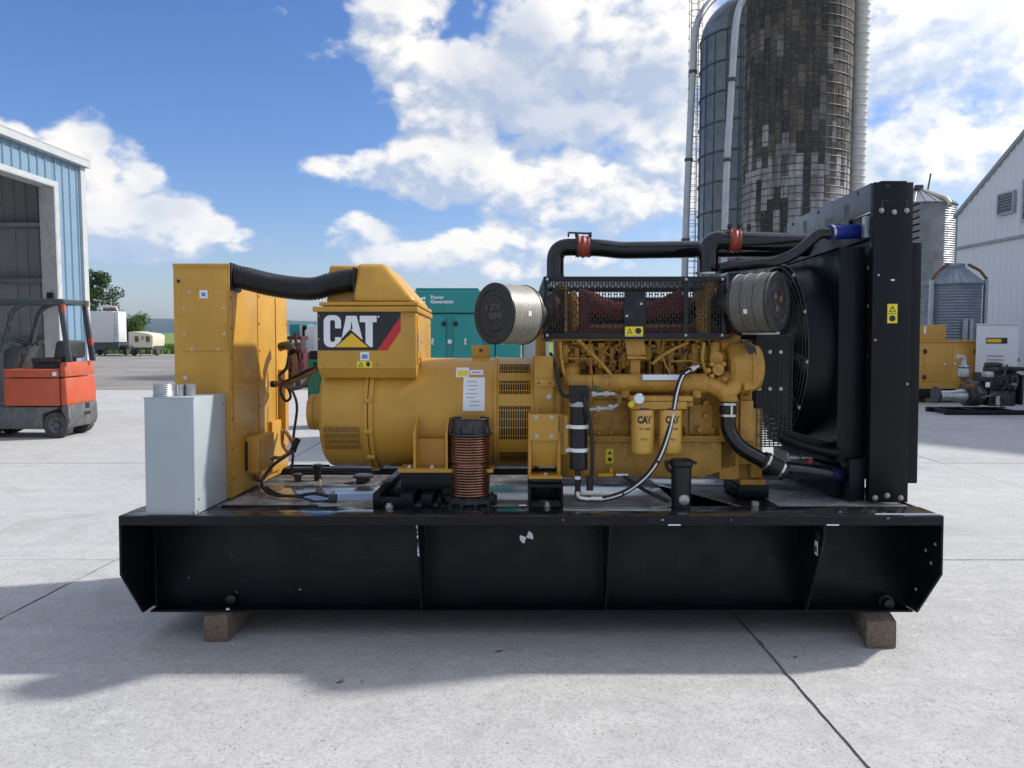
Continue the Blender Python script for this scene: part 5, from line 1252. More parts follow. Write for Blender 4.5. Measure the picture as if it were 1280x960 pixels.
def terminal_box():
    y0, y1 = .50, 1.34; xl, xr = gx(396.5, y0, 420), gx(520, y0, 420)
    z1 = gz(390, y0); z0 = gz(461, y0); zb = gz(472.5, y0 + .03)
    def X(px): return gx(px, y0, 420)
    def Z(py): return gz(py, y0)
    t = M(YEL).box(xl, xr, y0, y1, z0, z1).build('terminal_box', GS, bevel=.004)
    M(YEL).hexa([(xl + .012, y0 + .05, zb), (xr - .006, y0 + .05, zb), (xr - .006, y1 - .05, zb), (xl + .012, y1 - .05, zb)], [(xl + .003, y0 + .003, z0 - .001), (xr - .001, y0 + .003, z0 - .001), (xr - .001, y1 - .003, z0 - .001), (xl + .003, y1 - .003, z0 - .001)]).build('lower_collar', t, bevel=.002)
    lid = M(YEL).box(gx(390.5, y0 - .02, 385), gx(522, y0 - .02, 385), y0 - .02, y1 + .02, z1 + .001, gz(383.2, y0 - .02)).build('lid', t, bevel=.004)
    # side panel on the right face
    sp = M(YEL, DKST).box(xr + .0005, xr + .006, y0 + .04, y1 - .04, z0 + .03, z1 - .02)
    for y_, z_ in ((.56, .36), (.72, .35), (.95, .34), (.56, .18), (.72, .17), (.6, .06), (.8, .055), (1.0, .05), (1.22, .3)): sp.bolt((xr + .006, y_, z0 + z_), (1, 0, 0), .008, .005, DKST)
    sp.build('side_panel', t, bevel=.001)
    M(LGRY).box(xr + .0065, xr + .009, .545, .60, z0 + .12, z0 + .22).build('data_plate', t)
    bl = M(YEN)
    for px, py in ((398.5, 424), (399, 395), (514, 395), (514, 424), (404, 456), (437, 456), (472, 456), (504, 456), (513, 456)): bl.bolt((X(px), y0, Z(py)), (0, -1, 0), .006, .005)
    bl.build('panel_screws', t)
    # CAT panel
    def Q(pts, dy): return [(X(a), y0 - dy, Z(b)) for a, b in pts]
    lg = M(LBLK).poly(Q([(397.2, 389.6), (501, 389.6), (501, 396), (472, 438), (397.2, 438)][::-1], .0015)).build('brand_panel', GS)
    M(LRED).poly(Q([(501, 395.5), (501, 413.5), (484, 438), (471.5, 438)][::-1], .0022)).build('red_stripe', lg)
    def arc(cx, cy, rx, ry, a0, a1, k=6): return [(cx + rx * math.cos(R(a0 + (a1 - a0) * i / k)), cy - ry * math.sin(R(a0 + (a1 - a0) * i / k))) for i in range(k + 1)]
    C = arc(418.5, 402.5, 8, 8.5, 0, 90) + arc(413, 402.5, 8.2, 8.5, 90, 180) + arc(413, 425.5, 8.2, 8.5, 180, 270) + [(418.5, 434)] + [(419.5, 433), (426.5, 425.5)] + [(426.5, 421.5), (419, 421.5), (419, 425)] + arc(415.9, 425, 3.1, 2.6, 0, -180) + arc(415.9, 402.6, 3.1, 2.6, 180, 0) + [(419, 410.5), (426.5, 410.5)]
    M(WHT).poly(Q(C[::-1], .0026)).build('letter_c', lg)
    M(WHT).poly(Q([(433, 394.8), (446, 394.8), (453.4, 425), (440, 413.2), (438.2, 411.5), (441, 411.5), (439.6, 401), (438.2, 411.5), (436, 413.5), (427, 423.5)][::-1], .0026)).build('letter_a', lg)
    M(WHT).poly(Q([(450, 394.8), (471, 394.8), (471, 402.8), (466, 402.8), (466, 433.8), (462.5, 433.8), (457, 428.5), (457, 402.8), (450, 402.8)][::-1], .0028)).build('letter_t', lg)
    M(LBLK).poly(Q([(439.8, 414.3), (463, 435.2), (416.5, 435.2)][::-1], .0031)).build('triangle_outline', lg)
    M(CATY).poly(Q([(439.8, 416.6), (460.3, 434), (419.3, 434)][::-1], .0035)).build('triangle', lg)
    M(WHT).lathe((X(473.3), y0 - .0018, Z(396)), (0, -1, 0), [(0, .006), (.0008, .006)], 12).build('registered_dot', lg)
    M(WHT).box(X(450.3), X(461.3), y0 - .003, y0 - .001, Z(450.5), Z(440)).build('manual_sticker', t)
    M(LBLU).box(X(452.3), X(459.3), y0 - .0038, y0 - .0031, Z(448.5), Z(443)).build('sticker_print', t)
    wl = M(LYEL).box(X(446), X(465), y0 - .003, y0 - .001, Z(459.6), Z(451.4)).build('warning_sticker', t)
    k = M(LBLK); k.poly(Q([(450.8, 452.6), (454, 458.4), (447.6, 458.4)][::-1], .0036)); k.poly(Q(arc(460, 455.3, 2.6, 3.2, 0, 350, 12), .0036)); k.build('sticker_print', wl)
    M(LYEL).poly(Q([(450.8, 454.6), (452.6, 457.7), (449, 457.7)][::-1], .0042)).build('sticker_print', wl)
    # intake hood on top
    zl = gz(383, y0) + .006; zt = gz(329, y0 + .1); zs = gz(377.5, y0)
    xm = gx(441.5, y0, 350)
    yb = y1 - .03
    def ring(x0, x1, ya, yb_, z): return [(x0, ya, z), (x1, ya, z), (x1, yb_, z), (x0, yb_, z)]
    h = M(YEL).hexa(ring(gx(398.5, y0, 380), gx(523, y0, 380), y0 + .0, yb, zl), ring(gx(398.8, y0, 380), gx(522.5, y0, 380), y0 + .002, yb, zs - .0))
    hd = h.build('intake_hood', GS, bevel=.004)
    f = M(YEL).hexa(ring(xm - .01, gx(521, y0, 370), y0 + .012, yb - .01, zs + .001), ring(xm, gx(478, y0, 330), y0 + .10, yb - .12, zt)).build('hood_shell', hd, bevel=.035, seg=4)
    M(YEL).hexa(ring(gx(399.5, y0, 370), xm + .02, y0 + .16, yb - .02, zs + .001), ring(gx(401, y0, 370), xm + .02, y0 + .22, yb - .12, gz(332, y0 + .25))).build('hood_side', hd, bevel=.02, seg=3)
    zp = gz(350, .62)
    M(PLG).box(xm - .014, xm - .002, .555, .735, zp - .085, zp + .075).build('hose_flange', hd, bevel=.002)
    return t, xm, zp
TBX, HXM, HZP = terminal_box()

def corrugated_hose():
    a = Vector((CXR + .016, .62, HZ)); b = Vector((HXM - .012, .645, HZP))
    pts = [a, a + Vector((.06, 0, -.006)), a.lerp(b, .33) + Vector((0, -.005, -.045)), a.lerp(b, .62) + Vector((0, -.01, -.062)), b + Vector((-.16, -.004, -.024)), b + Vector((-.05, 0, -.001)), b]
    P = smooth_path(pts, 40); L = [0]
    for i in range(1, len(P)): L.append(L[-1] + (P[i] - P[i - 1]).length)
    tot = L[-1]; nr = 46; S = []; rad = []; j = 0
    for k in range(nr * 4 + 1):
        s = tot * k / (nr * 4)
        while j < len(L) - 2 and L[j + 1] < s: j += 1
        t = (s - L[j]) / max(1e-9, L[j + 1] - L[j]); S.append(P[j].lerp(P[j + 1], t)); rad.append(.069 + (.0, .0, .0055, .0055)[k % 4])
    M(PLG).tube(S, 0, 22, radii=rad).build('corrugated_hose', GS, angle=60)
corrugated_hose()

def cables():
    def T(name, pts, r, mat, n=8): return M(mat).tube(smooth_path([Vector(p) for p in pts], 7), r, n).build(name, GS)
    g = lambda px, py, y: G(px, py, y)
    T('cable', [g(350, 436, 1.35), g(360, 434, 1.3), g(367, 443, 1.25), g(369, 462, 1.2), g(364, 478, 1.2), g(352, 480, 1.3)], .020, CABLE)
    T('cable', [g(351, 433, 1.35), g(361, 432, 1.28), g(366, 440, 1.22)], .030, RUB)
    T('cable', [g(341, 479, 1.2), g(354, 478, 1.1), g(370, 470, 1.0), g(384, 463, .95), g(397, 458, .92)], .012, RUB)
    T('cable', [g(341, 480, 1.2), g(352, 481, 1.1), g(366, 486, 1.0), g(380, 481, .95), g(388, 468, .95), g(396, 460, .92)], .013, CGREY)
    T('cable', [g(343, 479, 1.18), g(358, 478, 1.08), g(372, 474, 1.0), g(388, 466, .95), g(398, 461, .92)], .015, CABLE)
    T('cable', [g(352, 479, 1.1), g(351, 490, 1.05), g(357, 501, 1.0), g(363, 497, 1.0), g(361, 487, 1.03), g(354, 480, 1.08)], .010, RUB)
    T('cable', [g(353, 476, 1.25), g(349, 470, 1.3), g(358, 460, 1.3), g(361, 446, 1.3)], .012, RUB)
    T('cable', [g(364, 485, 1.3), g(370, 500, 1.3), g(371, 515, 1.3), g(367, 545, 1.3), g(366, 572, 1.3), g(364, 594, 1.32)], .010, RUB)
    M(PLG).box(*sorted((g(339, 480, 1.2).x, g(347, 480, 1.2).x)), 1.17, 1.23, g(340, 484, 1.2).z, g(340, 476, 1.2).z).build('cable_gland', GS, bevel=.008)
    T('cable', [g(353, 538, 1.4), g(354, 556, 1.3), g(362, 566, 1.2), g(369, 560, 1.15), g(366, 552, 1.15), g(358, 540, 1.35)], .014, CABLE)
    T('cable', [g(356, 538, 1.4), g(366, 554, 1.2), g(364, 563, 1.15), g(352, 572, 1.05), g(343, 572, 1.0), g(340, 575, 1.0)], .013, CABLE)
    T('cable', [g(371, 550, 1.15), g(368, 562, 1.12), g(356, 571, 1.0), g(342, 581, .9), g(330, 596, .8), g(327, 604, .72), g(332, 613, .62), g(346, 619, .55), g(370, 620, .52), g(392, 617, .5), g(410, 620, .48)], .011, RUB)
    T('cable', [g(332, 609, .66), g(350, 618, .55), g(376, 622, .50), g(395, 627, .47), g(412, 626, .46)], .008, RUB)
    M(RUB).tube(smooth_path([g(373, 548, 1.14), g(369, 556, 1.13), g(366, 565, 1.12)], 4), .022, 8).build('cable_wrap', GS)
    M(DKST).box(g(411, 620, .46).x, g(421, 620, .46).x, .44, .48, ZT - .011, ZT + .04).build('cable_lug', GS, bevel=.006)
    M(STEEL).lathe(g(415, 617, .46), (0, 0, 1), [(0, .012), (.02, .012)], 8).build('cable_lug_bolt', GS)
    for px in (345, 350): T('conduit_loop', [g(318, 594, .95) + Vector((.0, 0, 0)), g(320 + (px - 345), 600, .95), g(328, 600, 1.0), g(334, 592, 1.05)], .011, CABLE)
cables()

def mounts():
    # alternator rails running front to back
    for xa, xb in ((gx(466, .24, 620), gx(516, .24, 620)),):
        z1 = gz(617, .24)
        m = M(BLK).box(xa, xa + .045, .235, 1.55, ZT + .0005, z1).box(xb - .075, xb, .235, 1.55, ZT + .0005, z1)
        m.box(xa + .046, xb - .076, .237, .247, ZT + .0005, z1 - .02).box(xa + .046, xb - .076, .52, 1.5, ZT + .0005, z1 - .035)
        ch = m.build('alternator_rail', GS, bevel=.003)
        M(BOLT).lathe(((xa + xb) / 2 - .02, .226, ZT + .0005), (0, 0, 1), [(0, .024), (.014, .024), (.016, .015), (.028, .014)], 10).build('rail_bolt', ch)
    xa, xb = gx(527, .30, 620), gx(541, .30, 620)
    M(BLK).box(xa, xb, .28, 1.5, ZT + .0005, ZT + .07).box(xb + .03, xb + .05, .28, 1.5, ZT + .0005, ZT + .05).build('alternator_rail', GS, bevel=.003)
    fz = gz(583, .48) - .0235; z1 = gz(617, .24)
    M(BLK).box(gx(503, .45, 590), gx(586, .45, 590), .38, .58, z1 + .001, fz).build('rail_spacer', GS, bevel=.004)
    M(BLK).box(gx(503, .45, 590), gx(586, .45, 590), 1.2, 1.38, z1 + .001, fz).build('rail_spacer', GS, bevel=.004)
    # engine support bracket (yellow) and rubber mount (black)
    def X(px): return gx(px, .33, 560)
    def Z(py): return gz(py, .33)
    b = M(YEL, BOLT).box(X(660.5), X(698), .33, .345, Z(551), Z(517.5))
    for px, py in ((670.5, 521.5), (689.5, 521.5), (670.5, 545.5), (689.5, 545.5)): b.bolt((X(px), .33, Z(py)), (0, -1, 0), .012, .012, BOLT)
    b.use(YEL).box(X(660.5), X(664), .346, .62, Z(596), Z(517.5)).box(X(697), X(701), .346, .62, Z(596), Z(540))
    b.hexa([(X(664) + .001, .40, Z(585)), (X(697) - .001, .40, Z(585)), (X(697) - .001, .62, Z(585)), (X(664) + .001, .62, Z(585))], [(X(664) + .001, .352, Z(551) ), (X(697) - .001, .352, Z(551)), (X(697) - .001, .62, Z(551)), (X(664) + .001, .62, Z(551))])
    b.box(X(660.5), X(702), .30, .62, Z(598), Z(594)); b.bolt((X(682), .34, Z(594)), (0, 0, 1), .014, .015, BOLT)
    br = b.build('engine_bracket', GS, bevel=.002)
    M(YEN).box(X(698) + .002, X(711), .36, .5, Z(569), Z(519)).build('bracket_plate', GS, bevel=.003)
    M(RUB).box(X(662), X(700), .31, .60, Z(603), Z(598) - .001).build('rubber_mount', GS, bevel=.006)
    zc = Z(603) - .002
    ch = M(BLK).box(gx(661, .26, 620), gx(704, .26, 620), .255, .60, zc - .02, zc).box(gx(661, .26, 620), gx(664, .26, 620), .255, .60, ZT + .0005, zc - .021).box(gx(701, .26, 620), gx(704, .26, 620), .255, .60, ZT + .0005, zc - .021).box(gx(664, .26, 620) + .001, gx(701, .26, 620) - .001, .45, .46, ZT + .0005, zc - .021).build('mount_channel', GS, bevel=.003)
    M(BOLT).lathe((gx(684, .27, 630), .28, ZT + .0005), (0, 0, 1), [(0, .022), (.006, .022), (.007, .014), (.024, .013)], 10).build('mount_bolt', ch)
    M(STEEL).tube([(gx(649, .28, 635), .27, ZT + .006), (gx(658, .28, 635), .27, ZT + .006)], .008, 8).build('deck_clip', GS)
    # front engine foot
    m = M(YEN).box(gx(924, .62, 600), gx(956, .62, 600), .60, .90, gz(606, .62) , gz(599, .62)).prism([(gx(918, .66, 560), gz(600, .66)), (gx(918, .66, 560), gz(555, .66)), (gx(935, .66, 560), gz(560, .66)), (gx(956, .66, 560), gz(600, .66))], 'y', .66, .70)
    m.build('front_foot', GS, bevel=.004)
    M(BLK).box(gx(922, .62, 610), gx(960, .62, 610), .6, .95, ZT - .011, gz(606.5, .62)).build('front_foot_block', GS, bevel=.004)
mounts()

# ------------------------------------------------------------------ engine
def engine():
    yb = .62                                           # face of the block towards the viewer
    def X(px, y=yb): return gx(px, y, 500)
    def Z(py, y=yb): return gz(py, y)
    blk = M(YEN).box(X(700), X(940), yb, 1.20, Z(548), Z(472)).box(X(697), X(925), yb + .09, 1.17, Z(471.7), Z(417)).build('engine_block', GS, bevel=.008)
    M(YEN).prism([(X(703, .58), Z(597, .58)), (X(700, .58), Z(590, .58)), (X(700, .58), Z(547, .58)), (X(922, .58), Z(547, .58)), (X(921, .58), Z(583, .58)), (X(905, .58), Z(588, .58)), (X(880, .58), Z(596, .58))], 'y', .56, 1.22).build('oil_pan', blk, bevel=.012)
    fl = M(YEN).box(X(700), X(925), .535, .60, Z(551.5, .55), Z(548.6, .55)).box(X(700), X(925), .53, .60, Z(548.4, .55), Z(545, .55))
    for k in range(26): fl.bolt((X(704 + 8.6 * k), .53, Z(546.8, .55)), (0, -1, 0), .006, .006)
    fl.build('pan_flange', blk, bevel=.002)
    # upper casting: cylinder bays, ribs, bosses and bolts
    up = M(YEC)
    for k in range(6):
        px = 704 + k * 37
        up.box(X(px + 3), X(px + 14), yb + .02, yb + .10, Z(470), Z(428)).box(X(px + 18), X(px + 29), yb + .035, yb + .10, Z(462), Z(424)).box(X(px + 1), X(px + 30), yb + .0, yb + .10, Z(436), Z(432.5)).box(X(px + 8), X(px + 33), yb - .012, yb + .10, Z(452.5), Z(449.5))
        up.box(X(px + 31.5), X(px + 34.5), yb - .03, yb + .10, Z(471), Z(419)).box(X(px + 15.5), X(px + 17), yb - .0, yb + .10, Z(471), Z(426))
        up.cyl((X(px + 11), yb - .022, Z(446)), (X(px + 11), yb + .1, Z(446)), .026, n=16)
        up.cyl((X(px + 25), yb - .018, Z(438)), (X(px + 25), yb + .1, Z(438)), .020, n=14)
    up.build('cylinder_casting', blk, bevel=.006)
    rs = random.Random(21); bo = M(YEN, DKST)
    for k in range(64):
        px = rs.uniform(702, 915); py = rs.uniform(424, 466); rr = rs.choice([.008, .010, .013])
        z_ = Z(py); x_ = X(px)
        bo = M(YEN, LBLK); bo.use(YEN).lathe((x_, yb + .06, z_), (0, -1, 0), [(0, rr * 1.5), (.07, rr * 1.5), (.074, rr * 2), (.085, rr * 1.9), (.09, rr * 1.2), (.102, rr * 1.1)], 10)
        if rs.random() < .65: bo.use(LBLK).lathe((x_, yb - .0415, z_), (0, -1, 0), [(0, rr * .8), (.002, rr * .8)], 8)
        bo.build('boss', blk)
    for k in range(14):
        px = 703 + k * 14.5; M(YEC).box(X(px), X(px + rs.uniform(4, 9)), yb - .045, yb + .08, Z(rs.uniform(440, 468)), Z(rs.uniform(428, 438))).build('lug', blk, bevel=.004)
    for k in range(9):
        px = 745 + k * 18; z_ = Z(rs.uniform(500, 540)); x_ = X(px); M(YEC).box(x_ - .018, x_ + .02, yb - .03, yb + .01, z_ - rs.uniform(.02, .08), z_ + .03).build('lug', blk, bevel=.004)
    for k in range(5):
        a_ = G(rs.uniform(705, 860), rs.uniform(428, 440), yb - .05); e_ = a_ + Vector((rs.uniform(-.15, .2), 0, -rs.uniform(.06, .14)))
        M(rs.choice([RUB, YEC, DKST])).tube(smooth_path([a_, a_.lerp(e_, .5) + Vector((.02, -.02, .01)), e_], 5), .006, 6).build('sensor_lead', blk)
    M(YEN).box(X(690), X(915), yb - .02, 1.2, Z(426), Z(419)).build('head_gasket_rail', blk, bevel=.004)
    M(YEN).box(X(715), X(908), .75, 1.1, Z(418.6), Z(404)).build('valve_cover', blk, bevel=.02)
    # lower block: panels, bosses and inspection covers
    lo = M(YEN)
    for px0, px1, py0, py1 in ((742, 785, 500, 545), (858, 890, 505, 543), (855, 862, 498, 545), (738, 742, 505, 545), (898, 921, 500, 560)):
        M(YEN).box(X(px0), X(px1), yb - .022, yb + .01, Z(py1), Z(py0)).build('side_cover', blk, bevel=.004)
    for px, py, r_ in ((744, 519, .018), (748, 541, .014), (763, 541, .014), (880, 503, .018), (880, 519, .016), (873, 536, .02), (900, 550, .014), (775, 530, .012), (893, 547, .012)):
        M(YEN).cyl((X(px), yb - .05, Z(py)), (X(px), yb, Z(py)), r_, n=14).build('plug', blk, bevel=.004)
    cir = M(YEN); p = G(877, 592, .56)
    cir.lathe((p.x, .559, p.z), (0, -1, 0), [(0, .024), (.004, .024), (.004, .020), (0, .020)], 20, False); cir.box(X(888, .56), X(898, .56), .555, .5595, Z(561, .56), Z(552, .56)); cir.build('pan_boss', blk)
    # rails, tubes across the block
    tb = M(YEN)
    def t_(pts, r, k=6): M(YEN).tube(smooth_path([G(*p) for p in pts], k), r, 8).build('fuel_line', blk)
    t_([(722, 425, .52), (745, 447, .50), (766, 471, .48)], .011)
    t_([(700, 427, .5), (702, 450, .5), (706, 470, .5), (712, 478, .5)], .009)
    t_([(860, 428, .52), (835, 440, .5), (815, 455, .5)], .010)
    t_([(705, 448, .55), (745, 448.5, .54)], .005); t_([(738, 449, .55), (740, 468, .5)], .005)
    t_([(830, 425, .55), (828, 445, .52), (838, 468, .5)], .006); t_([(838, 452, .52), (862, 451, .52), (876, 455, .52)], .005)
    t_([(880, 428, .5), (878, 450, .5), (884, 468, .5)], .012)
    t_([(740, 560, .56), (745, 553, .55), (790, 552, .55)], .004)
    # brackets over the manifold
    M(YEN).prism([(X(780, .5), Z(423, .5)), (X(804, .5), Z(423, .5)), (X(807, .5), Z(444, .5)), (X(784, .5), Z(447, .5))], 'y', .49, .515).box(X(783, .5), X(806, .5), .46, .515, Z(449, .5), Z(445.5, .5)).box(X(788, .5), X(800, .5), .50, .52, Z(470, .5), Z(449.5, .5)).build('guard_bracket', blk, bevel=.003)
    # coolant manifold pipe
    mp = M(YEN).tube(smooth_path([G(716, 462, .60), G(714, 472, .52), G(722, 478, .48), G(740, 479, .47)], 6), .052, 18)
    mp.build('manifold_elbow', blk)
    zc = Z(479, .48)
    mn = M(YEN).lathe((X(740, .48), .48, zc), (1, 0, 0), [(0, .054), (.10, .056), (.104, .062), (.112, .062), (.116, .057), (X(882, .48) - X(740, .48), .060)], 26).build('coolant_manifold', blk)
    M(YEN).tube(smooth_path([G(880, 479, .48), G(893, 483, .47), G(903, 489, .46), G(908, 492, .46), G(915, 486, .46), G(919, 478, .48)], 5), .05, 18).build('manifold_outlet', blk)
    M(LBLU).poly([(X(802, .42), .4155, Z(475.5, .42)), (X(850, .42), .4155, Z(475.5, .42)), (X(850, .42), .4195, Z(468, .42)), (X(802, .42), .4195, Z(468, .42))]).build('nameplate_backing', mn)
    M(WHT).poly([(X(803, .42), .414, Z(475, .42)), (X(849, .42), .414, Z(475, .42)), (X(849, .42), .418, Z(468.5, .42)), (X(803, .42), .418, Z(468.5, .42))]).build('nameplate', mn)
    for px in (781, 870):
        x_ = X(px, .46); M(YEN).box(x_ - .022, x_ + .022, .43, .52, Z(497, .45), Z(488, .45)).cyl((x_, .45, Z(497, .45)), (x_, .45, Z(488, .45)), .028, n=14).build('manifold_boss', blk, bevel=.004)
    # filter head and the two spin-on filters
    fy = .36
    hd = M(YEN).box(X(786, fy), X(864, fy), fy - .05, .62, Z(501, fy), Z(495, fy)).box(X(787, fy), X(856, fy), fy - .055, fy + .08, Z(511, fy), Z(501.3, fy)).cyl((X(856, fy), fy, Z(505, fy)), (X(866, fy), fy, Z(505, fy)), .018, n=12).build('filter_head', blk, bevel=.006)
    for px in (803.5, 838):
        c = (X(px, fy), fy); rr = X(817.3, fy) - X(803.2, fy); z0, z1 = Z(567.5, fy), Z(512, fy)
        f = M(YEM).lathe((c[0], c[1], z0), (0, 0, 1), [(0, rr * .6), (.004, rr * .86), (.016, rr), (z1 - z0 - .004, rr), (z1 - z0, rr * .95)], 32).build('oil_filter', GS, angle=40)
        M(DKST).lathe((c[0], c[1], z1 + .0005), (0, 0, 1), [(0, rr * .9), (.012, rr * .9)], 24).build('filter_seal', f)
        text('filter_lettering', 'CAT', LBLK, f, (0, 0, Z(527.5, fy)), (1, 0, 0), (0, 0, 1), .056, bend=(c, rr + .0012), bold=.0035, squeeze=.78)
        text('filter_lettering', '1R-1808', LBLK, f, (0, 0, Z(536.5, fy)), (1, 0, 0), (0, 0, 1), .022, bend=(c, rr + .0012))
        text('filter_lettering', 'Filter', LBLK, f, (0, 0, Z(549, fy)), (1, 0, 0), (0, 0, 1), .022, bend=(c, rr + .0012))
        for py0, py1, hw in ((513, 517, .40), (529, 531.5, .40)):
            m = M(LPNK); k = 6
            for i in range(k + 1):
                th = -hw + 2 * hw * i / k
                for py in (py0, py1): m.v.append((c[0] + math.sin(th) * (rr + .001), c[1] - math.cos(th) * (rr + .001), Z(py, fy)))
            for i in range(k): m.face((2 * i + 1, 2 * i + 3, 2 * i + 2, 2 * i))
            m.build('filter_band', f)
    g = G(798.5, 498.5, .29); M(STEEL, WHT).lathe((g.x, .31, g.z), (0, -1, 0), [(0, .03), (.03, .034), (.034, .030)], 20).use(WHT).lathe((g.x, .2755, g.z), (0, -1, 0), [(0, .027), (.002, .027)], 18).build('pressure_gauge', blk)
    g = G(792, 503, .30); M(LYEL).lathe((g.x, .31, g.z), (-.6, -1, -.4), [(0, .016), (.04, .018)], 10).build('brass_fitting', blk)
    M(LYEL).box(X(757.5, .55), X(767, .55), .5545, .556, Z(579, .56), Z(561, .56)).build('warning_label', blk)
    q = M(LBLK); q.poly([G(759.5, 568, .5535), G(765, 568, .5535), G(762.2, 563, .5535)]); q.lathe(G(762.2, 574.3, .554), (0, -1, 0), [(0, .014), (.0008, .014)], 12); q.build('label_print', blk)
    # drain fittings under the pan
    M(CATY).tube([G(748, 594, .5), G(766, 594, .48)], .012, 8).lathe(G(764, 591, .48), (0, 0, 1), [(0, .009), (.03, .013)], 8).build('drain_valve', blk)
    M(STEEL).tube([G(770, 594, .47), G(785, 594, .46)], .014, 8).build('hose_coupling', blk)
    M(RUB).tube(smooth_path([G(780, 595, .46), G(792, 604, .42), G(810, 615, .36), G(836, 627, .30)], 6), .012, 8).build('drain_hose', blk)
    # flywheel housing between alternator and block
    fz = AZ
    M(YEN).lathe((gx(668.8, .53, 515), .87, fz), (1, 0, 0), [(0, .378), (.03, .378), (.034, .362), (.07, .362), (.075, .345), (.16, .34)], 56).build('flywheel_housing', blk, angle=30)
    m = M(YEL, BOLT).box(X(668, .52), X(691, .52), .50, .53, Z(526, .52), Z(445, .52)); m.use(YEN).box(X(668, .5), X(693, .5), .485, .5, Z(483, .5), Z(474, .5)).bolt((X(673, .5), .485, Z(479, .5)), (0, -1, 0), .006, .005, DKST).bolt((X(687, .5), .485, Z(479, .5)), (0, -1, 0), .006, .005, DKST)
    m.bolt((X(686.5, .5), .50, Z(496.5, .5)), (0, -1, 0), .014, .012, BOLT); m.build('timing_plate', blk, bevel=.003)
    M(RUB).tube(smooth_path([G(688, 442, .6), G(694, 455, .5), G(698, 478, .46), G(702, 492, .42), G(712, 496, .4)], 6), .011, 8).build('wiring_harness', blk)
    M(YEL).box(X(669.5, .8), X(682, .8), .78, 1.0, Z(447, .8), Z(405, .8)).box(X(669, .8), X(684, .8), .76, 1.02, Z(415, .8), Z(411, .8)).build('guard_post', blk, bevel=.003)
    # thermostat / water pump housing at the radiator end
    h = M(YEN)
    h.lathe(G(907, 460, .56), (1, 0, 0), [(0, .13), (.02, .155), (.12, .165), (.125, .175), (.14, .175), (.145, .15), (.20, .14), (.215, .10)], 30)
    h.build('water_pump', blk, angle=30)
    M(YEN).prism([(X(927, .5), Z(428, .5)), (X(944, .5), Z(433, .5)), (X(948, .5), Z(446, .5)), (X(947, .5), Z(475, .5)), (X(940, .5), Z(486, .5)), (X(925, .5), Z(488, .5))], 'y', .42, .58).build('pump_cover', blk, bevel=.012)
    M(LBLK).prism([(X(928, .42), Z(428, .42)), (X(943, .42), Z(433, .42)), (X(945, .42), Z(443, .42)), (X(934, .42), Z(442, .42))], 'y', .414, .4195).build('black_patch', blk)
    hs = M(YEN)
    hs.cyl(G(895, 448, .48), G(905, 446, .60), .042, n=18).cyl(G(898, 462, .44), G(898, 462, .6), .036, n=18).cyl(G(894, 428, .52), G(893, 446, .52), .03, n=16).cyl(G(898, 478, .5), G(912, 470, .5), .04, n=16)
    for px, py in ((890, 455), (890, 470), (905, 455), (906, 473), (915, 480), (886, 463), (899, 462)): hs.bolt(G(px, py, .44), (0, -1, 0), .011, .012)
    hs.build('thermostat_housing', blk, bevel=.003)
    M(YEN).box(X(897), X(922), .56, .9, Z(598), Z(498)).box(X(922.3), X(938), .58, .9, Z(580), Z(486)).box(X(938.3), X(953), .60, .9, Z(597), Z(510)).build('front_housing', blk, bevel=.01)
    M(YEN).box(X(921), X(937), .54, .5795, Z(550), Z(500)).build('housing_rib', blk, bevel=.004)
    M(YEN).tube(smooth_path([G(922, 421, .6), G(912, 430, .6), G(897, 432, .56)], 5), .045, 14).build('vent_elbow', blk)
    return blk
ENG = engine()

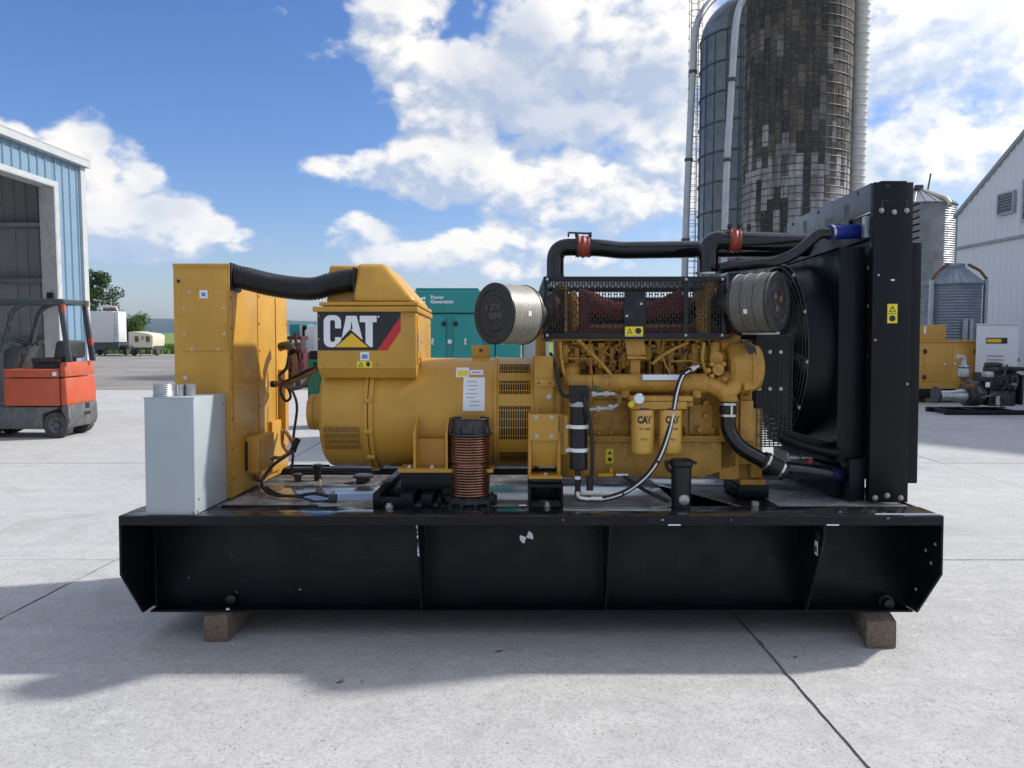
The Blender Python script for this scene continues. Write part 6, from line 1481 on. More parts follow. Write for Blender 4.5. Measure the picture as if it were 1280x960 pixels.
def turbo_guard():
    y0, y1 = .44, 1.22
    def X(px, y=y0): return gx(px, y, 385)
    def Z(py, y=y0): return gz(py, y)
    x0, x1 = X(679.5), X(908); z0, z1 = Z(424), Z(345.5)
    fr = M(PLG)
    b = .018
    for ya in (y0, y1 - b):
        fr.box(x0, x1, ya, ya + b, z1 - .032, z1).box(x0, x1, ya, ya + b, z0, z0 + .04).box(x0, x0 + .028, ya, ya + b, z0 + .041, z1 - .033).box(x1 - .028, x1, ya, ya + b, z0 + .041, z1 - .033)
    xm = X(857.5); fr.box(xm - .016, xm + .016, y0, y0 + b, z0 + .041, z1 - .033)
    for xa in (x0, x1 - b):
        fr.box(xa, xa + b, y0 + b + .001, y1 - b - .001, z1 - .03, z1).box(xa, xa + b, y0 + b + .001, y1 - b - .001, z0, z0 + .03)
    g = fr.build('turbo_guard', GS, bevel=.002)
    bo = M(BOLT)
    for px in (684, 857.5, 903):
        for py in (349, 419): bo.bolt((X(px), y0, Z(py)), (0, -1, 0), .006, .006)
    bo.build('guard_screws', g)
    def sheet(xa, xb, za, zb, y, axis, closed_from=None):
        """slotted sheet as thin bars and bridges, staggered"""
        m = M(PLG); pitch = .0180; bar = .0062; sl = .044; br = .0075
        n = int((xb - xa) / pitch)
        for i in range(n + 1):
            x = xa + i * pitch
            if axis == 'y': m.box(x - bar / 2, x + bar / 2, y, y + .0022, za, zb)
            else: m.box(y, y + .0022, x - bar / 2, x + bar / 2, za, zb)
            z = za - (sl / 2 if i % 2 else 0)
            while z < zb:
                a, c = max(z, za), min(z + br, zb)
                if c > a and i < n:
                    if axis == 'y': m.box(x + bar / 2, x + pitch - bar / 2, y + .0002, y + .002, a, c)
                    else: m.box(y + .0002, y + .002, x + bar / 2, x + pitch - bar / 2, a, c)
                z += sl
        return m
    s = sheet(x0 + .02, x1 - .02, z0 + .03, z1 - .02, y0 + b + .001, 'y').build('slotted_sheet', g); s['kind'] = 'stuff'
    s = sheet(y0 + .03, y1 - .03, z0 + .03, z1 - .02, x0 + .006, 'x').build('slotted_sheet', g); s['kind'] = 'stuff'
    s = sheet(y0 + .03, y1 - .03, z0 + .03, z1 - .02, x1 - .010, 'x').build('slotted_sheet', g); s['kind'] = 'stuff'
    M(PLG).box(x0 + .02, x1 - .02, y1 - b - .004, y1 - b - .001, z0 + .03, z1 - .07).build('back_sheet', g)
    M(DKST).box(X(720, .95), X(862, .95), .93, 1.05, z0 + .06, z1 - .09).build('heat_shield', g, bevel=.02)
    tp = M(PLG)
    for i in range(84): xx = x0 + .02 + (x1 - x0 - .04) * i / 83; tp.box(xx - .0025, xx + .0025, y0 + .02, y1 - .02, z1 - .010, z1 - .007)
    for i in range(16): yy = y0 + .02 + (y1 - y0 - .04) * i / 15; tp.box(x0 + .02, x1 - .02, yy - .003, yy + .003, z1 - .0072, z1 - .005)
    tp.build('slotted_top', g)['kind'] = 'stuff'
    # latch plate in the middle with two recessed locks and a warning label
    lp = M(PLG).box(X(780), X(806.5), y0 - .012, y0 - .001, Z(421), Z(365)).build('latch_plate', GS, bevel=.003)
    for px, py in ((797, 379), (784, 394)): 
        M(LBLK).box(X(px - 4), X(px + 8), y0 - .0135, y0 - .0125, Z(py + 5), Z(py - 5)).build('lock_recess', lp)
        M(STEEL).lathe((X(px + (4 if px > 790 else -1)), y0 - .0136, Z(py + 1)), (0, -1, 0), [(0, .008), (.008, .007)], 10).build('lock', lp)
    wl = M(LYEL).box(X(781), X(803.5), y0 - .0145, y0 - .0125, Z(419.2), Z(408.4)).build('warning_label', lp)
    q = M(LBLK); yy = y0 - .0152
    q.poly([(X(783.5), yy, Z(417)), (X(790.5), yy, Z(417)), (X(787), yy, Z(410.2))]); q.lathe((X(797.5), yy, Z(413.7)), (0, -1, 0), [(0, .019), (.0006, .019)], 16); q.build('label_print', wl)
    M(CATY).poly([(X(785), yy - .0006, Z(416.2)), (X(789), yy - .0006, Z(416.2)), (X(787), yy - .0006, Z(412.2))]).build('label_print', wl)
    M(STEEL).box(X(781), X(804), y0 - .014, y0 - .0125, Z(420.6), Z(419.6)).build('label_edge', wl)
    # turbochargers and wrapped exhaust inside
    def inside(name, mat, pts, r, n=14, k=5, radii=None): return M(mat).tube(smooth_path([G(*p) for p in pts], k), r, n).build(name, g)
    w = [(725, 378, .80), (735, 378, .80), (760, 387, .82), (785, 389, .84), (815, 389, .84), (840, 382, .82), (856, 376, .80)]
    P = smooth_path([G(*p) for p in w], 8); L = len(P) - 1
    M(MAROON).tube(P, 0, 18, radii=[.062 + .032 * abs(2 * i / L - 1) ** 2 + .003 * (i % 2) for i in range(L + 1)]).build('wrapped_exhaust', g)
    M(MAROON).tube(smooth_path([G(728, 378, .78), G(724, 395, .78), G(722, 415, .8)], 6), .075, 16).build('wrapped_downpipe', g)
    M(MAROON).tube(smooth_path([G(722, 414, .76), G(780, 415, .76), G(840, 414, .76), G(890, 414, .76)], 6), .028, 12).build('wrapped_manifold', g)
    for cx, s in ((700, 1), (884, -1)):
        o = G(cx, 388, .80)
        t = M(BROWN).lathe(o - Vector((.09, 0, 0)), (1, 0, 0), [(0, .06), (.02, .11), (.05, .125), (.08, .11), (.1, .06), (.13, .055), (.16, .09), (.18, .10)], 26).build('turbocharger', GS, angle=40)
        M(BROWN).tube(smooth_path([o + Vector((0, -.05, .10)), o + Vector((.0, -.02, .12)), o + Vector((.02 * s, .02, .14))], 5), .045, 14).build('turbo_outlet', t)
        M(YEN).lathe(o + Vector((.07 * s, 0, -.02)), (1, 0, 0), [(-.02, .12), (.0, .15), (.03, .15), (.05, .10)], 26).build('compressor_housing', t, angle=40)
        M(YEN).box(o.x + .03 * s - .01, o.x + .03 * s + .01, .62, .66, z0 + .05, z1 - .06).build('stay_bar', t)
    M(YEN).tube(smooth_path([G(893, 350, .62), G(886, 372, .6), G(878, 398, .62), G(882, 418, .66)], 5), .045, 12).build('crossover_pipe', g)
    return g
TG = turbo_guard()

def air_filters():
    for cx, cy, dirx, cap, lab in ((617, 392, -1, LBLK, None), (972, 377, 1, DKST, None)):
        ang = R(48); ax = Vector((dirx * math.sin(ang), -math.cos(ang), 0)); L = .235; r = .176
        cen = G(cx, cy, .20) if dirx < 0 else G(cx, cy, .30)          # centre of the outer cap
        o = cen - ax * L
        f = M(PERF if dirx < 0 else PERFD).lathe(o, ax, [(0.004, r), (L - .006, r)], 64, False, uv=True).build('air_filter', GS)
        M(cap).lathe(o, ax, [(L - .012, r + .003), (L, r + .004), (L + .004, r - .004), (L + .004, r * .8), (L - .002, r * .78), (L - .002, r * .62), (L + .003, r * .6), (L + .003, r * .34), (L - .003, r * .32), (L - .003, .004)], 56, True).build('end_cap', f, angle=25)
        M(DKST).lathe(o, ax, [(-.004, r * .55), (-.004, r + .003), (.010, r + .004), (.012, r)], 56, False).build('rear_rim', f)
        for k in (.33, .66): 
            if dirx > 0: M(DKST).lathe(o, ax, [(L * k - .003, r + .001), (L * k, r + .004), (L * k + .003, r + .001)], 56, False).build('sleeve_bead', f)
        # neck running to the turbo inside the guard
        nk = G(690, 388, .80) if dirx < 0 else G(896, 380, .80)
        M(RUB).tube(smooth_path([o, o - ax * .10, nk + Vector((dirx * .05, 0, 0)), nk], 6), .088, 20).build('intake_elbow', f)
        M(STEEL).lathe(o, -ax, [(.045, .094), (.06, .094)], 24).build('clamp_band', f)
        M(STEEL).lathe(o, -ax, [(.085, .092), (.095, .092)], 24).build('clamp_band', f)
        # small white tag on the sleeve
        side = Vector((-ax.y, ax.x, 0)) * (1 if dirx < 0 else -1)
        if dirx < 0: side = -side if side.x < 0 else side
        tg = M(WHT); rad = Vector((0, 0, 1)); tang = ax.cross(rad)
        dirn = (-tang if (-tang).y < 0 else tang)
        for i in range(2):
            th = -.05 - .16 * i + (.12 if dirx < 0 else -.22)
            v = dirn * math.cos(th) + rad * math.sin(th)
            for tt in (.42, .52): tg.v.append(tuple(o + ax * L * tt + v * (r + .002)))
        tg.face((0, 1, 3, 2)); tg.build('tag', f)
        if dirx < 0:                                                  # chalk marks on the cap
            rt = Vector((-ax.y, ax.x, 0)); rt = rt if rt.x > 0 else -rt
            base = cen + ax * .0052
            text('chalk_marks', 'F 27 #', CHALK, f, base + Vector((0, 0, .022)) + rt * .0, rt + Vector((0, 0, .10)), (-.12, 0, 1), .050, bold=-.0008)
            text('chalk_marks', '32546', CHALK, f, base + Vector((0, 0, -.028)) + rt * .02, rt + Vector((0, 0, .06)), (-.1, 0, 1), .048, bold=-.0008)
        else:
            rt = Vector((-ax.y, ax.x, 0)); rt = rt if rt.x > 0 else -rt
            m = M(MAROON)
            for sgn in (0, 1, 2):
                a_ = R(20 + 120 * sgn); c_ = cen + (rt * math.cos(a_) + Vector((0, 0, 1)) * math.sin(a_)) * .045
                M(BROWN).lathe(c_, ax, [(0, .020), (.004, .017)], 12).build('cap_mark', f)
            # strap under the filter
            M(GALV).tube(smooth_path([o + Vector((0, -.05, -r - .01)), o + ax * .12 + Vector((0, -.05, -r - .012)), o + ax * .2 + Vector((.04, -.02, -r - .01))], 4), .008, 6).build('filter_strap', f)
    M(PLG).cyl(G(619, 425, .86), G(619, 470, .86), .005, n=6).build('filter_stay', GS)
air_filters()

def pipes():
    def pp(name, mat, pts, r, fil=.14, n=22): return M(mat).tube(fillet_path([G(*p) for p in pts], fil, 10), r, n).build(name, GS)
    a = pp('charge_air_pipe', BLKG, [(694, 346, .95), (694, 309, .95), (730, 309, .95), (752, 310, .95), (775, 313, .98), (1010, 310, 1.05)], .058, .2)
    rc = G(729, 308.5, .95); M(REDS).lathe(rc - Vector((.045, 0, 0)), (1, 0, 0), [(0, .062), (.012, .074), (.024, .066), (.045, .077), (.066, .066), (.078, .074), (.09, .062)], 28).build('silicone_coupling', a)
    cl = M(DKST)
    for dx in (-.045, .045):
        p = rc + Vector((dx, -.01, .075)); cl.cyl(p + Vector((0, -.03, 0)), p + Vector((0, .03, 0)), .008, n=8).lathe(p, (0, 0, 1), [(-.01, .012), (.02, .012)], 8)
        cl.lathe(rc + Vector((dx, 0, 0)), (1, 0, 0), [(-.006, .066), (-.006, .07), (.006, .07), (.006, .066)], 24, False)
    q0 = rc + Vector((-.10, -.0, .095)); cl.tube([q0, q0 + Vector((.14, 0, -.005))], .007, 6).tube([q0, q0 + Vector((.0, 0, -.03))], .007, 6)
    cl.build('hose_clamp', a)
    M(BLKG).lathe(G(694, 347, .95), (0, 0, 1), [(0, .062), (.012, .062), (.016, .058)], 22).build('pipe_collar', a)
    b = pp('charge_air_pipe', BLKG, [(885.5, 341, .70), (885.5, 301, .70), (918, 301, .70), (1012, 304, .78)], .062, .2)
    rc = G(917, 300.5, .70); M(REDS).lathe(rc - Vector((.04, 0, 0)), (1, 0, 0), [(0, .066), (.012, .078), (.022, .070), (.04, .081), (.058, .070), (.068, .078), (.08, .066)], 28).build('silicone_coupling', b)
    cl = M(DKST)
    for dx in (-.032, .032):
        p = rc + Vector((dx, -.02, .085)); cl.cyl(p + Vector((0, -.03, 0)), p + Vector((0, .03, 0)), .009, n=8).lathe(p, (0, 0, 1), [(-.01, .014), (.016, .014)], 8)
        cl.lathe(rc + Vector((dx, 0, 0)), (1, 0, 0), [(-.006, .070), (-.006, .074), (.006, .074), (.006, .070)], 24, False)
    cl.build('hose_clamp', b)
    c = pp('coolant_pipe', BLKG, [(899, 336, .56), (912, 333, .56), (985, 325, .56), (1025, 291, .56), (1040, 291, .56)], .034, .12, 18)
    p0, p1 = G(1036, 291, .56), G(1078, 289, .62); M(BLUE).tube([p0, p1], .045, 22).build('blue_sleeve', c)
    for t in (.06, .9): 
        p = p0.lerp(p1, t); M(STEEL).lathe(p, (p1 - p0), [(-.008, .047), (-.008, .0495), (.008, .0495), (.008, .047)], 24, False).build('clamp_band', c)
    # lower coolant hose
    d = pp('lower_coolant_pipe', BLKG, [(910, 512, .46), (910, 540, .46), (925, 560, .46), (958, 578, .46), (966, 584, .46), (1050, 594, .56)], .047, .13, 18)
    z0 = G(910, 512, .46); M(RUB).lathe(z0 + Vector((0, 0, -.05)), (0, 0, 1), [(0, .052), (.1, .052), (.102, .047)], 22).build('rubber_sleeve', d)
    for dz in (-.035, .035): M(STEEL).lathe(z0 + Vector((0, 0, dz)), (0, 0, 1), [(-.007, .053), (-.007, .056), (.007, .056), (.007, .053)], 22, False).build('clamp_band', d)
    M(STEEL).box(z0.x - .0, z0.x + .012, .40, .405, z0.z - .03, z0.z + .03).build('clamp_strap', d)
    M(YEN).lathe(z0 + Vector((0, 0, .05)), (0, 0, 1), [(0, .05), (.012, .058), (.03, .058), (.034, .05), (.06, .05)], 22).build('outlet_flange', d)
    u = (G(966, 584, .46) - G(940, 569, .46)).normalized(); s0 = G(953, 574, .46)
    M(RUB).lathe(s0, u, [(0, .053), (.16, .056), (.162, .047)], 22).build('rubber_sleeve', d)
    for t in (.02, .12): M(STEEL).lathe(s0 + u * t, u, [(0, .054), (0, .060), (.014, .060), (.014, .054)], 22, False).build('clamp_band', d)
    p0, p1 = G(1036, 592, .54), G(1056, 594, .58); M(BLUE_SHADED).tube([p0, p1], .052, 20).build('blue_sleeve', d)
    M(LRED).box(G(1010, 578, .60).x, G(1016, 578, .60).x, .6, .64, G(1010, 586, .6).z, G(1010, 574, .6).z).build('red_valve', d, bevel=.005)
    M(GALV).lathe(G(985, 572, .66), (1, 0, 0), [(0, .03), (.05, .035), (.08, .02), (.13, .03), (.16, .02)], 14).build('drain_cock', d)
    # white-striped fuel hose
    pts = smooth_path([G(863, 462, .46), G(853, 470, .36), G(846, 490, .32), G(842, 512, .31), G(836, 540, .30), G(824, 572, .29), G(808, 595, .29), (G(785, 613, .30)), G(765, 621, .30), G(750, 624, .30)], 8)
    h = M(RUB).tube(pts, .0165, 14).build('fuel_hose', GS)
    st = M(WHT); L = len(pts)
    for i in range(L):
        t = (pts[min(i + 1, L - 1)] - pts[max(i - 1, 0)]).normalized(); sd = t.cross(Vector((0, -1, 0))).normalized(); nn = Vector((0, -1, 0)); nn = (nn - t * nn.dot(t)).normalized()
        for w_ in (-.0050, .0040): st.v.append(tuple(pts[i] + nn * .0168 + sd * w_))
    for i in range(3, L - 1):
        if i % 17 in (7,): continue
        st.face((2 * i, 2 * i + 2, 2 * i + 3, 2 * i + 1))
    st.build('hose_print', h)
    f = M(STEEL); e = G(752, 624, .30)
    f.lathe(e, (-1, 0, 0), [(0, .02), (.05, .02), (.052, .015), (.07, .015), (.072, .021), (.10, .021), (.102, .014), (.14, .014)], 12); f.build('hose_fitting', h)
    M(STEEL).lathe(G(863, 462, .46), (1, .3, .4), [(-.02, .02), (.03, .02), (.035, .012), (.06, .012)], 12).build('hose_fitting', h)
    return
pipes()

def separator():
    y = .30; x = gx(723.5, y, 540); r = gx(735, y, 540) - x
    def Z(py): return gz(py, y)
    s = M(PLG).lathe((x, y, Z(587)), (0, 0, 1), [(0, r * .75), (.006, r * .98), (Z(577) - Z(587), r), (Z(576) - Z(587), r * .94), (Z(512) - Z(587), r * .94), (Z(508) - Z(587), r * .98), (Z(505) - Z(587), r * .9)], 28).build('fuel_separator', GS, angle=35)
    M(PLG).box(x - r * 1.02, x + r * 1.02, y - r, y + r, Z(504), Z(482)).build('separator_head', s, bevel=.010)
    for k in range(5): M(PLG).box(x - r * .9 + k * r * .42, x - r * .9 + k * r * .42 + .012, y - r - .004, y - r + .001, Z(502), Z(487)).build('head_rib', s)
    M(GALV).lathe((x, y, Z(508)), (0, 0, 1), [(0, r * .97), (0, r * 1.06), (.03, r * 1.06), (.03, r * .97)], 28, False).build('collar', s)
    for py in (533, 562):
        b = M(WHT).lathe((x, y, Z(py)), (0, 0, 1), [(-.011, r * .95), (-.011, r * 1.05), (.011, r * 1.05), (.011, r * .95)], 28, False).box(x - r * 1.35, x - r * 1.0, y - .02, y + .02, Z(py) - .011, Z(py) + .011).build('clamp_band', s)
        M(BOLT).lathe((x - r * 1.28, y - .02, Z(py)), (0, -1, 0), [(0, .012), (.012, .011)], 8).build('clamp_bolt', b)
    M(YEL).box(x - r * 1.55, x - r * 1.1, y + .025, y + .05, Z(568), Z(520)).build('separator_bracket', s)
    M(RUB).tube([(x - .005, y, Z(587)), (x - .005, y, Z(617))], .017, 12).build('drain_pipe', s)
    M(WHT).lathe((x - .005, y, Z(599)), (0, 0, 1), [(0, .0185), (.02, .0185)], 14).build('pipe_band', s)
    M(RUB).tube(smooth_path([(x + .02, y - .07, Z(495)), (x + .045, y - .06, Z(510)), (x + .068, y - .05, Z(535)), (x + .078, y - .04, Z(565)), (x + .075, y - .03, Z(590)), (x + .065, y - .02, Z(606))], 6), .012, 10).build('side_hose', s)
    M(RUB).tube([(x + .065, y - .02, Z(594)), (x + .065, y - .02, Z(612))], .021, 10).build('hose_end', s)
    M(STEEL).tube(fillet_path([(x - .005, y, Z(614)), (x - .005, y, Z(623)), (x + .05, y, Z(623.5)), (x + .14, y, Z(624))], .03), .020, 12).build('elbow_fitting', s)
    # pipework from the head to the engine
    m = M(GALV).tube(smooth_path([(x + r, y, Z(492.5)), (x + .10, y - .02, Z(492.5)), G(762, 492, .28), G(770, 494, .28), G(774, 500, .29), G(770, 507, .29), G(760, 510, .29), G(735, 512, .29)], 6), .011, 10)
    for px, py in ((742, 492.5), (758, 492), (748, 511), (763, 509)):
        p = G(px, py, .285); m.lathe(p - Vector((.012, 0, 0)), (1, 0, 0), [(0, .017), (.026, .017)], 6)
    m.build('steel_pipework', s)
    M(BROWN).tube(smooth_path([G(768, 493, .28), G(774, 498, .285), G(772, 505, .29)], 5), .016, 10).build('pipe_elbow', s)
    M(GRNB).lathe(G(746, 489, .285), (0, 0, 1), [(-.02, .012), (.02, .012), (.022, .018), (.03, .018)], 10).build('valve_knob', s)
    # black breather can standing on the flange at the right
    y2 = .26; x2 = gx(851.5, y2, 600); r2 = gx(864, y2, 600) - x2
    c = M(PLG).lathe((x2, y2, ZT + .0005), (0, 0, 1), [(0, r2 * .95), (gz(588, y2) - ZT, r2), (gz(583, y2) - ZT, r2 * 1.02), (gz(581, y2) - ZT, r2 * 1.18), (gz(576, y2) - ZT, r2 * 1.18), (gz(574, y2) - ZT, r2 * 1.0), (gz(573, y2) - ZT, r2 * .5)], 28).build('breather_can', GS, angle=35)
    M(PLG).box(x2 + r2, x2 + r2 * 1.5, y2 - .02, y2 + .02, gz(580, y2), gz(576.5, y2)).build('cap_tab', c, bevel=.003)
    M(PLG).tube(smooth_path([(x2 - r2 * .9, y2, gz(580, y2)), (x2 - r2 * 1.5, y2, gz(577, y2)), (x2 - r2 * 1.4, y2, gz(585, y2)), (x2 - r2 * .95, y2, gz(590, y2))], 4), .010, 8).build('can_spout', c)
    M(GALV).lathe((x2 + .005, y2 - r2 * .9, gz(625, y2 - .06)), (0, -1, 0), [(0, .034), (.01, .03), (.014, .01)], 9).build('foil_scrap', c)
separator()

def radiator():
    y0, y1 = .40, 1.93
    def X(px, y=y0, py=430): return gx(px, y, py)
    def Z(py, y=y0): return gz(py, y)
    x0, x1 = gx(1093, y0, 230), gx(1142, y0, 230); zt = Z(226); zb = ZT + .001
    po = M(BLK, BOLT).box(x0, x1, y0, y0 + .05, zb, zt - .008)
    po.box(x0 + .04, x1 - .04, y0 + .0005, y0 + .0495, zt - .0078, zt)
    for px in (1094, 1109, 1126): po.bolt((X(px, y0, 620), y0, gz(622.5 if px != 1109 else 619.5, y0)), (0, -1, 0), .012, .010, BOLT)
    for px, py in ((1102, 263), (1118, 265), (1133.5, 263)): po.bolt((X(px, y0, 263), y0, Z(py)), (0, -1, 0), .011, .010, BOLT)
    for px, py in ((1098, 344), (1134, 480), (1094, 425)): po.bolt((X(px, y0, py), y0, Z(py)), (0, -1, 0), .006, .006, BOLT)
    post = po.build('radiator_post', GS, bevel=.003)
    sl = M(LBLK)
    for px in (1103, 1134):
        sl = M(LBLK); sl.box(X(px - 1, y0, 255), X(px + 1, y0, 255), y0 - .0008, y0 + .001, Z(262), Z(251)); sl.box(X(px - 1, y0, 250), X(px + (9 if px < 1110 else 4), y0, 250), y0 - .0012, y0 + .001, Z(251.6), Z(249.6)); sl.build('hang_slot', post)
    sl = M(LBLK); sl.box(X(1107.5, y0, 233), X(1112.5, y0, 233), y0 - .0008, y0 + .001, Z(235), Z(231)); sl.build('hang_slot', post)
    wl = M(LYEL).box(X(1109, y0, 392), X(1121.5, y0, 392), y0 - .003, y0 - .001, Z(404), Z(380)).build('warning_label', post)
    q = M(LBLK); yy = y0 - .0038
    def T(pts): return [(X(a, y0, 392), yy, Z(b)) for a, b in pts]
    q.poly(T([(1115.2, 382), (1119.6, 390), (1110.8, 390)][::-1])); q.lathe((X(1115.2, y0, 392), yy, Z(398)), (0, -1, 0), [(0, .019), (.0006, .019)], 16); q.box(X(1109.5, y0, 392), X(1121, y0, 392), yy - .0003, yy + .0003, Z(392.4), Z(391.8)); q.build('label_print', wl)
    M(LYEL).poly([(a, yy - .0006, c) for a, b, c in T([(1115.2, 384.6), (1118, 389.2), (1112.4, 389.2)][::-1])]).build('label_print', wl)
    M(WHT).box(X(1113.5, y0, 350), X(1118, y0, 350), y0 - .002, y0 - .0005, Z(351), Z(349)).build('tiny_label', post)
    # rear post and right flank
    M(BLK).box(x0, x1, y1 - .05, y1, zb, zt - .01).build('radiator_post', GS, bevel=.003)
    M(BLK, BOLT).box(x1 + .001, x1 + .11, y0 + .10, y1 - .06, zb + .1, Z(300)).build('core_flank', GS, bevel=.003)
    M(DKST).box(x0 + .04, x1 - .02, y0 + .06, y1 - .06, zb + .12, zt - .30).build('core', GS)
    fins = M(DKST)
    for k in range(40):
        z_ = zb + .2 + k * .042
        fins.box(x1 + .1105, x1 + .116, y0 + .14, y1 - .1, z_, z_ + .012)
    fins.build('core_fins', GS)
    # sloping-view top header plate, on the engine side
    hd = M(GALV, BLK).use(BLK)
    tp = M(BLK)
    zl = gz(262, y0)
    pl = M(PLATE).box(x0 + .0, x0 + .012, y0 + .052, y1 - .052, zl, zt - .002).build('header_plate', GS, bevel=.002)
    for y_, z0_, z1_ in ((.78, zt - .22, zt - .07), (1.07, zt - .20, zt - .11), (1.50, zt - .22, zt - .05)): M(LBLK).box(x0 - .001, x0 + .0005, y_ - .035 if y_ != 1.07 else y_ - .06, y_ + .035 if y_ != 1.07 else y_ + .06, z0_, z1_).build('slot', pl)
    for y_ in (.62, 1.25, 1.75): M(DKST).lathe((x0 - .0, y_, zt - .03), (-1, 0, 0), [(0, .014), (.004, .013)], 12).build('hole', pl)
    M(BLK).box(x0 + .013, x1 - .001, y0 + .052, y1 - .052, zt - .03, zt - .012).build('header_top', GS)
    M(BLK).box(x0 + .014, x0 + .035, y0 + .055, y1 - .055, zl - .16, zl - .003).build('tank_side', GS)
    M(GALV).box(x0 - .03, x0 - .001, y0 + .052, y0 + .09, Z(295), Z(268)).build('stay_bracket', GS)
    # fan shroud: box stepping in to a round collar with a wire guard
    xs = gx(1048, .50, 430); zs1, zs0 = gz(308.5, .50), gz(577, .50)
    sh = M(BLK, BOLT).box(xs, x0 - .002, .50, .512, zs0, zs1).box(xs, x0 - .002, 1.80, 1.812, zs0, zs1).box(xs, x0 - .002, .513, 1.799, zs1 - .012, zs1).box(xs, x0 - .002, .513, 1.799, zs0, zs0 + .012)
    for py in (335, 383, 445, 507): sh.bolt((gx(1086.5, .5, py), .50, gz(py, .5)), (0, -1, 0), .010, .008, BOLT)
    s = sh.build('fan_shroud', GS, bevel=.003)
    cz = (zs0 + zs1) / 2 + .03; cy = 1.15; rf = .60
    # front wall of the shroud with the round opening
    w = M(BLK); n = 48; o = 0
    for i in range(n):
        th = 2 * math.pi * i / n; c_, s_ = math.cos(th), math.sin(th)
        k = min((.64 if c_ < 0 else .64) / max(1e-6, abs(c_)), ((zs1 - cz) if s_ > 0 else (cz - zs0)) / max(1e-6, abs(s_)))
        w.v += [(xs, cy + c_ * k, cz + s_ * k), (xs - .0, cy + c_ * rf, cz + s_ * rf), (xs - .16, cy + c_ * rf * .99, cz + s_ * rf * .99)]
    for i in range(n):
        j = (i + 1) % n; w.face((3 * i, 3 * i + 1, 3 * j + 1, 3 * j)); w.face((3 * i + 1, 3 * i + 2, 3 * j + 2, 3 * j + 1))
    w.build('shroud_collar', s, angle=40)
    M(BLK).poly([(x0 - .01, .513, zs0), (x0 - .01, 1.799, zs0), (x0 - .01, 1.799, zs1), (x0 - .01, .513, zs1)]).build('core_face', s)
    gu = M(DKST); xg = xs - .175
    for k in range(16):
        rr = .10 + k * .0345; pts = [(xg - .05 * (1 - (rr / rf) ** 2), cy + rr * math.cos(6.2832 * i / 40), cz + rr * math.sin(6.2832 * i / 40)) for i in range(41)]
        gu.tube(pts, .0038, 5)
    for k in range(12):
        th = 2 * math.pi * k / 12 + .12; gu.tube([(xg - .05 * (1 - (r_ / rf) ** 2), cy + r_ * math.cos(th), cz + r_ * math.sin(th)) for r_ in (.09, .25, .4, .52, .62)], .005, 5)
    gd = gu.build('fan_guard', GS)
    for k in range(12): th = 2 * math.pi * k / 12 + .12; M(BOLT).bolt((xg - .002, cy + .615 * math.cos(th), cz + .615 * math.sin(th)), (-1, 0, 0), .010, .010).build('guard_bolt', gd)
    fh = M(DKST).lathe((xs - .14, cy, cz), (1, 0, 0), [(0, .09), (.02, .11), (.08, .11), (.09, .06)], 20).build('cooling_fan', GS)
    for k in range(8):
        th = 2 * math.pi * k / 8 + .3; u = Vector((0, math.cos(th), math.sin(th))); v = Vector((0, -math.sin(th), math.cos(th))); o = Vector((xs - .10, cy, cz))
        b = M(PLG); ex = Vector((.05, 0, 0))
        b.hexa([o + u * .1 - v * .05 - ex * .4, o + u * .1 + v * .05 + ex * .4, o + u * .1 + v * .05 + ex * .4 + Vector((.006, 0, 0)), o + u * .1 - v * .05 - ex * .4 + Vector((.006, 0, 0))],
               [o + u * .56 - v * .11 - ex, o + u * .56 + v * .11 + ex, o + u * .56 + v * .11 + ex + Vector((.006, 0, 0)), o + u * .56 - v * .11 - ex + Vector((.006, 0, 0))])
        b.build('fan_blade', fh)
    M(DKST).cyl((gx(945, 1.15, 450), cy, cz - .05), (xs - .12, cy, cz - .0), .06, n=16).build('fan_shaft', s)
    # slotted belt guard between engine and fan
    yg = .60; xa, xb = gx(946, yg, 490), gx(990, yg, 490); za, zc = gz(558, yg), gz(419, yg)
    bg = M(PLG); nr = 46
    hgt = (zc - za)
    for k in range(nr + 1):
        z_ = za + hgt * k / nr; bg.box(xa, xb, yg, yg + .003, z_ - .0042, z_ + .0042)
    for k in range(9): x_ = xa + (xb - xa) * k / 8; bg.box(x_ - .003, x_ + .003, yg - .001, yg + .0035, za, zc)
    bgo = bg.build('belt_guard', GS)
    M(PLG).box(xa - .004, xb + .004, yg + .08, yg + .09, za + .2, zc - .02).build('belt_guard_back', bgo)
    b = M(BOLT)
    for px in (949, 962.5, 976):
        for py in (440, 486): b.bolt((gx(px, yg, py), yg - .002, gz(py, yg)), (0, -1, 0), .008, .006)
    b.build('guard_screws', bgo)
    # lower support, frame foot and drain
    M(BLK).box(xs + .02, x0 - .003, .58, 1.72, zb, zs0 - .05).box(x0 - .10, x0 - .001, .455, .579, zb, zs0 + .02).build('radiator_foot', GS, bevel=.003)
    M(GALV).box(x0 - .08, x0 - .03, y0 + .12, y0 + .15, gz(608, y0 + .1), gz(588, y0 + .1)).build('foot_angle', GS)
    M(BLK).tube(smooth_path([(gx(975, .58, 560), .58, gz(545, .58)), (gx(1000, .55, 560), .55, gz(556, .55)), (gx(1030, .52, 570), .52, gz(564, .52)), (gx(1048, .5, 575), .5, gz(566, .5))], 5), .03, 10).build('shroud_stay', GS)
    M(BLK).prism([(gx(978, .6, 560), gz(535, .6)), (gx(1046, .6, 560), gz(556, .6)), (gx(1046, .6, 560), gz(580, .6)), (gx(978, .6, 560), gz(562, .6))], 'y', .60, .62).build('shroud_skirt', GS)
radiator()
M(PLG).box(G(908.5, 360, .9).x, G(945, 360, .9).x, .85, 1.2, G(908, 425, .9).z, G(908, 342, .9).z).build('ecm_housing', GS, bevel=.008)

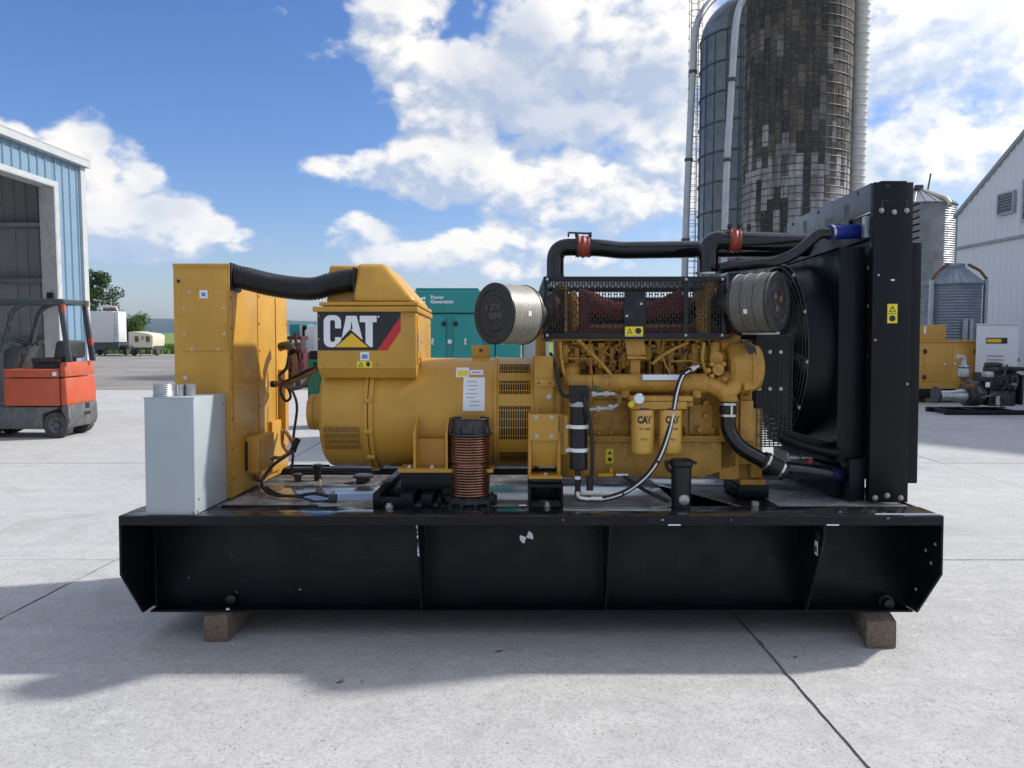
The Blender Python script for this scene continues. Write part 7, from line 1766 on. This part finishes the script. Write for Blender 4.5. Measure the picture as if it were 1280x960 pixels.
# ------------------------------------------------------------------ loose things on and under the skid
def loose():
    # grey electrical box on the front left corner
    xl, xr = gx(181, .02, 570), gx(243, .02, 570); z0, z1 = ZT + .0008, gz(497, .02)
    t = thing('electrical_box', 'grey painted steel electrical box with conduit stubs on the skid corner', 'electrical box', ((xl + xr) / 2, .26, z0), tilted=True); ORG[t.name] = Vector(((xl + xr) / 2, .26, z0))
    b = M(GBOX).box(xl, xr, .02, .505, z0, z1).build('body', t, bevel=.004)
    M(GBOX).box(xl - .002, xr + .002, .018, .03, z1 - .006, z1 + .0015).build('top_hem', b, bevel=.001)
    sc = M(DKST)
    for y_, z_ in ((.07, z0 + .08), (.46, z0 + .1), (.46, z1 - .06), (.05, z0 + .012)): sc.bolt((xr, y_, z_), (1, 0, 0), .005, .004)
    for dx in (.006, .014): sc.bolt((xr - dx, .02, z0 + .012), (0, -1, 0), .003, .003)
    sc.build('screws', b)
    for px, py, r_, h_, y_ in ((204.5, 497, .055, .075, .10), (224, 492, .033, .065, .22), (238, 492, .032, .068, .24)):
        x = gx(px, y_, 490); s = M(GALV)
        prof = [(0, r_)] + ([(h_ * k / 12, r_ * (1.03 if k % 2 else .97)) for k in range(1, 12)] if px < 210 else [(h_ * .1, r_), (h_ * .1, r_ * .95), (h_ * .9, r_ * .95)]) + [(h_, r_), (h_ + .001, r_ * .85), (h_ * .4, r_ * .84)]
        s.lathe((x, y_, z1 + .001), (0, 0, 1), prof, 28).build('conduit_stub', t)
    # exhaust bellows standing on the flange
    yb = .42; x = gx(587.5, yb, 590); zb0 = ZT - .0115
    t = thing('exhaust_bellows', 'copper-brown corrugated exhaust bellows standing loose on the deck', 'bellows', (x, yb, zb0), tilted=True); ORG[t.name] = Vector((x, yb, zb0))
    def Z(py): return gz(py, yb)
    rb = .118; fl = M(DKST)
    fl.lathe((x, yb, Z(624.5)), (0, 0, 1), [(0, rb * .8), (0, .168), (.022, .168), (.026, .14), (.03, rb)], 48, True)
    for k in range(12): th = 2 * math.pi * k / 12; fl.lathe((x + .150 * math.cos(th), yb + .150 * math.sin(th), Z(624.5) + .020), (0, 0, 1), [(0, .016), (.012, .016)], 6)
    for k in range(12): th = 2 * math.pi * (k + .5) / 12; fl.lathe((x + .158 * math.cos(th), yb + .158 * math.sin(th), zb0), (0, 0, 1), [(0, .012), (Z(624.5) - zb0 + .002, .012)], 8)
    fl.build('base_flange', t, angle=40)
    n = 23; z0, z1 = Z(618), Z(544); prof = []
    for k in range(n):
        p = (z1 - z0) / n; zz = z0 + k * p
        if k == 12: prof += [(zz - z0, .108), (zz - z0 + p * .9, .108)]; continue
        for q in range(6): prof.append((zz - z0 + p * q / 6, .112 + .013 * math.sin(math.pi * q / 6) ** .6))
    prof.append((z1 - z0, .110))
    M(COPPER).lathe((x, yb, z0), (0, 0, 1), prof, 48, False).build('bellows_tube', t, angle=70)
    M(DKST).tube([(x - .118 + .0, yb, Z(580)), (x, yb - .12, Z(582)), (x + .118, yb, Z(578))], .004, 6).build('tie_wire', t)
    top = M(DKST).lathe((x, yb, Z(544)), (0, 0, 1), [(0, .112), (.004, .135), (.016, .137), (.02, .118), (.022, .114), (Z(524) - Z(544), .116), (Z(523) - Z(544), .122), (Z(522) - Z(544), .118), (Z(522) - Z(544), .106), (.01, .104)], 48, True)
    for k in range(8): th = 2 * math.pi * k / 8 + .3; c = Vector((x + .124 * math.cos(th), yb + .124 * math.sin(th), 0)); top.hexa([(c.x - .006, c.y - .006, Z(540)), (c.x + .006, c.y - .006, Z(540)), (c.x + .006, c.y + .006, Z(540)), (c.x - .006, c.y + .006, Z(540))], [(x + .114 * math.cos(th) - .004, yb + .114 * math.sin(th) - .004, Z(529)), (x + .114 * math.cos(th) + .004, yb + .114 * math.sin(th) - .004, Z(529)), (x + .114 * math.cos(th) + .004, yb + .114 * math.sin(th) + .004, Z(529)), (x + .114 * math.cos(th) - .004, yb + .114 * math.sin(th) + .004, Z(529))])
    top.build('top_collar', t, angle=40)
    # timbers under the skid
    for (px0, px1, py, yf, lab) in ((254, 285, 803, None, 'weathered square timber under the left end of the skid'), (1083, 1120, 811, None, 'weathered square timber under the right end of the skid')):
        d = pixdir((px0 + px1) / 2, py, GP); k = -GCAM.z / d.z; yf = GCAM.y + d.y * k
        xa, xb = gx(px0, yf, py), gx(px1, yf, py)
        rs = random.Random(px0); j = lambda: rs.uniform(-.004, .004)
        L = 1.55
        base = Vector(((xa + xb) / 2, yf, 0))
        sk = .42 if px0 > 600 else 0.0
        bot = [(xa + j(), yf + j(), .001), (xb + j(), yf + j(), .001), (xb + sk, yf + L, .001), (xa + sk, yf + L, .001)]; tp = [(xa + j(), yf + j(), ZB - .001), (xb + j(), yf + j(), ZB - .001), (xb + sk, yf + L, ZB - .001), (xa + sk, yf + L, ZB - .001)]
        o = M(WOOD).hexa(bot, tp).build('timber_block', None, bevel=.010, origin=base)
        o.location = W(base); o.rotation_euler = (-TILT, 0, 0); tag(o, lab, 'timber')
    # a dead leaf and wood chips on the concrete
    for (px, py, s, lab, a_) in ((425, 853, .022, 'small curled dry leaf on the concrete, nearer the left timber', .6), (452, 853, .010, 'tiny wood chip lying right beside the dry leaf', 1.2), (623, 815, .026, 'pale wood splinter on the concrete before the middle of the skid', .1), (994, 822, .016, 'dark chip beside the long joint in the concrete', .2)):
        d = pixdir(px, py, GP); p = GCAM + d * (-GCAM.z / d.z); m = M(DRYL)
        ca, sa = math.cos(a_), math.sin(a_)
        def L(u, v, z): return (p.x + (u * ca - v * sa) * s, p.y + (u * sa + v * ca) * s, z)
        m.v += [L(-1, 0, .003), L(-.3, -.45, .009), L(.5, -.35, .004), L(1.1, .1, .012), L(.4, .4, .008), L(-.5, .42, .003), L(0, 0, .005), L(-1, 0, .0015), L(1.1, .1, .010), L(0, 0, .0035)]
        for f in ((0, 1, 6), (1, 2, 6), (2, 3, 6), (3, 4, 6), (4, 5, 6), (5, 0, 6), (7, 9, 1), (9, 2, 1), (9, 8, 2), (9, 4, 8), (9, 5, 4), (7, 5, 9)): m.face(f)
        o = m.build('dry_leaf' if py == 853 and s > .02 else 'wood_chip', None, origin=p); o.location = W(p); o.rotation_euler = (-TILT, 0, 0); tag(o, lab, 'leaf' if s > .02 and py == 853 else 'wood chip')
loose()

# ------------------------------------------------------------------ air
def haze():
    m = bpy.data.materials.new('haze_air'); m.use_nodes = True; t = m.node_tree; t.nodes.clear(); N = NT(t)
    v = N.n('ShaderNodeVolumePrincipled', ins={'Color': c3(0.50, 0.72, 1.0), 'Density': HAZE, 'Anisotropy': 0.2}); o = N.n('ShaderNodeOutputMaterial'); N.link(v.outputs[0], o.inputs['Volume'])
    o = M(m).box(-8000, 8000, -1500, 6200, -1.2, 160).build('haze'); tag(o, 'thin blue air between the yard and the far ridge', 'haze', None, 'stuff')
HAZE = 0.00008
haze()
